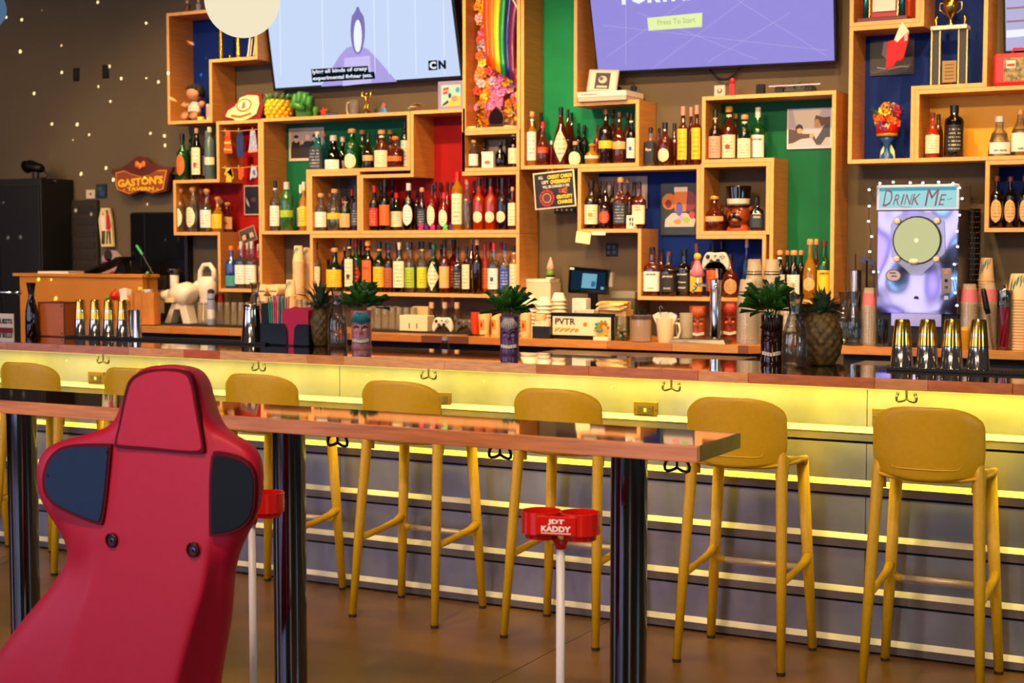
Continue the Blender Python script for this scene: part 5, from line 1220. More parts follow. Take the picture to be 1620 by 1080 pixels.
for k in range(6):
    u0, u1 = k / 6, (k + 1) / 6; pts = []
    nv = 8; vs = []
    for j in range(nv + 1):
        v = j / nv
        for u in (u0, u1):
            px = (top_l[0] + (top_r[0] - top_l[0]) * u) * (1 - v) + (bot_l[0] + (bot_r[0] - bot_l[0]) * u) * v - 3.5 * math.sin(v * 3.1) * 1.5
            py = (top_l[1] + (top_r[1] - top_l[1]) * u) * (1 - v) + (bot_l[1] + (bot_r[1] - bot_l[1]) * u) * v
            vs.append(atY(px, py, Yf - .006 * math.sin(v * 9 + u * 5)) - fo)
    fs = [(2 * j, 2 * j + 1, 2 * j + 3, 2 * j + 2) for j in range(nv)]
    o = obj('stripe', mesh('stripe', vs, fs, True), mat('satin_' + fc[k], fc[k], .3, coat=.3), t); s_ = o.modifiers.new('s', 'SOLIDIFY'); s_.thickness = .0012
a, b = atY(795, -30, Yf - .012) - fo, atY(826, 26, Yf - .012) - fo
MB().tube([a, b], .004, 8).build('flag_stick', plain('#e0d8c8', .4), t)
s = mpp(784, 190, YS + .03)
t = thing('award_plaque', 'dark pointed-arch glass award on the tall middle shelf', 'award', (X(785, 197, YS + .035), YS + .035, zg))
arch = [(-13, 3), (-15, 14), (-12, 24), (0, 34), (12, 24), (15, 14), (13, 3)]
MB().prism([(a * s, 0, b * s) for a, b in arch], (0, .014, 0)).build('gold_rim', plain('#6a4418', .3, metal=.6), t, bevel=.002)
poly('dark_face', [(a * s * .85, 2.5 * s + b * s * .85) for a, b in arch], plain('#1c0c0c', .12), t, 0, .002); box('base', BLACK, -.05, .05, -.012, .02, 0, .010, t)
t = thing('gold_trophy_figure', 'crumpled golden trophy figure left of the dark arch award', 'trophy', (X(759, 197, YS + .04), YS + .04, zg))
m = MB(); fr = random.Random(2)
for k in range(22): m.ball((fr.uniform(-.02, .02), fr.uniform(-.012, .012), .012 + k * .0058), fr.uniform(.008, .016), 6)
m.build('gold_foil', mat('gold_foil', '#e0b030', .2, metal=1), t); MB().lathe([(.03, 0), (.03, .008), (.018, .014)], 12).build('base', BLACK, t)
t = thing('crystal_award', 'clear crystal award right of the dark arch award', 'award', (X(806, 197, YS + .035), YS + .035, zg))
MB().lathe([(.032, 0), (.034, .03), (.022, .05), (.030, .08), (.012, .15), (.003, .19)], 7).build('crystal', CGLASS, t); MB().lathe([(.036, 0), (.036, .006)], 7).build('base', plain('#e8d8b8', .4), t)
t = thing('bracelet', 'cream bead string lying on the tall middle shelf edge', 'beads', (X(749, 201, YS + .012), YS + .016, zg))
for k in range(12): MB().ball(((k - 6) * .009, .004 * (k % 3), .006), .0055, 8).build('bead', plain('#f0d8a0', .4), t, smooth=True)
# box under flag: tin, skull decanter
t = thing('tea_tin', 'white square tin with an orange mark in the box under the flag', 'tin', (X(771, 267, YS + .03), YS + .03, ZP10)); s = mpp(771, 260, YS + .03)
box('tin_body', plain('#d8d0c4', .4), -10.5 * s, 10.5 * s, 0, .05, 0, 25 * s, t, bevel=.002); box('lid', plain('#c8c0b4', .4), -10.8 * s, 10.8 * s, -.001, .051, 22 * s, 26 * s, t)
poly('orange_mark', [(a * s, b * s) for a, b in circ(0, 9, 5.5, 3, 12)], plain('#d8641a', .5), t, -.001, .0005)
t, w_, h_ = pic('pale card at the back of the box under the flag', 'card', 772, 221, 800, 262, YW - .02, '#8a8078', '#9a9088')

# ================================================================ console, cable, poster on the small ledge
zc = gz(1008, 157.5); s = mpp(960, 150, YS)
t = thing('game_console', 'flat white game console on top of the tall green shelf box', 'console', (X(913.5, 155, YS - .03), YS - .03, zc)); w_ = X(990, 155, YS - .03) - t.location.x
box('lower_body', plain('#b8a898', .4), 0, w_, .002, .24, 0, .022, t, bevel=.002); box('upper_body', plain('#d8ccc0', .35), -.002, w_ + .002, 0, .24, .022, .052, t, bevel=.002)
box('disc_slot', BLACK, .02, w_ * .42, -.001, .001, .036, .039, t); MB().lathe([(.006, 0), (.007, .002)], 14).build('power_button', plain('#e8e0d8', .3), t, (w_ * .78, 0, .037), (R(90), 0, 0))
zk = zc + .053
t, w_, h_ = pic('framed black and white poster leaning on the white game console', 'picture', 930, 107, 977, 143, YS + .06, '#a89c90', '#c8bcac', [('#2c2824', [(.22, .05), (.78, .05), (.78, .92), (.22, .92)]), ('#b8ac9c', circ(.5, .55, .16, .2)), ('#b8ac9c', [(.3, .12), (.7, .12), (.7, .22), (.3, .22)]), ('#4a443c', circ(.45, .6, .08, .1))], border=.08, th=.012)
t.location.z = zk + h_ / 2 + .004; t.rotation_euler = (R(-10), R(4), 0)
t = thing('headset', 'thin black wire headset behind the white console', 'headset', (X(990, 140, YS + .12), YS + .12, zk))
MB().tube([(.05 * math.cos(R(a)) + 0, 0, .03 + .055 * math.sin(R(a))) for a in range(-20, 201, 20)], .003, 8).build('headband', BLACK, t, smooth=True)
for sx_ in (-1, 1): MB().lathe([(.018, 0), (.018, .014)], 16).build('ear_pad', BLACK, t, (sx_ * .047, .007, .020), (R(90), 0, 0))

# ================================================================ toys on top of the right green shelf
zt5 = P15[2]; Yt = YS + .08
t, w_, h_ = pic('small pink photo card standing on the right green shelf', 'card', 1130, 133, 1147, 151, YS + .05, '#b89a94', '#c8a8a0', [('#6a3a40', circ(.5, .5, .3, .3)), ('#d8b8b0', circ(.5, .6, .12, .16))], border=.1); t.location.z = zt5 + h_ / 2 + .001
t = thing('candy_dispenser', 'slim red candy dispenser standing on the right green shelf', 'dispenser', (X(1158.5, 150, Yt), Yt, zt5)); s = mpp(1158, 150, Yt)
box('body', plain('#c81c14', .3), -4 * s, 4 * s, -.008, .008, .004, 21 * s, t, bevel=.002); MB().ball((0, 0, 25 * s), 4.6 * s, 14).build('head', plain('#c81c28', .3), t, smooth=True); box('foot', plain('#a8140c', .3), -5 * s, 5 * s, -.012, .012, 0, .004, t)
t = thing('toy_speaker', 'small black box toy on the right green shelf', 'toy', (X(1203, 150, Yt), Yt, zt5)); box('body', BLACK, -.022, .022, -.01, .02, 0, .058, t, bevel=.003); MB().lathe([(.012, 0), (.012, .002)], 14).build('dial', IRON, t, (0, -.010, .035), (R(90), 0, 0))
t = thing('toy_racer', 'dark green toy racing car with a long silver beam on the right green shelf', 'toy car', (X(1258, 148, Yt + .03), Yt + .05, zt5)); s = mpp(1250, 148, Yt)
DG = plain('#1c2c18', .35); MB().prism([(-22 * s, -.02, 4 * s), (30 * s, -.02, 4 * s), (24 * s, -.02, 9 * s), (2 * s, -.02, 11 * s), (-18 * s, -.02, 8 * s)], (0, .04, 0)).build('body', DG, t, bevel=.003)
for x_ in (-26, 22):
    for y_ in (-.032, .022): MB().lathe([(.004, 0), (7 * s, 0), (7.4 * s, .004), (7 * s, .016), (.004, .016)], 18).build('wheel', RUBBER, t, (x_ * s, y_ + .016, 7.6 * s), (R(90), 0, 0))
MB().box(-42 * s, 42 * s, -.04, -.034, 13 * s, 15 * s).build('beam', plain('#b8b0a8', .3, metal=.8), t); MB().box(-1 * s, 1 * s, -.038, -.03, 8 * s, 14 * s).build('strut', IRON, t)
t = thing('toy_plant', 'spiky dark green sprig lying behind the toy racing car', 'plant', (X(1255, 148, YW - .05), YW - .06, zt5))
MB().lathe([(.02, 0), (.02, .015)], 12).build('base', plain('#2a241c', .6), t)
for k in range(7): MB().tube([(0, 0, .01), ((k - 3) * .018, 0, .05 + .008 * (k % 3)), ((k - 3) * .035, 0, .07 + .012 * (k % 2))], [.003, .003, .0008], 6).build('leaf', plain('#24381c', .5), t)

# ================================================================ right-hand shelves
zb16 = P16[0] + BT; Yv = YS + .10; s = mpp(1404, 240, Yv)
t = thing('goblet_vase', 'red and blue goblet vase full of bright silk flowers, in the blue shelf', 'vase', (X(1403, 250, Yv), Yv, zb16))
MB().lathe([(11 * s, 0), (12 * s, 3 * s), (10 * s, 20 * s), (13 * s, 34 * s)][0:1] + [(11 * s, .004), (9 * s, 8 * s), (5 * s, 12 * s), (4 * s, 20 * s), (7 * s, 27 * s), (14 * s, 36 * s)], 24).build('stem', plain('#0c4a8a', .3), t, smooth=True)
MB().prism([(-12 * s, .012, .004), (12 * s, .012, .004), (11 * s, .012, 14 * s), (4 * s, .012, 28 * s), (-4 * s, .012, 28 * s), (-11 * s, .012, 14 * s)], (0, .006, 0)).build('backing', plain('#b8d088', .5), t)
MB().lathe([(13 * s, 36 * s), (16 * s, 38 * s), (17.5 * s, 46 * s), (18 * s, 55 * s), (16.5 * s, 56 * s), (15 * s, 40 * s)], 28).build('bowl', plain('#a81010', .25), t, smooth=True)
MB().lathe([(16.4 * s, 37 * s), (17 * s, 40 * s), (16.6 * s, 41 * s)], 28).build('gold_band', plain('#d8a81c', .3, metal=.6), t)
poly('gold_emblem', [(a * s, b * s) for a, b in [(-9, 55), (-6, 47), (-3, 52), (0, 47), (3, 52), (6, 47), (9, 55), (6, 53), (3, 56), (0, 52), (-3, 56), (-6, 53)]], plain('#e0b030', .3), t, -17.8 * s, .003)
fr = random.Random(4); VC = ['#e8500c', '#d81c14', '#e8b010', '#6a1a5a', '#c8d020', '#e87a10', '#4a1a6a']
for k in range(46):
    a = fr.uniform(0, 6.28); rr = fr.uniform(0, 24) * s; zz = (60 + fr.uniform(0, 26)) * s
    o = obj('flower', flower_mesh(VC[k % 7]), None, t, (rr * math.cos(a), rr * math.sin(a) * .6 - .012, zz - rr * .25), (fr.uniform(-.7, .7), fr.uniform(0, 6), fr.uniform(-.7, .7)))
for k in range(14):
    a = k * .45; MB().tube([(0, 0, 52 * s), (math.cos(a) * 16 * s, math.sin(a) * 8 * s, 70 * s), (math.cos(a) * 27 * s, math.sin(a) * 12 * s, (78 + 4 * (k % 3)) * s)], [.003, .005, .001], 6).build('leaf', plain('#24501c', .6), t)
# pennant hanging
Yh = YS - .01; p = atY(1427, 34, Yh); s = mpp(1427, 60, Yh)
t = thing('hanging_cloth', 'red and white folded cloth hanging from the orange shelf', 'cloth', p)
PT = lambda L: [((x - 1427) * s, -(y - 34) * s) for x, y in L]
MB().prism([(x, 0, z) for x, z in PT([(1427, 34), (1438, 50), (1437, 60), (1434, 62), (1418, 72), (1414, 64), (1420, 48)])], (0, .012, 0)).build('white_top', mat('cloth_w', '#d8c8c0', .8, noise=.2, nscale=20), t, bevel=.004)
MB().prism([(x, -.004, z) for x, z in PT([(1437, 50), (1438, 62), (1431, 90), (1427, 96), (1420, 96), (1416, 104), (1402, 108), (1404, 64), (1415, 62), (1420, 66)])], (0, .012, 0)).build('red_fold', mat('cloth_r', '#b01424', .8, noise=.3, nscale=20), t, bevel=.004)
letters('XOXO', plain('#e0d0cc', .7), lambda u, v: Vector(((1434 - 1427 + v * 5) * s, -.0048, -(58 - 34 - u * 14) * s)), t, bold=.03)
# tall trophy
zt6 = gz(1447, 142.5); Yt = YS + .09; s = mpp(1502, 130, Yt); px0 = 1502
t = thing('column_trophy', 'tall two-column trophy with a gold cup on top, in the blue shelf', 'trophy', (X(px0, 138, Yt), Yt, zt6)); U = lambda v: v * s
MARB = mat('marble', '#d8cdbc', .25, noise=.2, nscale=30)
box('base', MARB, U(-32), U(32), -.045, .045, 0, U(4.5), t, bevel=.001); box('upper_shelf', MARB, U(-28), U(28), -.045, .045, U(94), U(100), t, bevel=.001)
for sx_ in (-1, 1):
    c = box('column', plain('#241408', .3), U(sx_ * 21 - 6), U(sx_ * 21 + 6), -.018, .018, U(4.5), U(94), t)
    for d in (-6.5, 6.5): box('gold_trim', GOLD, U(sx_ * 21 + d - 1), U(sx_ * 21 + d + 1), -.022, -.018, U(4.5), U(94), c)
    MB().tube([(U(sx_ * 22), 0, U(100)), (U(sx_ * 22), 0, U(104)), (U(sx_ * 23), 0, U(110)), (U(sx_ * 20), 0, U(118))], [U(4), U(1.6), U(3.6), U(1.2)], 10).build('side_finial', GOLD, t, smooth=True)
bq = box('plaque', plain('#8a6a34', .35, metal=.7), U(-11), U(11), -.012, -.006, U(12), U(46), t)
for k in range(5): box('engraving', plain('#4a3414', .5), U(-7), U(7), -.0128, -.012, U(17 + k * 5.5), U(18.6 + k * 5.5), bq)
box('plaque_stand', BLACK, U(-3), U(3), -.006, .0, U(4.5), U(14), bq)
cu = MB().lathe([(U(7), U(100)), (U(7), U(102)), (U(2), U(106)), (U(2), U(112)), (U(7), U(118)), (U(11), U(130)), (U(12), U(142)), (U(10.6), U(142)), (U(5), U(120))], 24).build('cup', GOLD, t, smooth=True)
for sx_ in (-1, 1): MB().tube([(U(sx_ * 11), 0, U(138)), (U(sx_ * 17), 0, U(136)), (U(sx_ * 17), 0, U(126)), (U(sx_ * 9), 0, U(120))], U(1.2), 8).build('cup_handle', GOLD, t, smooth=True)
# trophy in the orange shelf
zt7 = P16[2] + BT; Yt = YS + .08; s = mpp(1400, 30, Yt); t = thing('award_trophy', 'teal-columned award with white plate on red wood base, orange shelf', 'trophy', (X(1399, 34, Yt), Yt, zt7)); U = lambda v: v * s
box('base', mat('red_wood', '#5a1008', .3, coat=.3), U(-40), U(40), -.05, .05, 0, U(8), t, bevel=.002)
box('red_back', plain('#a01010', .4), U(-22), U(22), .0, .008, U(8), U(60), t)
box('white_plate', plain('#d8cfc0', .4), U(-18), U(18), -.012, 0, U(18), U(60), t, bevel=.001)
for sx_ in (-1, 1):
    MB().lathe([(U(4.4), U(8)), (U(4.4), U(60))], 14, 0, (U(sx_ * 29), -.01, 0)).build('teal_column', mat('teal_foil', '#1a6a80', .25, metal=.7), t, smooth=True)
    MB().lathe([(U(1.2 + .5 * (k % 2)), U(8 + k * 4)) for k in range(14)], 10, 0, (U(sx_ * 22.5), -.02, 0)).build('gold_spiral', GOLD, t)
# lunchbox
t = thing('lunchbox', 'bright red lunchbox with a crowded picture, on the yellow shelf', 'lunchbox', (X(1571, 142, YS + .03), YS + .03, P16[1])); s = mpp(1590, 130, YS + .03); U = lambda v: v * s
box('shell', mat('red_lunch', '#c81410', .35), 0, U(78), 0, .1, 0, U(52), t, bevel=.012); box('lid_rim', _M['red_lunch'], U(-.5), U(78.5), -.004, .03, U(2), U(50), t, bevel=.012)
box('picture_panel', mat('crowd_print', '#8a7a4a', .5, noise=.9, nscale=60), U(16), U(70), -.006, -.003, U(8), U(44), t); box('caption', plain('#d8c8b8', .5), U(20), U(34), -.0072, -.006, U(28), U(40), t); box('caption', plain('#b8281c', .5), U(21), U(33), -.008, -.0072, U(31), U(35), t)
MB().tube([(U(25), .05, U(51)), (U(27), .05, U(60)), (U(51), .05, U(60)), (U(53), .05, U(51))], U(2), 8).build('handle', _M['red_lunch'], t, smooth=True)

# ================================================================ bear jar
zj = P14 + BT; Yj = YS + .085; s = mpp(1170, 340, Yj); t = thing('bear_jar', 'orange ceramic bear-head jar with moustache and black top hat', 'jar', (X(1168, 366, Yj), Yj, zj)); U = lambda v: v * s
OR = mat('bear_orange', '#9a3c10', .2, noise=.4, nscale=30, coat=.5)
MB().lathe([(U(17), 0), (U(19), U(2)), (U(16), U(8)), (U(13), U(11))], 24, sy=.8).build('shoulders', plain('#c8481c', .3), t, smooth=True)
hd = MB().lathe([(U(10), U(9)), (U(16), U(13)), (U(19), U(21)), (U(19), U(30)), (U(17.5), U(37)), (U(14), U(41))], 28, sy=.85).build('head', OR, t, smooth=True)
for sx_ in (-1, 1):
    MB().ball((U(sx_ * 18.5), 0, U(36)), U(5), 12, sy=.6).build('ear', OR, hd, smooth=True)
    MB().ball((U(sx_ * 6.5), -U(14.5), U(33)), U(2), 8).build('eye', BLACK, hd, smooth=True)
MB().ball((0, -U(16), U(22)), U(8), 14, sy=.7, sz=.9).build('muzzle', plain('#c8a078', .3), hd, smooth=True)
MB().ball((0, -U(21), U(28)), U(3.4), 10, sz=.7).build('nose', BLACK, hd, smooth=True)
for sx_ in (-1, 1): MB().tube([(0, -U(22), U(23)), (U(sx_ * 6), -U(21), U(22)), (U(sx_ * 11), -U(18), U(17)), (U(sx_ * 13), -U(16), U(19))], [U(2.4), U(3.2), U(2.2), U(.6)], 10).build('moustache', BLACK, hd, smooth=True)
MB().box(-U(10), U(10), -U(18), -U(14), U(6), U(10)).build('bow_tie', BLACK, t, bevel=.004)
ht = MB().lathe([(U(21), U(39)), (U(22), U(41)), (U(17), U(42.5)), (U(17), U(44)), (U(20.5), U(69)), (U(20), U(71)), (U(1), U(71))], 30).build('top_hat', mat('hat_black', '#07070c', .1, coat=.6), t)
smooth_by_angle(ht.data); MB().lathe([(U(17.2), U(43)), (U(17.6), U(43)), (U(18.6), U(51)), (U(18.0), U(51))], 30).build('hat_band', plain('#d8c8b0', .4), ht)

# ================================================================ cups, stacks
CUPC = glass('clear_cup', '#f6f0e8', .30, '#f0e0c8'); CUPT = mat('paper_cup', '#dcb888', .6); BOWL = mat('paper_bowl', '#e8d8bc', .6)
_proto = {}
def cup_mesh(key, r0, r1, h, m):
    if key not in _proto:
        k = MB().lathe([(r1 * 1.0, 0), (r1 * 1.08, h * .01), (r1 * 1.08, h * .05), (r1, h * .06), (r0, h * .985), (r0 * .96, h), (r0 * .3, h)], 20, open0=True)
        me = mesh(key, k.v, k.f); smooth_by_angle(me, 50); me.materials.append(m); _proto[key] = me
    return _proto[key]
def stack(px, py_base, py_top, wpx, Y, zb_, label, group, key, m, pitch, hcup, cat='cup', leaf=False, name='stacked_cup', sleeve=None, taper=.74):
    s = mpp(px, py_base, Y); r1 = wpx * s / 2; H_ = (py_base - py_top) * s; me = cup_mesh(key, r1 * taper, r1, hcup, m)
    n = max(1, int((H_ - hcup) / pitch) + 1); x = X(px, (py_base + py_top) / 2, Y)
    for k in range(n):
        last = k == n - 1
        o = obj(name, me, None, None, (x, Y, zb_ + .0005 + k * pitch), (0, 0, 0 if last else k * .7))
        if not last: tag(o, (ordinal(k) + ' ' if k else 'bottom ') + label.replace(' in the', ' from below in the'), cat, group)
        else:
            tag(o, 'topmost ' + label, cat, group)
            if leaf:
                for q in range(9):
                    a = -1.7 + (q % 5 - 2) * .34; z0 = hcup * (.25 + .1 * (q % 3)) + hcup * .07 * (q % 5)
                    rr = lambda zz: (r1 + (r1 * taper - r1) * zz / hcup) + .0012
                    p = []
                    for dz, da in ((0, -.05), (.03, .08), (.052, .34), (.034, .25), (.012, .12)):
                        zz = min(z0 + dz * hcup / .12, hcup * .97); p.append((rr(zz) * math.cos(a + da), rr(zz) * math.sin(a + da), zz))
                    obj('leaf_print', mesh('leaf_print', p, [(0, 1, 2), (0, 2, 3), (0, 3, 4)]), plain('#0f6a6a', .5), o)
            if key in ('cupA', 'cupB', 'cupC'):
                for dz, hx in ((.30, '#241c18'), (.42, '#5a4a3a')): MB().lathe([(r1 + (r1 * taper - r1) * dz + .0012, hcup * dz), (r1 + (r1 * taper - r1) * (dz + .06) + .0012, hcup * (dz + .06))], 20, open0=True).build('printed_band', plain(hx, .5), o)
            if sleeve:
                MB().lathe([(r1 * .96 + .001, hcup * .12), (r1 * taper + (r1 - r1 * taper) * .28 + .0015, hcup * .74)], 20).build('pink_band', sleeve, o)
# ---- tall clear cup stacks right of the tap
stack(1183, 543, 437, 33, 7.31, ZC, 'clear cup in the front stack left of the brown mint glass', 'clear cups, front stack', 'cupA', CUPC, .0125, .115)
stack(1193, 533, 400, 27, 7.47, ZC, 'clear cup in the stack behind the front cup stack', 'clear cups, rear left stack', 'cupB', CUPC, .0125, .115)
stack(1221, 530, 397, 27, 7.51, ZC, 'clear cup in the stack behind the brown mint glass', 'clear cups, rear right stack', 'cupC', CUPC, .0125, .115)
stack(1247, 528, 428, 26, 7.46, ZC, 'clear tumbler in the narrow stack behind the right carafe', 'narrow clear tumblers', 'cupD', CUPC, .03, .13)
YR = 7.56
stack(1376, 541, 448, 25, 7.52, ZC, 'clear cup in the stack left of the drink machine', 'pink-topped cups left of the machine', 'cupE', CUPC, .0125, .10, sleeve=plain('#c86a74', .5))
stack(1533, 541, 439, 27, 7.52, ZC, 'clear cup in the stack just right of the drink machine', 'pink-topped cups right of the machine', 'cupE2', CUPC, .0125, .10, sleeve=plain('#c86a74', .5))
stack(1563, 543, 438, 28, 7.60, ZC, 'clear cup in the stack behind the black muddler', 'pink-topped cups behind the muddler', 'cupE3', CUPC, .0125, .10, sleeve=plain('#c86a74', .5))
stack(1560, 538, 396, 24, 7.735, ZC, 'tan paper cup in the rear stack right of the machine', 'tan cups right of the machine', 'cupF', CUPT, .014, .115, leaf=True)
stack(1612, 543, 420, 36, 7.56, ZC, 'tan paper cup in the stack at the right edge', 'tan cups at the right edge', 'cupG', CUPT, .014, .125, leaf=True)
# ---- left stacks of leaf cups
stack(460, 513, 436, 18, 7.42, ZC, 'tan cup in the short stack left of the pineapple', 'tan leaf cups, short stack', 'cupH', CUPT, .012, .10, leaf=True)
stack(472.5, 511, 381, 18, 7.60, ZC, 'tan cup in the tall stack under the green shelf', 'tan leaf cups, tall stack', 'cupI', CUPT, .012, .10, leaf=True)
stack(487, 510, 386, 17, 7.70, ZC, 'tan cup in the stack touching the honey shelf', 'tan leaf cups, rear stack', 'cupJ', CUPT, .012, .10, leaf=True)
# ---- bowls
stack(838, 519, 454, 30, 7.62, ZC, 'white paper bowl in the leftmost bowl stack', 'paper bowls, leftmost stack', 'bowlA', BOWL, .021, .045, 'bowl', name='paper_bowl', taper=.6)
stack(861, 521, 457, 24, 7.48, ZC, 'white paper bowl in the middle bowl stack', 'paper bowls, middle stack', 'bowlB', BOWL, .021, .045, 'bowl', name='paper_bowl', taper=.6)
stack(884, 519, 452, 24, 7.60, ZC, 'white paper bowl in the right bowl stack beside the terminal', 'paper bowls, right stack', 'bowlC', BOWL, .021, .045, 'bowl', name='paper_bowl', taper=.6)
def on(px, base, lo=7.26, hi=7.76): return onY(px, base, ZC, lo, hi)
# boxes and gnome on a riser behind the bowls
Yb = 7.735
t = thing('riser_box', 'white box behind the bowl stacks carrying the gnome', 'box', (X(852, 450, Yb), Yb - .05, ZC)); s = mpp(850, 450, Yb); zt8 = H(850, 441, Yb) - ZC
box('lower_carton', plain('#cbb89a', .6), -24 * s, 28 * s, 0, .13, 0, zt8 - .02, t); box('upper_carton', plain('#e0d0b4', .6), -22 * s, 26 * s, .0, .13, zt8 - .019, zt8, t, bevel=.002)
t = thing('gnome', 'tiny gnome with tall pink pointed hat and green shirt', 'figurine', (X(871, 441, Yb), Yb, ZC + zt8)); s = mpp(871, 440, Yb)
MB().lathe([(7 * s, 0), (7.5 * s, 2 * s), (6 * s, 5 * s)], 14).build('legs', plain('#d8c8a8', .5), t, smooth=True); MB().lathe([(6 * s, 4 * s), (7 * s, 9 * s), (5 * s, 14 * s)], 14).build('shirt', plain('#5a8a1c', .5), t, smooth=True)
MB().lathe([(4.5 * s, 13 * s), (6 * s, 17 * s), (5.5 * s, 21 * s), (3.5 * s, 27 * s), (.4 * s, 35 * s)], 14).build('hat', plain('#d8a08a', .5), t, smooth=True); MB().lathe([(7.6 * s, 3.6 * s), (7.6 * s, 5.6 * s)], 14).build('belt', BLACK, t)
MB().ball((0, -5 * s, 17 * s), 2 * s, 8).build('nose', plain('#c88a6a', .5), t)

# ================================================================ payment terminal
Yt = 7.50; p = atY(928, 443, Yt); s = mpp(928, 443, Yt); t = thing('payment_terminal', 'black tilted touchscreen till with a pale blue window on its screen', 'terminal', (p.x, Yt, ZC))
hz = p.z - ZC; U = lambda v: v * s
hdp = bpy.data.objects.new('screen_housing', None)
scr_pts = [(-41, -17), (32, -23), (39, 18), (-30, 22)]
q = [(U(a), -.0 + (.03 if b < 0 else -.0), hz + U(b)) for a, b in [(-38, -21), (33, -23), (39, 17), (-31, 22)]]
MB().prism(q, (0, .022, 0)).build('bezel', mat('till_black', '#08080a', .25), t, bevel=.004)
def scr_p(u, v, off=-.002):
    bl, br, tr, tl = [Vector(k) for k in q]; return (bl * (1 - u) + br * u) * (1 - v) + (tl * (1 - u) + tr * u) * v + Vector((0, off, 0))
def scr_poly(nm, pts, m, off): obj(nm, mesh(nm, [scr_p(u, v, off) for u, v in pts], [tuple(range(len(pts)))]), m, t)
scr_poly('display', [(.08, .14), (.92, .14), (.92, .86), (.08, .86)], emis('till_navy', '#1c3a52', .55), -.0015)
scr_poly('window', [(.34, .22), (.70, .22), (.72, .78), (.36, .78)], emis('till_pale', '#86c4d8', .75), -.0025)
scr_poly('window_button', [(.58, .28), (.68, .28), (.69, .5), (.59, .5)], emis('till_blue', '#3a80b0', .7), -.003)
scr_poly('window_button', [(.82, .2), (.9, .2), (.9, .3), (.82, .3)], emis('till_pale', '', 1), -.0025)
scr_poly('sticker', [(.03, .88), (.14, .88), (.14, .96), (.03, .96)], PAPER, -.002)
MB().prism([(U(-8), .06, .03), (U(12), .06, .03), (U(10), .035, hz - U(5)), (U(-2), .035, hz - U(5))], (0, .03, 0)).build('stand_neck', BLACK, t, bevel=.004)
box('stand_base', BLACK, U(-22), U(24), -.02, .14, 0, .03, t, bevel=.005)
box('card_reader', plain('#8a8478', .4), U(36), U(42), .02, .05, hz - U(10), hz + U(12), t)
def bx_on(label, cat, nm, px0, px1, base, top, d, hexc, Y=None, hx2=None, rough=.5, lid=None, ztop=None):
    Y = Y or on((px0 + px1) / 2, base); a = X(px0, (base + top) / 2, Y); b = X(px1, (base + top) / 2, Y); h = H((px0 + px1) / 2, top, Y) - ZC
    t = thing(nm, label, cat, ((a + b) / 2, Y, ZC)); w = (b - a) / 2; d = min(d, YW - Y - .005)
    box('body', plain(hexc, rough), -w, w, 0, d, 0, h * (.85 if lid else 1), t, bevel=.002)
    if lid: box('lid', plain(lid, rough), -w - .002, w + .002, -.002, d, h * .85, h, t, bevel=.002)
    if hx2: box('front_print', plain(hx2, .5), -w * .7, w * .7, -.001, 0, h * .2, h * .7, t)
    return t, w, h, Y
bx_on('grey-green receipt printer with paper curl, right of the till', 'printer', 'receipt_printer', 966, 1004, 515, 461, .20, '#4a4636', 7.60, None, .45, '#7a7662')
t, w_, h_, Y_ = bx_on('stack of yellow and white order pads right of the till', 'paper', 'order_pads', 948, 990, 517, 490, .10, '#c8a860', 7.46)
for k in range(6): box('pad', plain(['#e8d8b0', '#e0b840', '#d8a878', '#e8c850', '#e0d0a8', '#e8b838'][k], .6), -w_, w_, -.04, .06, 0, .007, t, ((k % 3 - 1) * .008, .01, h_ + .0075 * k), (0, 0, (k % 3 - 1) * .2))
bx_on('small white paper cup dispenser below the till', 'dispenser', 'cup_dispenser', 905, 927, 513, 472, .06, '#d8ccb8', 7.40, '#a89c8c')
t, w_, h_, Y_ = bx_on('flat red-edged box lying behind the illustrated sign', 'box', 'flat_box', 912, 939, 512, 490, .06, '#b04838', 7.335, None, .5, '#c8b8a0')
# illustrated sign PVTR
Ys_ = 7.27; a, b = X(871, 512, Ys_), X(970, 512, Ys_); zt9 = H(920, 497, Ys_) - ZC; t = thing('menu_sign', 'black-framed cream sign reading PVTR in front of the till', 'sign', ((a + b) / 2, Ys_, ZC)); w_ = (b - a) / 2
box('frame', BLACK, -w_, w_, 0, .03, 0, zt9 + .006, t, bevel=.002); f = box('panel', plain('#e0cfa8', .5), -w_ * .93, w_ * .93, -.001, 0, zt9 * .16, zt9 * .9, t)
letters('PVTR', plain('#141210', .5), lambda u, v: Vector((-w_ * .52 + u * w_ * .66, -.0018, zt9 * .70 + v * zt9 * .26)), f, bold=.03)
fr = random.Random(8)
for k in range(14): MB().tube([(-w_ * .85 + k * w_ * .055 + .0, -.002, zt9 * (.28 + .06 * (k % 3))), (-w_ * .80 + k * w_ * .055, -.002, zt9 * (.45 - .05 * (k % 2)))], .004, 6).build('gold_scribble', plain('#d08a10', .5), f)
MB().lathe([(.012, 0), (.012, .001)], 16).build('round_mark', plain('#c8641c', .5), f, (w_ * .12, -.001, zt9 * .6), (R(90), 0, 0))
t = thing('filigree_ball', 'ornate multicoloured filigree disc on a white stand by the illustrated sign', 'ornament', (X(952, 517, 7.235), 7.24, ZC)); s = mpp(952, 515, 7.24)
box('stand', plain('#e8d8b0', .5), -13 * s, 13 * s, -.02, .02, 0, 6 * s, t, bevel=.002)
for k in range(26):
    a = k * 2.4; rr = 12.5 * s * math.sqrt(k / 26); MB().lathe([(.4 * s, 0), (2.6 * s, 0), (2.6 * s, .003), (1.4 * s, .003)], 8).build('petal', plain(['#d8a01c', '#c85a1c', '#3a8a6a', '#d8b83a', '#8a9a3a'][k % 5], .4, metal=.4), t, (rr * math.cos(a), -.002 - .0001 * k, 19 * s + rr * math.sin(a)), (R(90), 0, 0))
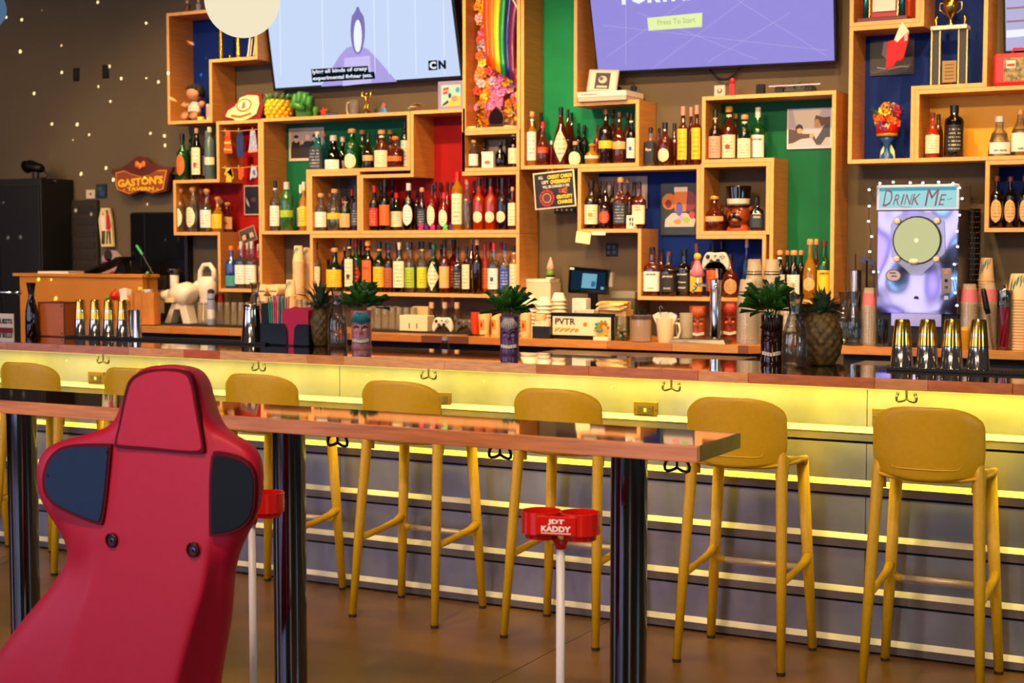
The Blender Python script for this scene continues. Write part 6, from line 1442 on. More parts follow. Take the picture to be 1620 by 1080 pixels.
t, w_, h_, Y_ = bx_on('black card holder with cream cards left of the illustrated sign', 'holder', 'card_holder', 842, 869, 527, 516, .07, '#0c0b0b', 7.23)
box('cards', plain('#e0d0ac', .6), -w_ * .8, w_ * .8, .01, .06, h_, h_ + .025, t)
def vessel(label, cat, nm, px, base, top, wpx, Y, prof, m, z=ZC, n=24, handle=None, smooth=True, sq=0):
    s = mpp(px, base, Y); h = H(px, top, Y) - z; t = thing(nm, label, cat, (X(px, (base + top) / 2, Y), Y, z)); r = wpx * s / 2
    b = MB().lathe([(r * a, h * c) for a, c in prof], n, sq).build('body', m, t); smooth_by_angle(b.data)
    if handle: MB().tube([(handle * r * .95, 0, h * .8), (handle * r * 1.45, 0, h * .78), (handle * r * 1.6, 0, h * .5), (handle * r * 1.4, 0, h * .22), (handle * r * .9, 0, h * .18)], r * .12, 8).build('handle', m, t, smooth=True)
    return t, r, h
CYL = [(.9, 0), (1, .03), (1, 1), (.92, 1), (.88, .06)]; TAPER = [(.78, 0), (.82, .02), (1, 1), (.94, 1), (.76, .06)]
t, r, h = vessel('glass jar of sweets and picks right of the illustrated sign', 'jar', 'glass_jar', 984, 531, 500, 26, 7.28, CYL, CGLASS)
for k in range(14): MB().ball((random.uniform(-.5, .5) * r, random.uniform(-.5, .5) * r, .012 + .004 * k), .010, 8).build('sweet', plain(['#2a7a8a', '#e0c8a0', '#c87a2a', '#d8d0c0'][k % 4], .4), t, smooth=True)
t, r, h = vessel('clear glass canister with wide metal-edged rim beside the sweets jar', 'canister', 'glass_canister', 1015, 533, 498, 33, 7.25, CYL, glass('pinkish', '#e0c8b8', .55, '#c8a890'))
MB().lathe([(r * 1.02, h * .84), (r * 1.03, h * .98), (r * .95, h)], 24).build('rim', plain('#4a3c30', .3), t)
for k in range(7): MB().tube([(0, 0, .02), ((k - 3) * .010, .0, h * 1.18 + .004 * (k % 2))], .003, 6).build('bar_spoon', [IRON, STEEL, BLACK][k % 3], t)
t, r, h = vessel('white mug stuffed with sugar packets', 'mug', 'white_mug', 1053, 532, 503, 31, 7.27, [(.72, 0), (.78, .03), (1, 1), (.93, 1), (.74, .06)], plain('#e8cda0', .3), handle=1)
for k in range(7): box('sugar_packet', plain(['#d8cbb8', '#6a8ab8', '#e0d4c0', '#c8bca8'][k % 4], .6), -.020, .020, -.001, .001, 0, .06, t, ((k - 3) * .008, (k % 3 - 1) * .012, h * .75), (0, (k - 3) * .16, .2 * (k % 3)))
MB().tube([(-.02, 0, h * .8), (-.035, 0, h * 1.45), (-.028, 0, h * 1.52), (-.016, 0, h * 1.4)], .0025, 6).build('spoon', STEEL, t, smooth=True)
vessel('grey-beige mug beside the white mug of packets', 'mug', 'grey_mug', 1086, 530, 495, 22, 7.33, CYL, plain('#a89c84', .35), handle=-1)
def tiki(label, px, base, top, wpx, Y, z, hexc, face2, band, mint=False, rough=.3, mkey=None):
    s = mpp(px, base, Y); h = H(px, top, Y) - z; r = wpx * s / 2; t = thing('tiki_mug', label, 'tiki mug', (X(px, (base + top) / 2, Y), Y, z), math.atan2(-X(px, base, Y), Y) * .85); mm = mkey or mat('tiki_' + hexc, hexc, rough, noise=.3, nscale=40, coat=.3)
    b = MB().lathe([(r * .92, 0), (r, h * .05), (r * .93, h * .18), (r * .98, h * .45), (r * .95, h * .7), (r, h * .95), (r * .98, h), (r * .9, h), (r * .86, h * .1)], 28).build('body', mm, t); smooth_by_angle(b.data)
    f2 = plain(face2, .35); fb = plain(band, .35)
    for k in range(9):
        a = -math.pi / 2 + (k - 4) * .26; MB().tube([(r * .99 * math.cos(-math.pi / 2 + (k - 4) * .10), r * .99 * math.sin(-math.pi / 2 + (k - 4) * .10) - .002, h * .96), (r * 1.01 * math.cos(a), r * 1.01 * math.sin(a), h * (.66 + .02 * abs(k - 4)))], [.003, r * .13], 8).build('headdress_rib', fb, t, smooth=True)
    for sx_ in (-1, 1):
        a = -math.pi / 2 + sx_ * .42; q = MB(); q.ball((r * .97 * math.cos(a), r * .97 * math.sin(a), h * .50), r * .24, 12, sy=.7, sz=.7); q.build('eye', f2, t, smooth=True)
        MB().tube([(r * 1.02 * math.cos(a + .25 * sx_), r * 1.02 * math.sin(a + .25 * sx_), h * .57), (r * 1.04 * math.cos(a), r * 1.04 * math.sin(a), h * .61), (r * 1.05 * math.cos(a - .25 * sx_), r * 1.05 * math.sin(a - .25 * sx_), h * .57)], r * .06, 8).build('brow', BLACK, t, smooth=True)
    MB().tube([(0, -r * .98, h * .58), (0, -r * 1.12, h * .42)], [r * .10, r * .2], 10).build('nose', mm, t, smooth=True)
    mth_ = MB().tube([(r * 1.0 * math.cos(a), r * 1.0 * math.sin(a), h * (.20 + .05 * abs(a + math.pi / 2))) for a in [-math.pi / 2 + q * .2 for q in range(-4, 5)]], r * .17, 10).build('mouth', BLACK, t, smooth=True)
    for k in range(-3, 4):
        a = -math.pi / 2 + k * .2; box('tooth', plain('#c8c0b0', .4), -.005, .005, -.004, .004, -.007, .007, mth_, (r * 1.15 * math.cos(a), r * 1.15 * math.sin(a), h * (.215 + .05 * abs(k * .2))), (0, 0, a + math.pi / 2))
    return t, r, h
lf = MB()
for j in range(5):
    v = j / 4; wv = .017 * math.sin(math.pi * min(.98, .08 + v * .92)) ; lf.v += [Vector((-wv, .004 * v, v * .058 - .004)), Vector((0, -.003 - .010 * v * v, v * .060)), Vector((wv, .004 * v, v * .058 - .004))]
for j in range(4): lf.f += [(3 * j, 3 * j + 1, 3 * j + 4, 3 * j + 3), (3 * j + 1, 3 * j + 2, 3 * j + 5, 3 * j + 4)]
leaf_me = mesh('mint_leaf', lf.v, lf.f, True); leaf_me.materials.append(mat('mint_green', '#265c14', .45, noise=.4, nscale=30))
def mint(label, x, y, z, rad, n, seed):
    t = thing('mint_bunch', label, 'mint', (x, y, z)); r = random.Random(seed)
    for k in range(6):
        a = k * 1.05; MB().tube([(0, 0, -.05), (math.cos(a) * .02, math.sin(a) * .02, .02), (math.cos(a) * rad * .5, math.sin(a) * rad * .4, rad * .6)], .0022, 6).build('sprig', plain('#2a4a14', .6), t)
    for k in range(n):
        a = r.uniform(0, 6.28); el = r.uniform(-.15, 1.45); rr = rad * r.uniform(.25, .72)
        d = Vector((math.cos(a) * math.cos(el) * .88, math.sin(a) * math.cos(el) * .8, math.sin(el) + .12)).normalized(); p = Vector((0, 0, .015)) + Vector((d.x * rr, d.y * rr, d.z * rr * .75))
        qd = (d + Vector((r.uniform(-.3, .3), r.uniform(-.3, .3), r.uniform(-.2, .3)))).to_track_quat('Z', 'Y')
        o = obj('leaf', leaf_me, None, t, p, qd.to_euler()); sc_ = r.uniform(.95, 1.45); o.scale = (sc_,) * 3
    return t
tiki('glossy brown tiki mug on the back counter beside the steel tap', 1104, 528, 484, 27, 7.38, ZC, '#a8481a', '#c8641c', '#b8541c')
tiki('red-brown scaly tiki mug on the back counter right of the steel tap', 1155, 526, 478, 26, 7.46, ZC, '#8a2c14', '#c85a2c', '#a8341c')
# ================================================================ beer tap
Yt = 7.36; s = mpp(1132, 500, Yt); t = thing('tap_tower', 'chrome cylindrical tap tower with two faucets and a drip tray', 'tap tower', (X(1132, 490, Yt), Yt, ZC)); U = lambda v: v * s; ht_ = H(1132, 443, Yt) - ZC
c = MB().lathe([(U(13), 0), (U(13), .012), (U(9.5), .016), (U(9.5), ht_ - .01), (U(10.5), ht_ - .008), (U(10.5), ht_), (U(4), ht_ + .006)], 32).build('column', CHROME, t); smooth_by_angle(c.data)
for sx_, tx_ in ((-1, -25), (1, 8)):
    zf = ht_ - U(8); x2 = U(tx_)
    MB().tube([(U(sx_ * 8), -.03, zf), (x2, -.05, zf + .002)], U(2.6), 10).build('shank', CHROME, t, smooth=True)
    MB().tube([(x2, -.05, zf + U(3)), (x2 - U(2), -.055, zf - U(2)), (x2 - U(6), -.07, zf - U(12))], [U(2.8), U(2.6), U(1.8)], 10).build('faucet', CHROME, t, smooth=True)
    MB().tube([(x2, -.05, zf), (x2, -.05, zf + U(12))], U(1.6), 8).build('lever', CHROME, t)
hx, hz_ = U(-25), ht_ + U(4)
MB().lathe([(U(3), hz_), (U(11.5), hz_ + U(3)), (U(9), hz_ + U(14)), (U(4.5), hz_ + U(24)), (U(4), hz_ + U(27))], 20, 0, (hx, -.05, 0)).build('pink_handle', plain('#d8788a', .45), t, smooth=True)
MB().ball((hx, -.05, hz_ + U(33)), U(6), 14).build('yellow_knob', plain('#d8a82a', .4), t, smooth=True)
def controller(label, px, py, Y, hexc, wpx, z=None, tilt=0, parent=None, off=None):
    s = mpp(px, py, Y) * wpx / 46; U = lambda v: v * s
    t = parent or thing('game_controller', label, 'controller', (X(px, py, Y), Y, z if z is not None else H(px, py, Y)))
    o0 = Vector(off) if off else Vector((0, 0, 0)); mm = plain(hexc, .35)
    prof = [(-13, 13), (0, 11), (13, 13), (18, 9), (23, -4), (22, -14), (18, -16), (12, -7), (6, -4), (-6, -4), (-12, -7), (-18, -16), (-22, -14), (-23, -4), (-18, 9)]
    shp = outline([(a, b) for a, b in prof], 2)
    b = MB().prism([o0 + Vector((U(a), 0, U(b))) for a, b in shp], (0, U(9), 0)).build('shell', mm, t, bevel=U(3), seg=3); smooth_by_angle(b.data, 60)
    for x_, z_, r_, hx in ((-12, 5, 3.4, '#1a1a1a'), (5, -1, 3.4, '#1a1a1a'), (0, 7, 2, '#8a9a8a')): MB().lathe([(U(r_), 0), (U(r_), U(1.2)), (U(r_ * .7), U(2.4))], 14).build('thumb_stick' if r_ > 3 else 'guide_button', plain(hx, .4), b, o0 + Vector((U(x_), U(-.2), U(z_))), (R(90), 0, 0))
    MB().box(U(-9), U(-3), U(-1.5), 0, U(-2.4), U(-.4)).build('direction_pad', plain('#3a3a38', .4), b, o0); MB().box(U(-7), U(-5), U(-1.5), 0, U(-4.4), U(1.6)).build('direction_pad', plain('#3a3a38', .4), b, o0)
    for x_, z_, hx in ((12, 8.5, '#c8a01c'), (15, 5.5, '#b01c14'), (9, 5.5, '#1c3a9a'), (12, 2.5, '#1c8a3a')): MB().lathe([(U(1.4), 0), (U(1.4), U(1))], 10).build('button', plain(hx, .4), b, o0 + Vector((U(x_), 0, U(z_))), (R(90), 0, 0))
    return t
zf = ht_ - U(8) + U(12)
controller('', 1137, 411, Yt - .05, '#c8c0ac', 46, parent=t, off=(U(6), -.065, H(1137, 411, Yt) - ZC))
MB().tube([(U(8), -.05, zf), (U(7), -.055, H(1137, 418, Yt) - ZC)], U(2), 8).build('handle_rod', plain('#c8a8a8', .4), t)
t = thing('drip_tray', 'brushed steel drip tray below the chrome tap tower', 'tray', (X(1110, 535, 7.30), 7.30, ZC)); s = mpp(1110, 535, 7.30)
MB().prism([(-46 * s, -.075, 0), (48 * s, -.075, 0), (48 * s, -.075, .012), (44 * s, -.06, .022), (-40 * s, -.06, .022), (-46 * s, -.075, .012)], (0, .10, 0)).build('tray', mat('tray_steel', '#9a9484', .35, metal=1), t, bevel=.001)
for k in range(14): box('grate_bar', mat('grate', '#3a3630', .5, metal=.6), (-38 + k * 6) * s, (-36 + k * 6) * s, -.055, .02, .022, .0235, t)
# ================================================================ centre of the back counter
MATY0 = 7.42
t = thing('bar_mat', 'thin black rubber mat under the tumblers on the back counter, centre', 'mat', (X(560, 516, 7.38), 7.36, ZC)); mx_ = X(745, 520, 7.38) - t.location.x
box('sheet', RUBBER, 0, mx_, 0, .3, 0, .006, t); box('rim', RUBBER, 0, mx_, -.004, .004, 0, .010, t)
t = thing('bar_mat', 'thin black rubber mat under the tumblers on the back counter, left', 'mat', (X(222, 505, 7.36), 7.33, ZC)); mx2 = X(395, 508, 7.36) - t.location.x
box('sheet', RUBBER, 0, mx2, 0, .34, 0, .006, t); box('rim', RUBBER, 0, mx2, -.004, .004, 0, .010, t)
ZM = ZC + .006
tum = None
def tumbler(label, px, base, top, wpx, Y, group, z=ZM):
    s = mpp(px, base, Y); r = wpx * s / 2; h = H(px, top, Y) - z; t = thing('tumbler', label, 'glass', (X(px, base, Y), Y, z), 0, group)
    b = MB().lathe([(r * .98, 0), (r, h * .02), (r * .86, h * .90), (r * .84, h), (r * .5, h), (r * .3, h * .985)], 18).build('glass_wall', glass('tumbler_glass', '#f0e6d0', .22, '#dccaa4'), t); smooth_by_angle(b.data)
    MB().lathe([(r * .80, h * .88), (r * .80, h * .97)], 14).build('thick_base', glass('tumbler_base', '#e0d0a8', .4, '#b09a70'), t, smooth=True)
for k, px in enumerate((586, 598, 610, 621, 632, 643, 654)):
    tumbler(f'upturned glass tumbler, {ordinal(k)} of the row right of the mint mug', px, 516, 486, 12.5, 7.56, 'tumblers on the centre mat')
for k, px in enumerate((592, 604, 616, 627)):
    tumbler(f'upturned glass tumbler in the rear row, {ordinal(k)} from left, centre mat', px, 514, 484, 12.5, 7.67, 'tumblers at the back of the centre mat')
for k, px in enumerate((318, 328, 338, 349, 360, 371, 382, 393)):
    tumbler(f'upturned glass tumbler, {ordinal(k)} of the row between juicer and shaker', px, 506, 478, 11.5, 7.52, 'tumblers on the left mat')
for k, px in enumerate((474, 483, 492, 501)):
    tumbler(f'glass tumbler, {ordinal(k)} of the small group behind the pineapple leaves', px, 511, 473, 10, 7.45, 'tumblers behind the left pineapple', ZC)
bx_on('long cream carton with black print on the centre mat', 'box', 'cream_carton', 632, 676, 516, 499, .08, '#e0cba0', 7.46, None); 
t = [o for o in col.objects if o.name.startswith('cream_carton')][-1]
for x_ in (-.03, .02): box('black_print', plain('#241c14', .5), x_, x_ + .006, -.001, 0, .018, .05, t)
bx_on('wood-toned box behind the long cream carton', 'box', 'wood_box', 652, 677, 514, 485, .05, '#c8a070', 7.58)
for k, px in enumerate((683, 704, 723)):
    t, r, h = vessel(f'small clear dasher bottle behind the white controller, {ordinal(k)} from left', 'bottle', 'dasher_bottle', px, 513, 478, 13, 7.62, [(.9, 0), (1, .05), (1, .5), (.6, .68), (.55, .8)], glass('dash', '#b89a70', .4, '#6a4a2c'), ZM)
    MB().lathe([(r * .62, h * .78), (r * .62, h)], 14).build('cap', plain('#c8a070', .4), t)
t = thing('round_sticker', 'red round sticker on the wall below the honey shelf', 'sticker', (X(708, 473, YW), YW - .001, H(708, 473, YW))); MB().lathe([(.028, 0), (.028, .001)], 24).build('disc', plain('#9a1c14', .5), t, (0, 0, 0), (R(90), 0, 0)); box('backing_card', plain('#a87a54', .6), -.045, .045, 0, .0008, -.05, .04, t)
controller('white game controller leaning among the tumblers', 699, 504, 7.44, '#e0d2ba', 38, z=ZM + .045)
controller('grey-brown game controller right of the white one', 734, 508, 7.41, '#5a4c40', 36, z=ZM + .043)
t, r, h = vessel('bright red-orange cup behind the printed paper cups', 'cup', 'orange_cup', 752, 520, 494, 14, 7.42, TAPER, plain('#d8380c', .4)); MB().lathe([(r, h * .96), (r * 1.04, h)], 20).build('rim', plain('#d8380c', .4), t)
for k, (px, Y_) in enumerate(((766, 7.40), (784, 7.46), (832, 7.36), (855, 7.44))):
    t, r, h = vessel(f'cream paper cup with orange square print, {ordinal(k)} of four on the counter', 'cup', 'printed_cup', px, 524, 496, 19, Y_, TAPER, mat('cream_cup', '#e8c88a', .5))
    vs, fs = patch(r * .92, 0, h * .25, h * .72, .5, 'r', .002); o = obj('orange_print', mesh('op', vs, fs, True), plain('#d8801c', .5), t)
    vs, fs = patch(r * .92, 0, h * .36, h * .6, .2, 'o', .003); obj('print_figure', mesh('pf', vs, fs, True), plain('#6a2a10', .5), o)
t = thing('bottle_opener', 'dark flat bottle opener lying on the counter edge', 'opener', (X(755, 523, 7.26), 7.26, ZC)); s = mpp(755, 523, 7.26)
MB().tube([(-12 * s, 0, .006), (12 * s, .01, .006)], [.010, .007], 10, flat=.5).build('handle', IRON, t, smooth=True); MB().lathe([(.004, 0), (.012, 0), (.012, .006), (.006, .006)], 14).build('ring', IRON, t, (-14 * s, 0, .002))
# ================================================================ left of the back counter
JW = mat('juicer_white', '#ded4c0', .3, coat=.2)
Yj = 7.48; s = mpp(285, 480, Yj); t = thing('juicer', 'white masticating juicer with dark hopper, left of two', 'juicer', (X(283, 500, Yj), Yj, ZM)); U = lambda v: v * s
MB().tube([(U(-28), -.02, U(42)), (U(-20), -.01, U(44)), (U(-10), 0, U(45))], [U(8), U(9), U(10)], 24).build('nozzle', JW, t, smooth=True); MB().tube([(U(-30), -.02, U(42)), (U(-27.5), -.02, U(42))], U(5), 18).build('nozzle_mouth', BLACK, t)
MB().tube([(U(-14), 0, U(44)), (U(0), 0, U(46)), (U(16), .0, U(46)), (U(27), 0, U(44)), (U(30), 0, U(42))], [U(11), U(16), U(20), U(18), U(10)], 28).build('motor_body', JW, t, smooth=True)
MB().lathe([(U(7), U(50)), (U(7), U(76))], 20, 0, (U(-8), 0, 0)).build('feed_chute', JW, t, smooth=True); MB().lathe([(U(5), U(76)), (U(12), U(84)), (U(12), U(86)), (U(10), U(86)), (U(4), U(77))], 22, 0, (U(-8), 0, 0)).build('hopper', plain('#241c18', .15), t)
MB().prism([(U(-22), -.04, 0), (U(-10), -.04, 0), (U(-2), -.04, U(22)), (U(10), -.04, U(22)), (U(16), -.04, 0), (U(30), -.04, 0), (U(22), -.04, U(32)), (U(-6), -.04, U(32))], (0, .08, 0)).build('stand', JW, t, bevel=.004)
box('juice_screen', plain('#e0c8a0', .4), U(-14), U(4), -.07, -.03, U(33), U(40), t, bevel=.004)
Yj = 7.56; s = mpp(325, 450, Yj); t = thing('juicer', 'tall white juicer with looped carrying handle, right of two', 'juicer', (X(328, 495, Yj), Yj, ZM)); U = lambda v: v * s
MB().lathe([(U(15), 0), (U(16), U(8)), (U(13), U(42)), (U(16), U(46)), (U(17), U(60)), (U(16), U(72)), (U(13), U(74))], 26, sy=.75).build('housing', JW, t, smooth=True)
MB().tube([(U(-14), 0, U(66)), (U(-13), 0, U(82)), (U(-6), 0, U(92)), (U(6), 0, U(93)), (U(14), 0, U(84)), (U(15), 0, U(68))], [U(4), U(4), U(3.6), U(3.6), U(4), U(4)], 12).build('carry_handle', JW, t, smooth=True)
MB().tube([(U(-12), -.02, U(62)), (U(-24), -.03, U(52)), (U(-28), -.03, U(46))], [U(7), U(5.5), U(4.5)], 14).build('spout', JW, t, smooth=True); MB().tube([(U(-28), -.03, U(46)), (U(-28.6), -.031, U(45))], U(3), 12).build('spout_mouth', BLACK, t)
t, r, h = vessel('small blue and white canister in front of the tall white juicer', 'canister', 'blue_canister', 334, 506, 464, 12, 7.40, CYL, plain('#8a9ac0', .4), ZM); MB().lathe([(r * 1.02, h * .8), (r * .9, h * 1.1), (r * .3, h * 1.14)], 18).build('dark_lid', plain('#1c1814', .4), t); MB().lathe([(r * 1.01, h * .2), (r * 1.01, h * .5)], 18).build('white_band', plain('#d8d4cc', .4), t)
t, r, h = vessel('small jar with a red lid under the red shelf', 'jar', 'red_lid_jar', 347, 503, 464, 16, 7.66, CYL, plain('#3a2a1c', .4), ZM); MB().lathe([(r * 1.05, h * .72), (r * 1.05, h)], 20).build('lid', plain('#b01c10', .4), t)
def carafe(label, px, base, top, wpx, Y, z, water=.55, hexw='#b8c0c0', dark=False):
    s = mpp(px, base, Y); h = H(px, top, Y) - z; r = wpx * s / 2; t = thing('carafe', label, 'carafe', (X(px, (base + top) / 2, Y), Y, z))
    prof = [(.92, 0), (1, .02), (1, .38), (.93, .48), (.62, .66), (.46, .74), (.46, .80), (.66, .95), (.74, 1)]
    b = MB().lathe([(r * a, h * c) for a, c in prof] + [(r * .70, h), (r * .42, h * .80), (r * .42, h * .74)], 30).build('glass_wall', CGLASS if not dark else glass('dark_glass', '#3a3a34', .35, '#141410'), t); smooth_by_angle(b.data)
    b.data.polygons[len(b.data.polygons) - 1].use_smooth = False
    MB().lathe([(r * a * .92, .006 + (h * c) * .97) for a, c in prof if c <= water], 24).build('water', glass('water', '#e8ddd0', .14, '#c8a888') if not dark else glass('dark_liq', '#2a2018', .5), t, smooth=True)
    MB().lathe([(r * .70, h * .985), (r * .77, h * .99), (r * .77, h), (r * .70, h)], 28).build('rim', CGLASS, t, smooth=True)
    return t
carafe('amber-lit glass carafe behind the black straw caddy', 404, 510, 447, 24, 7.40, ZC, .5)
for k, (px, py) in enumerate(((428, 0), (447, 0), (428, 1), (447, 1))):
    Yk_ = 7.62; s = mpp(px, 480, Yk_); t = thing('towel_roll', ['cream rolled bar towel, upper left of four', 'cream rolled bar towel, upper right of four', 'cream rolled bar towel, lower left of four', 'cream rolled bar towel, lower right of four'][k], 'towel', (X(px, 480, Yk_), Yk_, H(px, 458 + 17 * py, Yk_)))
    MB().tube([(0, -.09, 0), (0, .09, 0)], 8.6 * s, 18, flat=.95).build('roll', mat('towel', '#e0c496', .85, bump=.3, nscale=200), t); MB().tube([(0, -.092, 0), (0, -.06, 0)], 8.9 * s, 18).build('band', mat('towel', '', 0), t); box('stripe', plain('#5a3c24', .6), -7 * s, 7 * s, -.094, -.092, -2.4 * s, -1.0 * s, t)
t = thing('riser_tray', 'small wooden riser under the rolled towels', 'riser', (X(437, 500, 7.62), 7.62, ZC)); zz = H(437, 484, 7.62) - ZC; box('top', WOODH, -.08, .08, -.1, .1, zz - .015, zz, t); box('leg', WOOD, -.08, -.065, -.1, .1, 0, zz - .015, t); box('leg', WOOD, .065, .08, -.1, .1, 0, zz - .015, t)
# paper bags and fruit on the left
for k, (x0, x1, top_, Y_, lb) in enumerate(((180, 217, 466, 7.30, 'brown paper bag behind the shaker tins, left of two'), (216, 249, 462, 7.29, 'brown paper bag left of the white juicers'))):
    a, b = X(x0, 490, Y_), X(x1, 490, Y_); t = thing('paper_bag', lb, 'bag', ((a + b) / 2, Y_, ZM if k else ZC)); h = H((x0 + x1) / 2, top_, Y_) - t.location.z; w_ = (b - a) / 2
    m = MB().lathe([(w_ * 1.0, 0), (w_ * 1.02, h * .3), (w_ * .98, h * .8), (w_ * 1.02, h), (w_ * .95, h), (w_ * .9, h * .5)], 16, 5, sy=.55); m.build('bag', mat('kraft', '#c07a30', .8, noise=.2, nscale=12, bump=.4), t)
    box('fold', mat('kraft2', '#a8682a', .8), -w_ * .02, w_ * .02, -w_ * .57, -w_ * .55, h * .05, h * .95, t)
def fruit(label, nm, px, py, r, hexc, Y, z, stem=None):
    s = mpp(px, py, Y); t = thing(nm, label, 'fruit', (X(px, py, Y), Y, z)); MB().ball((0, 0, r * s), r * s, 16).build('flesh', plain(hexc, .4), t, smooth=True); MB().tube([(0, 0, r * s * 1.9), (.003, 0, r * s * 2.3)], .003, 6).build('stem', plain(stem or '#3a5a1c', .6), t)
fruit('red pepper beside the napkins behind the shaker tins', 'red_pepper', 182, 467, 8, '#c0200c', 7.235, ZC + .153); fruit('small green lime behind the shaker tins', 'lime', 170, 464, 4, '#6a8a1c', 7.235, ZC + .153); fruit('yellow pear-shaped fruit on the paper bags', 'pear', 222, 452, 4.5, '#e0b040', 7.29, ZC + .205)
t = thing('produce_crate', 'low wooden crate under the fruit and napkins behind the shaker tins', 'crate', (X(190, 490, 7.215), 7.215, ZC)); box('front_slat', WOODH, -.08, .05, 0, .01, 0, .15, t); box('back_slat', WOODH, -.08, .05, .03, .035, 0, .15, t); box('top_board', WOODH, -.08, .05, 0, .04, .15, .153, t)
t = thing('napkin_stack', 'upright white folded napkins behind the shaker tins', 'napkins', (X(197, 466, 7.25), 7.245, ZC + .153))
for k in range(6): box('napkin', PAPER, -.028, .028, -.001, .001, 0, .075, t, (0, .005 * k, 0), (0, .06 * (k - 2), 0))
t, r, h = vessel('white cup with a green mark hanging over the paper bag', 'mug', 'white_cup', 234, 482, 458, 16, 7.29, [(.7, 0), (1, .6), (1, 1), (.9, 1), (.6, .1)], plain('#d8d4c8', .3), ZC + .185, handle=-1)
box('green_mark', plain('#1c8a3a', .4), -.012, .0, -r * 1.02, -r * .98, h * .4, h * .8, t)
t, r, h = vessel('clear pepper mill with green cap beside the podium', 'mill', 'pepper_mill', 234, 505, 429, 9, 7.42, [(1, 0), (1, .1), (.55, .14), (.55, .86), (.9, .9), (.9, .96)], CGLASS, ZM); MB().lathe([(r * .9, h * .95), (r * .3, h)], 14).build('cap', plain('#3a8a4a', .4), t)
bx_on('dark box with pale front label between the podium and juicers', 'box', 'tea_box', 246, 262, 506, 436, .06, '#241a12', 7.60, '#b8a890')

# ================================================================ things standing on the front bar
ZB = 1.07
def onbar(px, base, r=0): return min(5.93, onY(px, base, ZB, 5.5, 6.0) + r)
def barmat(label, x0, x1, py, y0, y1):
    a, b = X(x0, py, y0), X(x1, py, y0); t = thing('bar_mat', label, 'mat', (a, y0, ZB)); box('sheet', RUBBER, 0, b - a, 0, y1 - y0, 0, .008, t); box('front_lip', RUBBER, -.002, b - a + .002, -.006, .003, 0, .011, t, bevel=.002)
    n = int((b - a) / .012)
    m = MB()
    for k in range(0, n): m.box(k * .012 + .002, k * .012 + .007, .02, .026, .008, .0115); m.box(k * .012 + .006, k * .012 + .011, .05, .056, .008, .0115)
    o = m.build('nubs', RUBBER, t); o['kind'] = 'stuff'
barmat('long black rubber bar mat at the left of the bar', 104, 420, 535, 5.86, 6.02)
barmat('black rubber bar mat under the four tall shaker stacks at right', 1404, 1760, 585, 5.80, 6.02)
TIN = mat('shaker_steel', '#cfc8be', .10, metal=1, noise=.05, nscale=10)
TIN_WARM = mat('warm_tinted_steel', '#e8b850', .14, metal=1)  # steel again, with a warm reflection put into its colour
def tins(label1, label2, px, base, top, wpx, Y, z, group):
    s = mpp(px, base, Y); r = wpx * s / 2; h = H(px, top, Y) - z; h1 = h * .72
    t = thing('shaker_tin', label1, 'shaker', (X(px, (base + top) / 2, Y), Y, z), 0, group)
    b = MB().lathe([(r * 1.02, 0), (r * 1.03, h * .012), (r, h * .02), (r * .80, h1 * .80), (r * .76, h1), (r * .70, h1 + .001), (r * .2, h1)], 32).build('cup', TIN, t); smooth_by_angle(b.data); MB().lathe([(r * 1.02, .0005), (r * 1.045, .002), (r * 1.02, .0045)], 32).build('rolled_rim', TIN, t, smooth=True)
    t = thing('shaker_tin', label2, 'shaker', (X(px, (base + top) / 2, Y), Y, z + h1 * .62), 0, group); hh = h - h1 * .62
    k0 = .86; b = MB().lathe([(r * k0, 0), (r * k0, .003), (r * .66, hh * .92), (r * .60, hh), (r * .5, hh - .003)], 28, 0, rib=.0).build('cup', TIN_WARM, t); smooth_by_angle(b.data)
    MB().lathe([(r * k0, .0), (r * (k0 + .03), .002), (r * k0, .005)], 28).build('rolled_rim', TIN, t, smooth=True)
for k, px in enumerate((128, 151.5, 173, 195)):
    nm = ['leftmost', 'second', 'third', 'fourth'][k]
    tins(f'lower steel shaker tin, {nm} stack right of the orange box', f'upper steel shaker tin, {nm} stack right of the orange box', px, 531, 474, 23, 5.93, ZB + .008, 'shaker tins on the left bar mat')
for k, px in enumerate((208.5, 217)):
    t, r, h = vessel(['small steel jigger tin, left of the pair beside the left shaker stacks', 'small steel jigger tin, right of the pair beside the left shaker stacks'][k], 'jigger', 'jigger_tin', px, 531, 490, 15, (5.97, 5.90)[k], [(1, 0), (.98, .02), (.76, .97), (.70, 1), (.3, .99)], TIN, ZB + .008); MB().lathe([(r, 0), (r * 1.05, .002), (r, .005)], 24).build('rolled_rim', TIN, t, smooth=True)
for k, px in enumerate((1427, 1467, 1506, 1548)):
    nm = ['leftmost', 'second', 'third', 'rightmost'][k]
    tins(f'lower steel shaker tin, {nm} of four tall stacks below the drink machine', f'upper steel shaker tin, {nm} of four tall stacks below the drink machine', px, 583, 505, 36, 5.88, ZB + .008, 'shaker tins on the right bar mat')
t, r, h = vessel('large faceted steel mixing tin left of the black straw caddy', 'shaker', 'mixing_tin', 399, 541, 481, 35, 5.92, [(1.02, 0), (1.03, .01), (1, .02), (.80, .86), (.80, .93), (.70, 1), (.3, .995)], TIN, ZB + .008, n=14, smooth=False); MB().lathe([(r * .82, h * .86), (r * .84, h * .88), (r * .82, h * .9)], 24).build('ring', TIN, t, smooth=True)
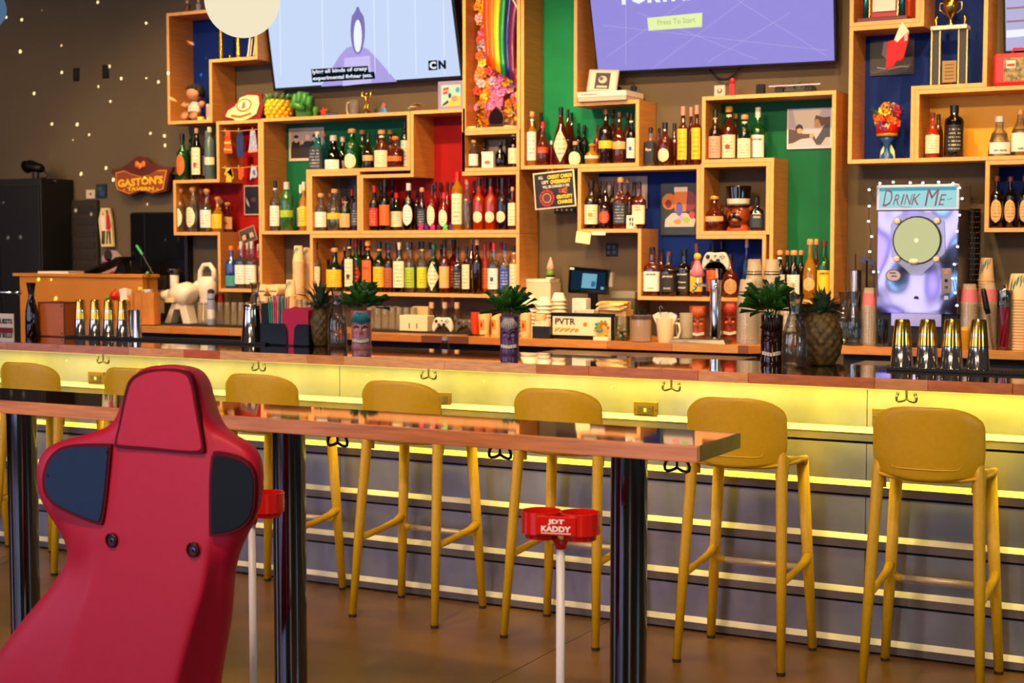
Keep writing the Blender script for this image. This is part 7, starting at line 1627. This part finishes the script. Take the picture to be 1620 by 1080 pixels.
# orange box (plain stand-in)
Yo = 5.88; a, b = X(60, 505, Yo), X(102, 505, Yo); t = thing('storage_box', 'square orange-brown box with dark corner dots on the left of the bar', 'box', ((a + b) / 2, Yo, ZB)); w_ = (b - a) / 2; h = H(80, 478, Yo) - ZB
box('carcass', mat('box_brown', '#6a2a10', .5), -w_, w_, 0, .13, 0, h, t, bevel=.002); f = box('front_panel', mat('box_orange', '#c8641c', .5, noise=.1), -w_ + .006, w_ - .006, -.002, 0, .006, h - .006, t)
box('side_panel', _M['box_orange'], w_, w_ + .002, .006, .124, .006, h - .006, t)
for sx_ in (-1, 1):
    for zz in (.018, h - .018): box('corner_dot', plain('#241008', .5), sx_ * (w_ - .018) - .004, sx_ * (w_ - .018) + .004, -.003, -.002, zz - .004, zz + .004, f)
carafe('dark glass carafe at the left end of the bar beside the orange box', 50, 534, 447, 20, 5.84, ZB, .6, dark=True)
carafe('clear glass water carafe between the left pineapple and tiki mug', 534, 549, 455, 31, 5.86, ZB, .42)
carafe('clear glass water carafe beside the right pineapple', 1257, 575, 466, 40, 5.76, ZB, .5)
carafe('empty clear carafe on the rear counter right of the right pineapple', 1335, 541, 462, 26, 7.50, ZC, .02)
carafe('empty clear carafe in front of the jigger, left of the drink machine', 1351, 542, 461, 26, 7.47, ZC, .02)
# caddy with straws and napkins
Yc = 5.87; a, b = X(411, 520, Yc), X(489, 520, Yc); t = thing('bar_caddy', 'black plastic bar caddy with straws and napkin compartments', 'caddy', (a, Yc, ZB)); w_ = b - a; h0 = H(450, 512, Yc) - ZB; h1 = H(420, 480, Yc) - ZB
box('base', BLACK, 0, w_, 0, .13, 0, .006, t); box('back_wall', BLACK, 0, w_, .124, .13, 0, h0, t); box('side_wall', BLACK, 0, .004, 0, .13, 0, h0, t); box('side_wall', BLACK, w_ - .004, w_, 0, .13, 0, h0 * .95, t)
MB().prism([(0, 0, 0), (w_ * .55, 0, 0), (w_ * .55, 0, h0 * .7), (w_ * .50, 0, h0), (0, 0, h0)], (0, .004, 0)).build('front_wall', BLACK, t, bevel=.001)
MB().prism([(w_ * .68, 0, 0), (w_, 0, 0), (w_, 0, h0), (w_ * .76, 0, h0), (w_ * .70, 0, h0 * .8)], (0, .004, 0)).build('front_wall', BLACK, t, bevel=.001); box('divider', BLACK, w_ * .40, w_ * .41, .004, .124, 0, h0, t)
box('tall_compartment', BLACK, -.012, w_ * .14, .03, .13, 0, h1, t, bevel=.002)
t2 = thing('napkin_pile', 'magenta paper napkins in the black bar caddy', 'napkins', (a + w_ * .43, Yc + .01, ZB + .006)); hn = H(465, 487, Yc) - ZB - .006
for k in range(10): box('napkin', mat('magenta_paper', '#b00a40', .7), 0, w_ * .53, .0, .0095, 0, hn * (.94 + .006 * k), t2, (0, .0105 * k, 0))
scol = ['#0f8a5a', '#1a9a6a', '#d84a6a', '#c83a7a', '#e0862a', '#1c5aa8', '#2a9a4a', '#8a2a8a', '#d85a4a', '#2a6ab8', '#e86a8a', '#12806a', '#b83a9a', '#d87a3a']
sname = ['dark green', 'sea green', 'coral', 'magenta', 'orange', 'blue', 'green', 'purple', 'salmon', 'sky blue', 'pink', 'deep green', 'violet', 'amber']
for k in range(14):
    o = thing('straw', f"{sname[k % 14]} drinking straw in the {'front' if k < 7 else 'back'} of the black bar caddy, {ordinal(k % 7)} from left", 'straw', (a + w_ * (.18 + .2 * (k % 7) / 6), Yc + .02 + .05 * (k // 7), ZB + .007), 0, 'straws in the bar caddy')
    hs = H(440, 470 - (k % 3) * 2, Yc) - ZB - .01; lx = (k % 7 - 3) * .004
    MB().tube([(0, 0, 0), (lx, 0, hs)], .0042, 8).build('tube', plain(scol[k], .35), o)
# pineapples
def pineapple(label, px, base, topb, topl, wpx, Y, z, seed):
    s = mpp(px, base, Y); r = wpx * s / 2; h = H(px, topb, Y) - z; hl = H(px, topl, Y) - z - h; t = thing('pineapple', label, 'pineapple', (X(px, (base + topb) / 2, Y), Y, z)); rr = random.Random(seed)
    m = MB(); nr, nc = 44, 60; vs = []
    for j in range(nr + 1):
        v = j / nr; R_ = r * (math.sin(math.pi * (.13 + .76 * v)) ** .55); R_ *= (1 if j not in (0, nr) else .8)
        for i in range(nc):
            a = 2 * math.pi * i / nc; A = 8 * a / 1.0 / 2; B_ = v * 9 * math.pi / 1.0
            d = abs(math.sin(A * 1.5 + B_ * .5)) * abs(math.sin(A * 1.5 - B_ * .5)); k = 1 + .13 * d ** .6
            vs.append((R_ * k * math.cos(a), R_ * k * math.sin(a), h * v))
    fs = [(j * nc + i, j * nc + (i + 1) % nc, (j + 1) * nc + (i + 1) % nc, (j + 1) * nc + i) for j in range(nr) for i in range(nc)] + [tuple(range(nc))[::-1], tuple(nr * nc + i for i in range(nc))]
    pm = mat('pineapple_skin', '#54400f', .55, noise=.8, nscale=45, bump=.5); obj('fruit_body', mesh('fruit', vs, fs, True), pm, t)
    lm = mat('pineapple_leaf', '#2c4630', .5, noise=.3, nscale=20)
    for k in range(34):
        a = k * 2.4; tier = k / 34; el = .25 + 1.2 * tier; L = hl * (.95 if tier > .3 else .6) * rr.uniform(.8, 1.05); c0 = Vector((math.cos(a), math.sin(a), 0))
        b0 = c0 * r * .30 * (1 - tier) + Vector((0, 0, h * .97 + hl * .12 * tier)); d1 = (c0 * math.cos(el) + Vector((0, 0, math.sin(el)))); tip = b0 + d1 * L + Vector((0, 0, -L * .25 * (1 - tier)))
        mid = b0 + d1 * L * .5 + Vector((0, 0, L * .10)); side = c0.cross(Vector((0, 0, 1))) * r * .17
        vs = [b0 - side * .8, b0 + side * .8, mid - side, mid + side, tip, mid + Vector((0, 0, -.006)), b0 + Vector((0, 0, -.006))]
        obj('crown_leaf', mesh('crown_leaf', vs, [(0, 1, 3, 2), (2, 3, 4), (1, 6, 5, 3), (6, 0, 2, 5), (2, 4, 5), (3, 5, 4)]), lm, t)
pineapple('whole pineapple on the bar beside the napkin caddy', 507, 547, 488, 434, 39, 5.95, ZB, 1)
pineapple('whole pineapple on the bar at right beside the water carafe', 1300, 578, 494, 448, 60, 5.93, ZB, 2)
# tiki mugs with mint
t, r, h = tiki('pink and teal tiki mug holding mint on the bar', 572, 552, 491, 33, 5.85, ZB, '#a8686a', '#c88a84', '#1c7a8a')
mint('bunch of fresh mint in the pink and teal tiki mug', t.location.x, 5.85, ZB + h, .105, 70, 1)
t, r, h = tiki('purple tiki mug with black and white headdress holding mint', 806, 561, 500, 31, 5.86, ZB, '#5a3462', '#7a5486', '#b8b0a8')
mint('bunch of fresh mint in the purple tiki mug', t.location.x, 5.86, ZB + h, .115, 75, 2)
bg = glass('brown_glass', '#5a2418', .6, '#2c0f0a')
t, r, h = tiki('dark brown glass tiki tumbler holding mint at right of the bar', 1221, 574, 498, 36, 5.88, ZB, '#2c1410', '#3a1c14', '#2a120c', mkey=mat('brown_tiki_glass', '#2a0f08', .08, coat=.6, noise=.3, nscale=30, bump=.4))
mint('bunch of fresh mint in the dark brown glass tumbler', t.location.x, 5.88, ZB + h, .125, 80, 3)
t = thing('water_bottle', 'clear plastic bottle neck rising behind the bar, left of purple mug', 'bottle', (X(704, 550, 6.3), 6.3, .86)); zt_ = H(704, 533, 6.3) - .86
MB().lathe([(.032, 0), (.033, .02), (.033, zt_ - .10), (.028, zt_ - .07), (.013, zt_ - .02), (.012, zt_ - .012)], 24).build('bottle_wall', CGLASS, t, smooth=True); MB().lathe([(.014, zt_ - .016), (.014, zt_)], 18).build('cap', plain('#a8a8ac', .4), t)
t = thing('speed_rail', 'dark steel speed rail shelf behind the bar', 'rail', (-3.4, 6.2, 0)); box('shelf_top', plain('#1a1a1a', .4, metal=.8), -3.2, 3.6, 0, .22, .835, .86, t); box('shelf_body', BLACK, -3.2, 3.6, .02, .2, 0, .835, t)

# ================================================================ frozen drink machine
Ym = 7.44; cx = 1451; s = mpp(cx, 400, Ym); t = thing('drink_machine', 'mirror-steel frozen drink machine with lit DRINK ME sign and round window', 'drink machine', (X(cx, 400, Ym), Ym, ZC)); U = lambda v: v * s; HH = lambda py: H(cx, py, Ym) - ZC
w_ = U(63.5); z0, z1, z2, z3 = HH(506), HH(496), HH(333), HH(292)
MIR = mat('mirror_steel', '#8c88a6', .10, metal=1, bump=.35, nscale=4.5)
MIR.node_tree.nodes['Bump'].inputs['Distance'].default_value = .05; MIR.node_tree.nodes['Noise Texture'].inputs['Detail'].default_value = 0
box('pedestal', plain('#2a2824', .4, metal=.6), -w_ * .98, w_ * .98, .03, .24, .02, z1, t); box('base_plate', mat('m_base', '#b8b4c4', .3, metal=1), -w_ * .62, w_ * .62, .0, .05, z0 - .03, z1, t); box('foot', BLACK, -w_ * .9, w_ * .9, .04, .23, 0, .02, t)
box('cabinet', mat('m_side', '#6a6870', .3, metal=.9), -w_, w_, .006, .25, z1, z2, t); box('face_panel', MIR, -w_, w_, -.002, .006, z1, z2, t, bevel=.002)
box('sign_box', mat('sign_frame', '#b8b0a4', .3, metal=.8), -w_ - .004, w_ + .004, -.014, .25, z2 + .002, z3, t, bevel=.002)
sgp = box('sign_light', emis('sign_cyan', '#a8e0e4', .95), -w_ * .95, w_ * .95, -.016, -.014, z2 + .014, z3 - .012, t)
box('sign_glow_edge', emis('sign_cyan2', '#5cb8c8', .8), -w_ * .95, w_ * .95, -.0165, -.016, z3 - .03, z3 - .012, sgp)
PUR = plain('#5a3a5a', .5); zc_ = (z2 + z3) / 2
for ch, x0, wd, ht, dz in (('D', -46, 14, 27, 0), ('R', -32, 9, 17, -3), ('I', -23, 4, 17, -3), ('N', -14, 11, 17, -3), ('K', -2, 12, 18, -3), ('M', 23, 20, 27, 0), ('E', 39, 9, 17, -4)):
    letters(ch, PUR, lambda u, v, x0=x0, wd=wd, ht=ht, dz=dz: Vector((U(x0 + u * wd + v * 3), -.018, zc_ + U(dz + v * ht))), sgp, bold=.0, shear=.1)
MB().tube([(U(-30), -.018, zc_ - U(12)), (U(-20), -.018, zc_ - U(15)), (U(-10), -.018, zc_ - U(15))], .0015, 6).build('flourish', PUR, sgp)
MB().tube([(U(47), -.018, zc_ - U(4)), (U(54), -.018, zc_ - U(2))], .0015, 6).build('flourish', PUR, sgp)
zc2 = HH(380); rr = U(37); oct_ = [(U(a), U(b)) for a, b in [(-36, 36), (-20, 44), (22, 44), (42, 30), (44, -20), (6, -56), (-6, -56), (-40, -26), (-42, 24)]]
MB().prism([(a, -.003, zc2 + b) for a, b in oct_], (0, -.006, 0)).build('clear_faceplate', glass('acrylic', '#dcdcea', .05), t)
def disc(nm, r, y, m, par=t, x=0, z=None, th=.003, n=48): return MB().lathe([(.0004, 0), (r, 0), (r, th), (.0004, th)], n).build(nm, m, par, (x, y, zc2 if z is None else z), (R(90), 0, 0))
disc('window_seal', rr * 1.03, -.009, BLACK, th=.006); dw = disc('drink_window', rr * .97, -.0155, emis('slush', '#cfcf98', .95), th=.002)
disc('slush_shade', rr * .7, -.018, emis('slush2', '#d6d8ac', .66), dw, 0, 0, .0005) if False else None
disc('auger_hub', U(3.5), -.018, plain('#d8d8d0', .3), t, 0, zc2, .006, 16)
for a, b in ((-31, 30), (31, 30), (-31, -30), (31, -30)): MB().lathe([(U(5.4), 0), (U(5.4), .012), (U(3.5), .018)], 6).build('clamp_knob', plain('#cdb9a4', .4), t, (U(a), -.009, zc2 + U(b)), (R(90), 0, 0))
MB().ball((U(-3), -.03, zc2 - U(34)), U(8), 16, sz=.65).build('dispense_knob', plain('#d8c8b0', .35), t, smooth=True)
zn = HH(450); cp = box('control_plate', plain('#8a7870', .35, metal=.7), U(39), U(54), -.006, -.002, zn - U(13), zn + U(26), t, bevel=.001)
disc('indicator', U(3), -.006, emis('ind_orange', '#f08050', 1.0), cp, U(46.5), zn + U(20), .003, 16)
for dz in (7, -4): disc('switch', U(2.6), -.006, CHROME, cp, U(46.5), zn + U(dz), .004, 14); 
box('toggle_window', plain('#a8b4d8', .3), U(43.5), U(49.5), -.004, -.002, zn - U(23), zn - U(17), t)
lg = disc('maker_badge', U(12.5), -.002, plain('#4a4048', .4), t, U(-37), HH(436), .001, 30); lg.scale = (1, .78, 1); lg2 = disc('badge_face', U(11), -.003, plain('#a89ca8', .4), t, U(-37), HH(436), .001, 30); lg2.scale = (1, .76, 1)
for k in range(2): box('badge_script', plain('#3a3038', .5), U(-43 + k * 3), U(-33 + k * 2), -.0046, -.004, HH(433 + k * 5), HH(431 + k * 5), t)
MB().tube([(0, -.002, HH(470)), (0, -.03, HH(471))], [U(2.5), U(2)], 12).build('spigot', plain('#c8742c', .2, metal=1), t)
t = thing('string_lights', 'string of tiny cool white lights draped around the drink machine', 'string lights', (X(1451, 290, Ym), Ym - .03, ZC + z3)); o_ = t.location
LP = [(1384, 318), (1375, 300), (1392, 290), (1413, 288), (1440, 289), (1460, 289), (1485, 288), (1508, 290), (1518, 297), (1522, 314), (1518, 340), (1514, 366), (1515, 390), (1510, 418), (1507, 440), (1511, 463), (1514, 483)]
LP2 = [(1390, 296), (1375, 326), (1374, 350), (1379, 374), (1376, 398), (1382, 430), (1384, 470)]
for L in (LP, LP2): MB().tube([atY(x, y, Ym - .035) - o_ for x, y in L], .0018, 6).build('wire', plain('#10201c', .5), t, smooth=True)
bm = MB().ball((0, 0, 0), .0055, 8); bme = mesh('bulb', bm.v, bm.f, True); bme.materials.append(emis('bulb', '#dffcff', 9))
for x, y in LP[1:] + LP2[1:6]:
    obj('bulb', bme, None, t, atY(x, y, Ym - .045) - o_)
# ---- right of the machine
t = thing('perforated_tube', 'dark perforated utensil tower behind the pink-topped cups', 'utensil tower', (X(1535, 430, 7.76), 7.765, ZC)); s = mpp(1528, 430, 7.7); ht_ = H(1528, 330, 7.7) - ZC
MB().lathe([(14 * s, 0), (14 * s, ht_), (13 * s, ht_), (13 * s, .01)], 24).build('tube', mat('tube_dark', '#14100e', .35, metal=.6), t)
m = MB()
for j in range(24):
    for i in range(7): a = -math.pi / 2 + (i - 3) * .32 + (.16 if j % 2 else 0); m.ball((14 * s * math.cos(a), 14 * s * math.sin(a), .12 + j * .026), .0042, 6)
o = m.build('rivets', plain('#a8a090', .25, metal=.9), t); o['kind'] = 'stuff'
t, r, h = vessel('tall glass jar of pink-red straws at the right edge of the counter', 'jar', 'straw_jar', 1589, 545, 459, 25, 7.49, CYL, CGLASS); MB().lathe([(r * .9, h * .80), (r * .9, h * .98), (r * .3, h * 1.02), (r * .15, h * 1.1)], 20).build('chrome_lid', CHROME, t, smooth=True)
for k in range(16): a = k * 2.4; q_ = r * .72 * math.sqrt(k / 16); MB().tube([(q_ * math.cos(a), q_ * math.sin(a), .01), (q_ * math.cos(a + 1.4), q_ * math.sin(a + 1.4), h * .72)], .0045, 8).build('straw', plain('#d81c34', .35), t)
t = thing('muddler', 'black-handled steel muddler leaning behind the rightmost shaker stack', 'muddler', (X(1570, 545, 7.44), 7.46, ZC)); s = mpp(1570, 540, 7.46)
MB().tube([(0, 0, .002), (-9 * s, .01, 58 * s)], .0055, 10).build('shaft', plain('#9a7a4a', .2, metal=1), t); MB().tube([(-9 * s, .01, 57 * s), (-12 * s, .012, 66 * s), (-17 * s, .014, 92 * s), (-18 * s, .014, 97 * s)], [.012, .014, .013, .009], 14).build('handle', BLACK, t, smooth=True)
t, r, h = vessel('steel cylindrical jigger standing behind the left empty carafe', 'jigger', 'tall_jigger', 1353, 540, 427, 18, 7.60, [(1, 0), (1, 1), (.9, 1), (.9, .9)], TIN); MB().lathe([(r, h * .99), (r * 1.04, h)], 24).build('rim', TIN, t)
MB().tube([(0, 0, h * .9), (-.003, 0, h * 1.22)], .003, 6).build('copper_spoon', plain('#a85a2a', .2, metal=1), t)
for k, px in enumerate((1392, 1402)):
    t, r, h = vessel(['clear glass tumbler under the left corner of the drink machine', 'second clear glass tumbler under the left corner of the drink machine'][k], 'glass', 'clear_tumbler', px, 545, 505, 13, (7.46, 7.50)[k] - .015, CYL, CGLASS); MB().lathe([(r * .85, .004), (r * .85, .014)], 16).build('thick_base', glass('tb', '#c8d0d4', .3), t)
t, r, h = vessel('small amber jar behind the shaker stacks, right of the machine', 'jar', 'amber_jar', 1527, 545, 517, 13, 7.45, CYL, plain('#c88a1c', .3)); MB().lathe([(r * 1.04, h * .85), (r * 1.04, h)], 18).build('lid', plain('#e0b030', .4), t)
t = thing('model_plane', 'dark metal model plane on a stand above the jigger', 'model', (X(1371, 440, 7.70), 7.70, ZC)); s = mpp(1371, 410, 7.7); zz = H(1371, 412, 7.7) - ZC
MB().tube([(0, 0, 0), (0, 0, zz)], .005, 8).build('stand', IRON, t); MB().lathe([(.04, 0), (.04, .008)], 18).build('foot', IRON, t); MB().prism([(-12 * s, 0, zz - 4 * s), (14 * s, 0, zz - 10 * s), (12 * s, 0, zz - 2 * s), (-4 * s, 0, zz + 10 * s), (-10 * s, 0, zz + 8 * s)], (0, .01, 0)).build('wing', plain('#4a4440', .3, metal=.8), t, bevel=.002)
# small bright figures on the middle red shelf
for k, (px, c, lb) in enumerate(((665.5, '#e01c6a', 'tiny hot-pink plastic figure, leftmost on the middle red shelf'), (674, '#4a1c5a', 'tiny purple plastic figure between the two pink ones'), (684, '#e0286a', 'tiny hot-pink plastic figure, right of the purple one'), (695, '#4a1c5a', 'tiny purple plastic figure left of the green one'), (704, '#5ac83a', 'tiny lime-green plastic figure on the middle red shelf'), (713, '#4a1c5a', 'tiny purple plastic figure right of the green one'))):
    Yq_ = YS + .014; s = mpp(px, 360, Yq_); t = thing('toy_figure', lb, 'toy', (X(px, 360, Yq_), Yq_, zq + BT)); mm = plain(c, .4)
    MB().prism([(-4 * s, 0, 0), (-1.5 * s, 0, 0), (0, 0, 3 * s), (1.5 * s, 0, 0), (4 * s, 0, 0), (2.4 * s, 0, 6 * s), (4.6 * s, 0, 5 * s), (3.5 * s, 0, 8 * s), (-3.5 * s, 0, 8 * s), (-4.6 * s, 0, 5 * s), (-2.4 * s, 0, 6 * s)], (0, .007, 0)).build('body', mm, t, bevel=.001)
    MB().ball((0, .0035, 9.6 * s), 2 * s, 8).build('head', mm, t, smooth=True)

# ================================================================ dotted light on the left wall (gobo in a ceiling projector)
g = lamp('SPOT', 'dot_projector', (-5.6, 3.2, 3.6), (-8.6, 7.84, 2.3), 20000, (1.0, .86, .62), spot_size=R(46), spot_blend=.3, shadow_soft_size=.004)
g.data.use_nodes = True; nt = g.data.node_tree; em = nt.nodes['Emission']
tc = nt.nodes.new('ShaderNodeTexCoord'); sp = nt.nodes.new('ShaderNodeSeparateXYZ'); nt.links.new(tc.outputs['Normal'], sp.inputs[0])
def mm_(op, a, b=None):
    n = nt.nodes.new('ShaderNodeMath'); n.operation = op
    for i, v in enumerate((a, b)):
        if v is None: continue
        if isinstance(v, (int, float)): n.inputs[i].default_value = v
        else: nt.links.new(v, n.inputs[i])
    return n.outputs[0]
u = mm_('DIVIDE', sp.outputs[0], sp.outputs[2]); v = mm_('DIVIDE', sp.outputs[1], sp.outputs[2])
cb = nt.nodes.new('ShaderNodeCombineXYZ'); nt.links.new(mm_('MULTIPLY', u, 46), cb.inputs[0]); nt.links.new(mm_('MULTIPLY', v, 46), cb.inputs[1])
vo = nt.nodes.new('ShaderNodeTexVoronoi'); vo.inputs['Scale'].default_value = 1; vo.inputs['Randomness'].default_value = .65; nt.links.new(cb.outputs[0], vo.inputs['Vector'])
k = mm_('LESS_THAN', vo.outputs['Distance'], .105); nt.links.new(mm_('MULTIPLY', k, 1.0), em.inputs['Strength'])
